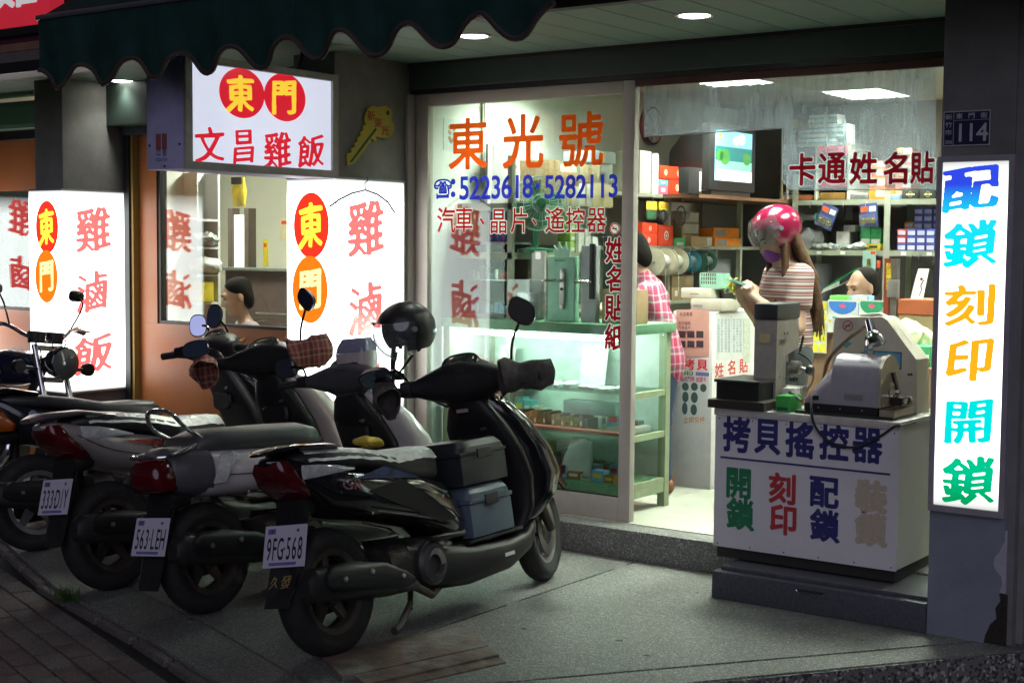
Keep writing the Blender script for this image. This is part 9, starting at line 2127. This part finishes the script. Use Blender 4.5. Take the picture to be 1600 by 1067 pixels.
MB().lathe([(.084, .036), (.06, .048), (.001, .055)], (0, fwx-.14, .84), 'y', 28).build('headlamp_lens', M('lamp_glass_dark', (0.12, 0.13, 0.13), .06, .3, coat=.6), mc, smooth=True)
for s in (-1, 1): MB().lathe([(.045, -.03), (.05, .03), (.046, .035), (.001, .034)], (s*.06, fwx-.30, .97), 'z', 20).build('instrument', m_blackp, mc, smooth=True)
MB().box(-.06, .06, fwx-.32, fwx-.26, .90, .93, .006).build('top_yoke', m_steel, mc)
MB().box(-.06, .06, fwx-.25, fwx-.19, .73, .76, .006).build('lower_yoke', m_steel, mc)
MB().loft([[Vector((x, fwx+.325*math.cos(a)*q, .29+.325*math.sin(a)*q)) for x, q in ((-.06, .94), (-.055, 1.0), (0, 1.05), (.055, 1.0), (.06, .94), (.05, .94), (0, 1.03), (-.05, .94))] for a in [RAD(d) for d in range(15, 150, 9)]]).build('front_fender', m_chrome, mc, smooth=True, ang=60)
tk = MB().loft([ysec(y, a, b, w, 2.5) for y, a, b, w in ((fwx-.36, .82, .72, .05), (fwx-.42, .88, .70, .11), (fwx-.55, .90, .68, .135), (fwx-.75, .87, .68, .125), (fwx-.9, .80, .69, .08))]).build('fuel_tank', m_tank, mc, smooth=True)
for s in (-1, 1):
    MB().prism([(s*.131, fwx-.72, .74), (s*.139, fwx-.60, .73), (s*.135, fwx-.48, .76), (s*.138, fwx-.52, .81), (s*.134, fwx-.70, .80)], (s*.004, 0, 0), None).build('tank_panel', M('tank_grey', (0.2, 0.2, 0.22), .3, .4), tk)
letters([(c_, (i-2)*.033, 0, .036, .035) for i, c_ in enumerate('KYMCO')], (.1435, fwx-.6, .77), (0, 1, 0), (0, 0, 1), 'round', .02).build('tank_letters', M('badge_gold', (0.7, 0.55, 0.25), .3, .8), tk)
MB().loft([ysec(y, a, b, w, 3) for y, a, b, w in ((fwx-.88, .80, .72, .08), (fwx-1.0, .80, .70, .12), (fwx-1.3, .80, .72, .13), (fwx-1.55, .83, .76, .10))]).build('seat', m_seat, mc, smooth=True)
MB().loft([ysec(y, a, b, w, 3) for y, a, b, w in ((fwx-.5, .42, .25, .1), (fwx-.6, .55, .2, .14), (fwx-.85, .52, .2, .14), (fwx-1.0, .4, .25, .1))]).build('engine', m_eng_, mc, smooth=True)
for k in range(6): MB().box(-.10, .10, fwx-.66, fwx-.5, .45+k*.03, .455+k*.03, .004).build('cooling_fin', m_steel, mc)
MB().tube(cat([(.08, fwx-.5, .5), (.1, fwx-.42, .35), (.12, fwx-.6, .22), (.14, fwx-1.3, .27)], 5), .02, 10).build('exhaust', m_chrome, mc, smooth=True)
MB().tube([(0, fwx-.28, .82), (0, fwx-.45, .6), (0, fwx-.5, .3)], .022, 8).build('down_tube', m_black, mc, smooth=True)
MB().tube([(0, fwx-.28, .85), (0, fwx-.9, .70), (0, fwx-1.28, .5)], .02, 8).build('frame_spine', m_black, mc, smooth=True)
for s in (-1, 1): MB().tube([(s*.08, fwx-.95, .32), (s*.085, fwx-1.28, .29)], .018, 8).build('swing_arm', m_black, mc, smooth=True)
for s in (-1, 1): MB().tube([(s*.10, fwx-1.28, .3), (s*.11, fwx-1.15, .68)], .024, 10).build('shock_absorber', m_chrome, mc, smooth=True)
for k in range(3): MB().tube(cat([(.12-.1*k, fwx-.3, .98), (.1-.08*k, fwx-.2, .9+.02*k), (.05, fwx-.26, .75), (.03, fwx-.35, .6)], 5), .004, 6).build('control_cable', m_blackp, mc, smooth=True)
MB().tube([(-.08, fwx-.75, .25), (-.2, fwx-.72, .01)], .012, 8).build('side_stand', m_black, mc, smooth=True)
# --- restaurant interior
for nm, bx in (('restaurant_floor', (-9.39, -5.3, 5.931, 8.6, .0, .1)), ('restaurant_ceiling', (-9.39, -5.01, 5.931, 8.6, 2.5, 2.58))):
    o = MB().box(*bx).build(nm, m_floor if 'floor' in nm else m_ceil); struct(o)
o = MB().box(-9.39, -5.01, 8.5, 8.6, .101, 2.499).build('restaurant_wall_back', M('rest_wall_cream', (0.62, 0.60, 0.48), .7, var=.06, scale=2)); struct(o)
o = MB().box(-5.08, -5.0, 6.01, 8.499, .101, 2.499).build('restaurant_wall_right', M('rest_wall_cream2', (0.62, 0.60, 0.48), .7, var=.06, scale=2)); struct(o)
o = MB().box(-7.42, -7.25, 5.955, 6.6, .101, 2.499).build('restaurant_partition', m_wallwhite); struct(o)
for k, (x, y) in enumerate(((-6.6, 7.0), (-8.2, 7.0))):
    t = thing('ceiling_light', ['long white ceiling light inside the restaurant behind the wide window', 'long white ceiling light inside the restaurant behind the far window'][k], 'light', (x, y, 2.46), group='restaurant ceiling lights')
    W(MB().box(x-.5, x+.5, y-.12, y+.12, 2.47, 2.499), 'housing', m_white, t); W(MB().box(x-.48, x+.48, y-.1, y+.1, 2.455, 2.4695), 'diffuser', E('rest_light', (1.0, 0.98, 0.86), 85.0, sample=True), t)
rb = lambda px0, py0, px1, py1, y, d: pxbox('y', y, px0, py0, px1, py1, d)
# white shelf at the left of the window
t = thing('kitchen_shelf', 'white kitchen shelf with bowls and bags behind the restaurant window', 'shelf', (-7.0, 6.2, .1))
bb = rb(262, 270, 308, 500, 6.35, .2)
W(MB().box(bb[0]-.1, bb[1], bb[3]-.02, bb[3], .101, bb[5]), 'back', m_white, t)
W(MB().box(bb[0]-.1, bb[0]-.005, bb[2], bb[3]-.021, .101, bb[5]), 'side_panel', m_white, t)
W(MB().box(bb[0]+.02, bb[1], bb[2]+.002, bb[2]+.012, bb[4]+.665, bb[5]), 'door', m_white, t)
for z in (.5, .95, bb[4]+.12, bb[4]+.3, bb[4]+.48, bb[4]+.66): W(MB().box(bb[0], bb[1], bb[2], bb[3]-.021, z-.015, z), 'shelf_board', m_white, t)
for x in (bb[0],): W(MB().box(x, x+.02, bb[2]-.001, bb[2]+.019, .101, bb[5]), 'post', m_white, t)
zA, zB, zC = bb[4]+.12, bb[4]+.3, bb[4]+.48
boxthing('yellow_tin', 'yellow tin on the white kitchen shelf', 'tin', m_yelbox, (bb[0]+.17, bb[0]+.30, bb[2]+.03, bb[2]+.13, zA+.001, zA+.13), bev=.006, face='y', facemat=m_wht, inset=(.2, .8, .2, .6))
boxthing('pale_green_box', 'pale green box beside the yellow tin', 'box', C('pale_green_box', (0.5, 0.6, 0.4), .5), (bb[0]+.05, bb[0]+.15, bb[2]+.03, bb[2]+.13, zA+.001, zA+.14), bev=.004)
blob('white_bag', 'white checked bag on the middle kitchen shelf', 'bag', M('white_bag', (0.7, 0.72, 0.7), .5, var=.2, scale=60), (bb[0]+.22, bb[2]+.12, zB), (.13, .09, .06), seed=5, jit=.15)
blob('white_bag', 'grey plastic bag hanging over the upper kitchen shelf', 'bag', m_bag, (bb[0]+.2, bb[2]+.12, zC), (.14, .08, .05), seed=6, jit=.25)
# dark booth partition and table
bb2 = rb(352, 424, 462, 530, 7.4, .06)
t = thing('booth_partition', 'dark brown booth partition behind the seated woman', 'partition', ((bb2[0]+bb2[1])/2, 7.4, .1))
W(MB().box(bb2[0], bb2[1]+.3, 7.4, 7.46, .101, bb2[5], .004), 'panel', C('booth_brown', (0.10, 0.07, 0.06), .45, var=.2), t); W(MB().box(bb2[0]-.01, bb2[1]+.31, 7.37, 7.49, bb2[5]+.0005, bb2[5]+.025, .004), 'cap', C('cap_steel', (0.3, 0.32, 0.28), .35, metal=.6), t)
W(MB().tube([tuple(ony(400, 490, 7.3)), tuple(ony(448, 492, 7.3))], .01, 8), 'hand_rail', m_steel, t)
# hanging packet, bright post, wall posters
p = ony(374, 300, 6.9); t = thing('hanging_packet', 'yellow and red snack packet hanging inside the restaurant window', 'packet', tuple(p))
W(MB().loft([sell((p[0], p[1], p[2]+.1), X_, Y_, .05, .008, 3, 16), sell((p[0], p[1], p[2]), X_, Y_, .062, .03, 3, 16), sell((p[0], p[1], p[2]-.1), X_, Y_, .055, .006, 3, 16)]), 'bag', M('snack_yellow', (0.6, 0.42, 0.04), .3, var=.5, scale=12), t, smooth=True)
W(MB().tube([(p[0], p[1], p[2]+.1), (p[0], p[1], 2.5)], .002, 5), 'string', m_grey, t); W(MB().box(p[0]-.05, p[0]+.05, p[1]-.031, p[1]-.02, p[2]+.05, p[2]+.10, .004), 'dark_header', m_blackp, t)
bb3 = rb(366, 336, 384, 424, 7.6, .05)
t = thing('lit_doorway', 'bright narrow kitchen doorway panel beyond the booth', 'panel', ((bb3[0]+bb3[1])/2, 7.6, .1)); W(MB().box(bb3[0], bb3[1], 7.6, 7.64, .101, bb3[5]), 'panel', E('lit_panel', (1.0, 1.0, 0.95), 1.4), t); W(MB().box(bb3[0]-.05, bb3[0]-.002, 7.58, 7.66, .101, bb3[5]+.05, .004), 'jamb', m_shdark, t); W(MB().box(bb3[1]+.002, bb3[1]+.05, 7.58, 7.66, .101, bb3[5]+.05, .004), 'jamb', m_shdark, t)
for k, (a, b, c, d, mt, lb) in enumerate(((411, 374, 418, 415, m_yelbox, 'narrow yellow thermometer strip on the restaurant wall'), (437, 340, 452, 375, C('menu_cream', (0.7, 0.6, 0.4), .6), 'cream menu sheet on the restaurant wall'))):
    b4 = rb(a, b, c, d, 8.49, .008); boxthing('wall_notice', lb, 'notice', mt, b4, face='y', facemat=m_redbox, inset=(.2, .8, .7, .85))
# seated woman
px_ = ony(377, 463, 6.75); fd4 = np.array((-0.55, -0.83, 0)); rd4 = np.array((fd4[1], -fd4[0], 0))
sw = thing('person', 'seated woman with black hair looking down behind the restaurant window', 'person', (px_[0], 6.75, .1))
def dp_(r, f, z): return np.array((px_[0], 6.75, px_[2]))+rd4*r+fd4*f+np.array((0, 0, z))
DR = frame_of(fd4, 16); dh = dp_(0, .03, 0)
zf = .1-px_[2]
P = headprims(dh, DR)+[('c', dp_(0, -.03, -.18), dp_(0, .01, -.08), .046, .044), ('c', dp_(-.06, -.05, -.30), dp_(.06, -.05, -.30), .095, .095, .05), ('c', dp_(-.05, -.08, -.55), dp_(.05, -.08, -.55), .10, .10, .06), ('c', dp_(-.14, -.04, -.22), dp_(.14, -.04, -.22), .048, .048, .05)]
for s in (-1, 1):
    e_, w_ = dp_(s*.2, .03, -.42), dp_(s*.08, .24, -.27); P += [('c', dp_(s*.16, -.04, -.22), e_, .046, .036, .03), ('c', e_, w_, .035, .024, .02)]+hand(w_, fd4*.5+np.array((0, 0, .8)), -rd4*s, s, .7)
    P += [('c', dp_(s*.09, -.06, -.60), dp_(s*.1, .32, -.58), .075, .052, .03), ('c', dp_(s*.1, .32, -.58), dp_(s*.1, .30, zf+.06), .05, .037, .02), ('c', dp_(s*.1, .28, zf+.035), dp_(s*.1, .40, zf+.03), .034, .03, .02)]
person_mesh(sw, P, m_skin, res=.008)
S = [('c', dp_(-.06, -.05, -.30), dp_(.06, -.05, -.30), .108, .108, .05), ('c', dp_(-.05, -.08, -.55), dp_(.05, -.08, -.55), .12, .12, .06), ('c', dp_(-.14, -.04, -.22), dp_(.14, -.04, -.22), .058, .058, .05)]
for s in (-1, 1): S += [('c', dp_(s*.16, -.04, -.22), dp_(s*.2, .02, -.40), .055, .048, .03)]
person_mesh(sw, S, C('grey_mauve_cotton', (0.35, 0.30, 0.33), .85), 'shirt', .01)
person_mesh(sw, [('c', dp_(-.05, .04, -.32), dp_(.05, .04, -.32), .045, .045, .03), ('c', dp_(-.06, .03, -.5), dp_(.06, .03, -.5), .05, .05, .03)], C('turquoise_apron', (0.10, 0.5, 0.52), .8), 'apron', .01)
person_mesh(sw, [('c', dp_(-.06, -.08, -.6), dp_(.06, -.08, -.6), .11, .11, .05)]+[('c', dp_(s*.09, -.06, -.60), dp_(s*.1, .32, -.58), .085, .062, .03) for s in (-1, 1)]+[('c', dp_(s*.1, .32, -.58), dp_(s*.1, .30, zf+.08), .062, .05, .02) for s in (-1, 1)], C('dark_trousers', (0.03, 0.035, 0.04), .8), 'trousers', .012)
g_ = lambda x, y, z: dh+DR@np.array((x, y, z))
person_mesh(sw, [('e', g_(0, -.022, .05), (.084, .093, .080), DR), ('e', g_(0, -.06, -.02), (.080, .05, .085), DR)], m_hairblk, 'hair', .008)
addface(sw, dh, DR, sw.location)
ben = thing('bench', 'dark wooden bench under the seated woman', 'bench', (px_[0], 6.8, .1))
bz = px_[2]-.66
W(MB().box(px_[0]-.2, px_[0]+.45, 6.62, 6.98, bz-.04, bz, .006), 'seat', m_wood, ben)
for dx, dy in ((-.18, 6.64), (.4, 6.64), (-.18, 6.93), (.4, 6.93)): W(MB().box(px_[0]+dx, px_[0]+dx+.03, dy, dy+.03, .101, bz-.041), 'leg', m_wood, ben)
bpy.data.objects.remove(_to); bpy.data.curves.remove(_tc)
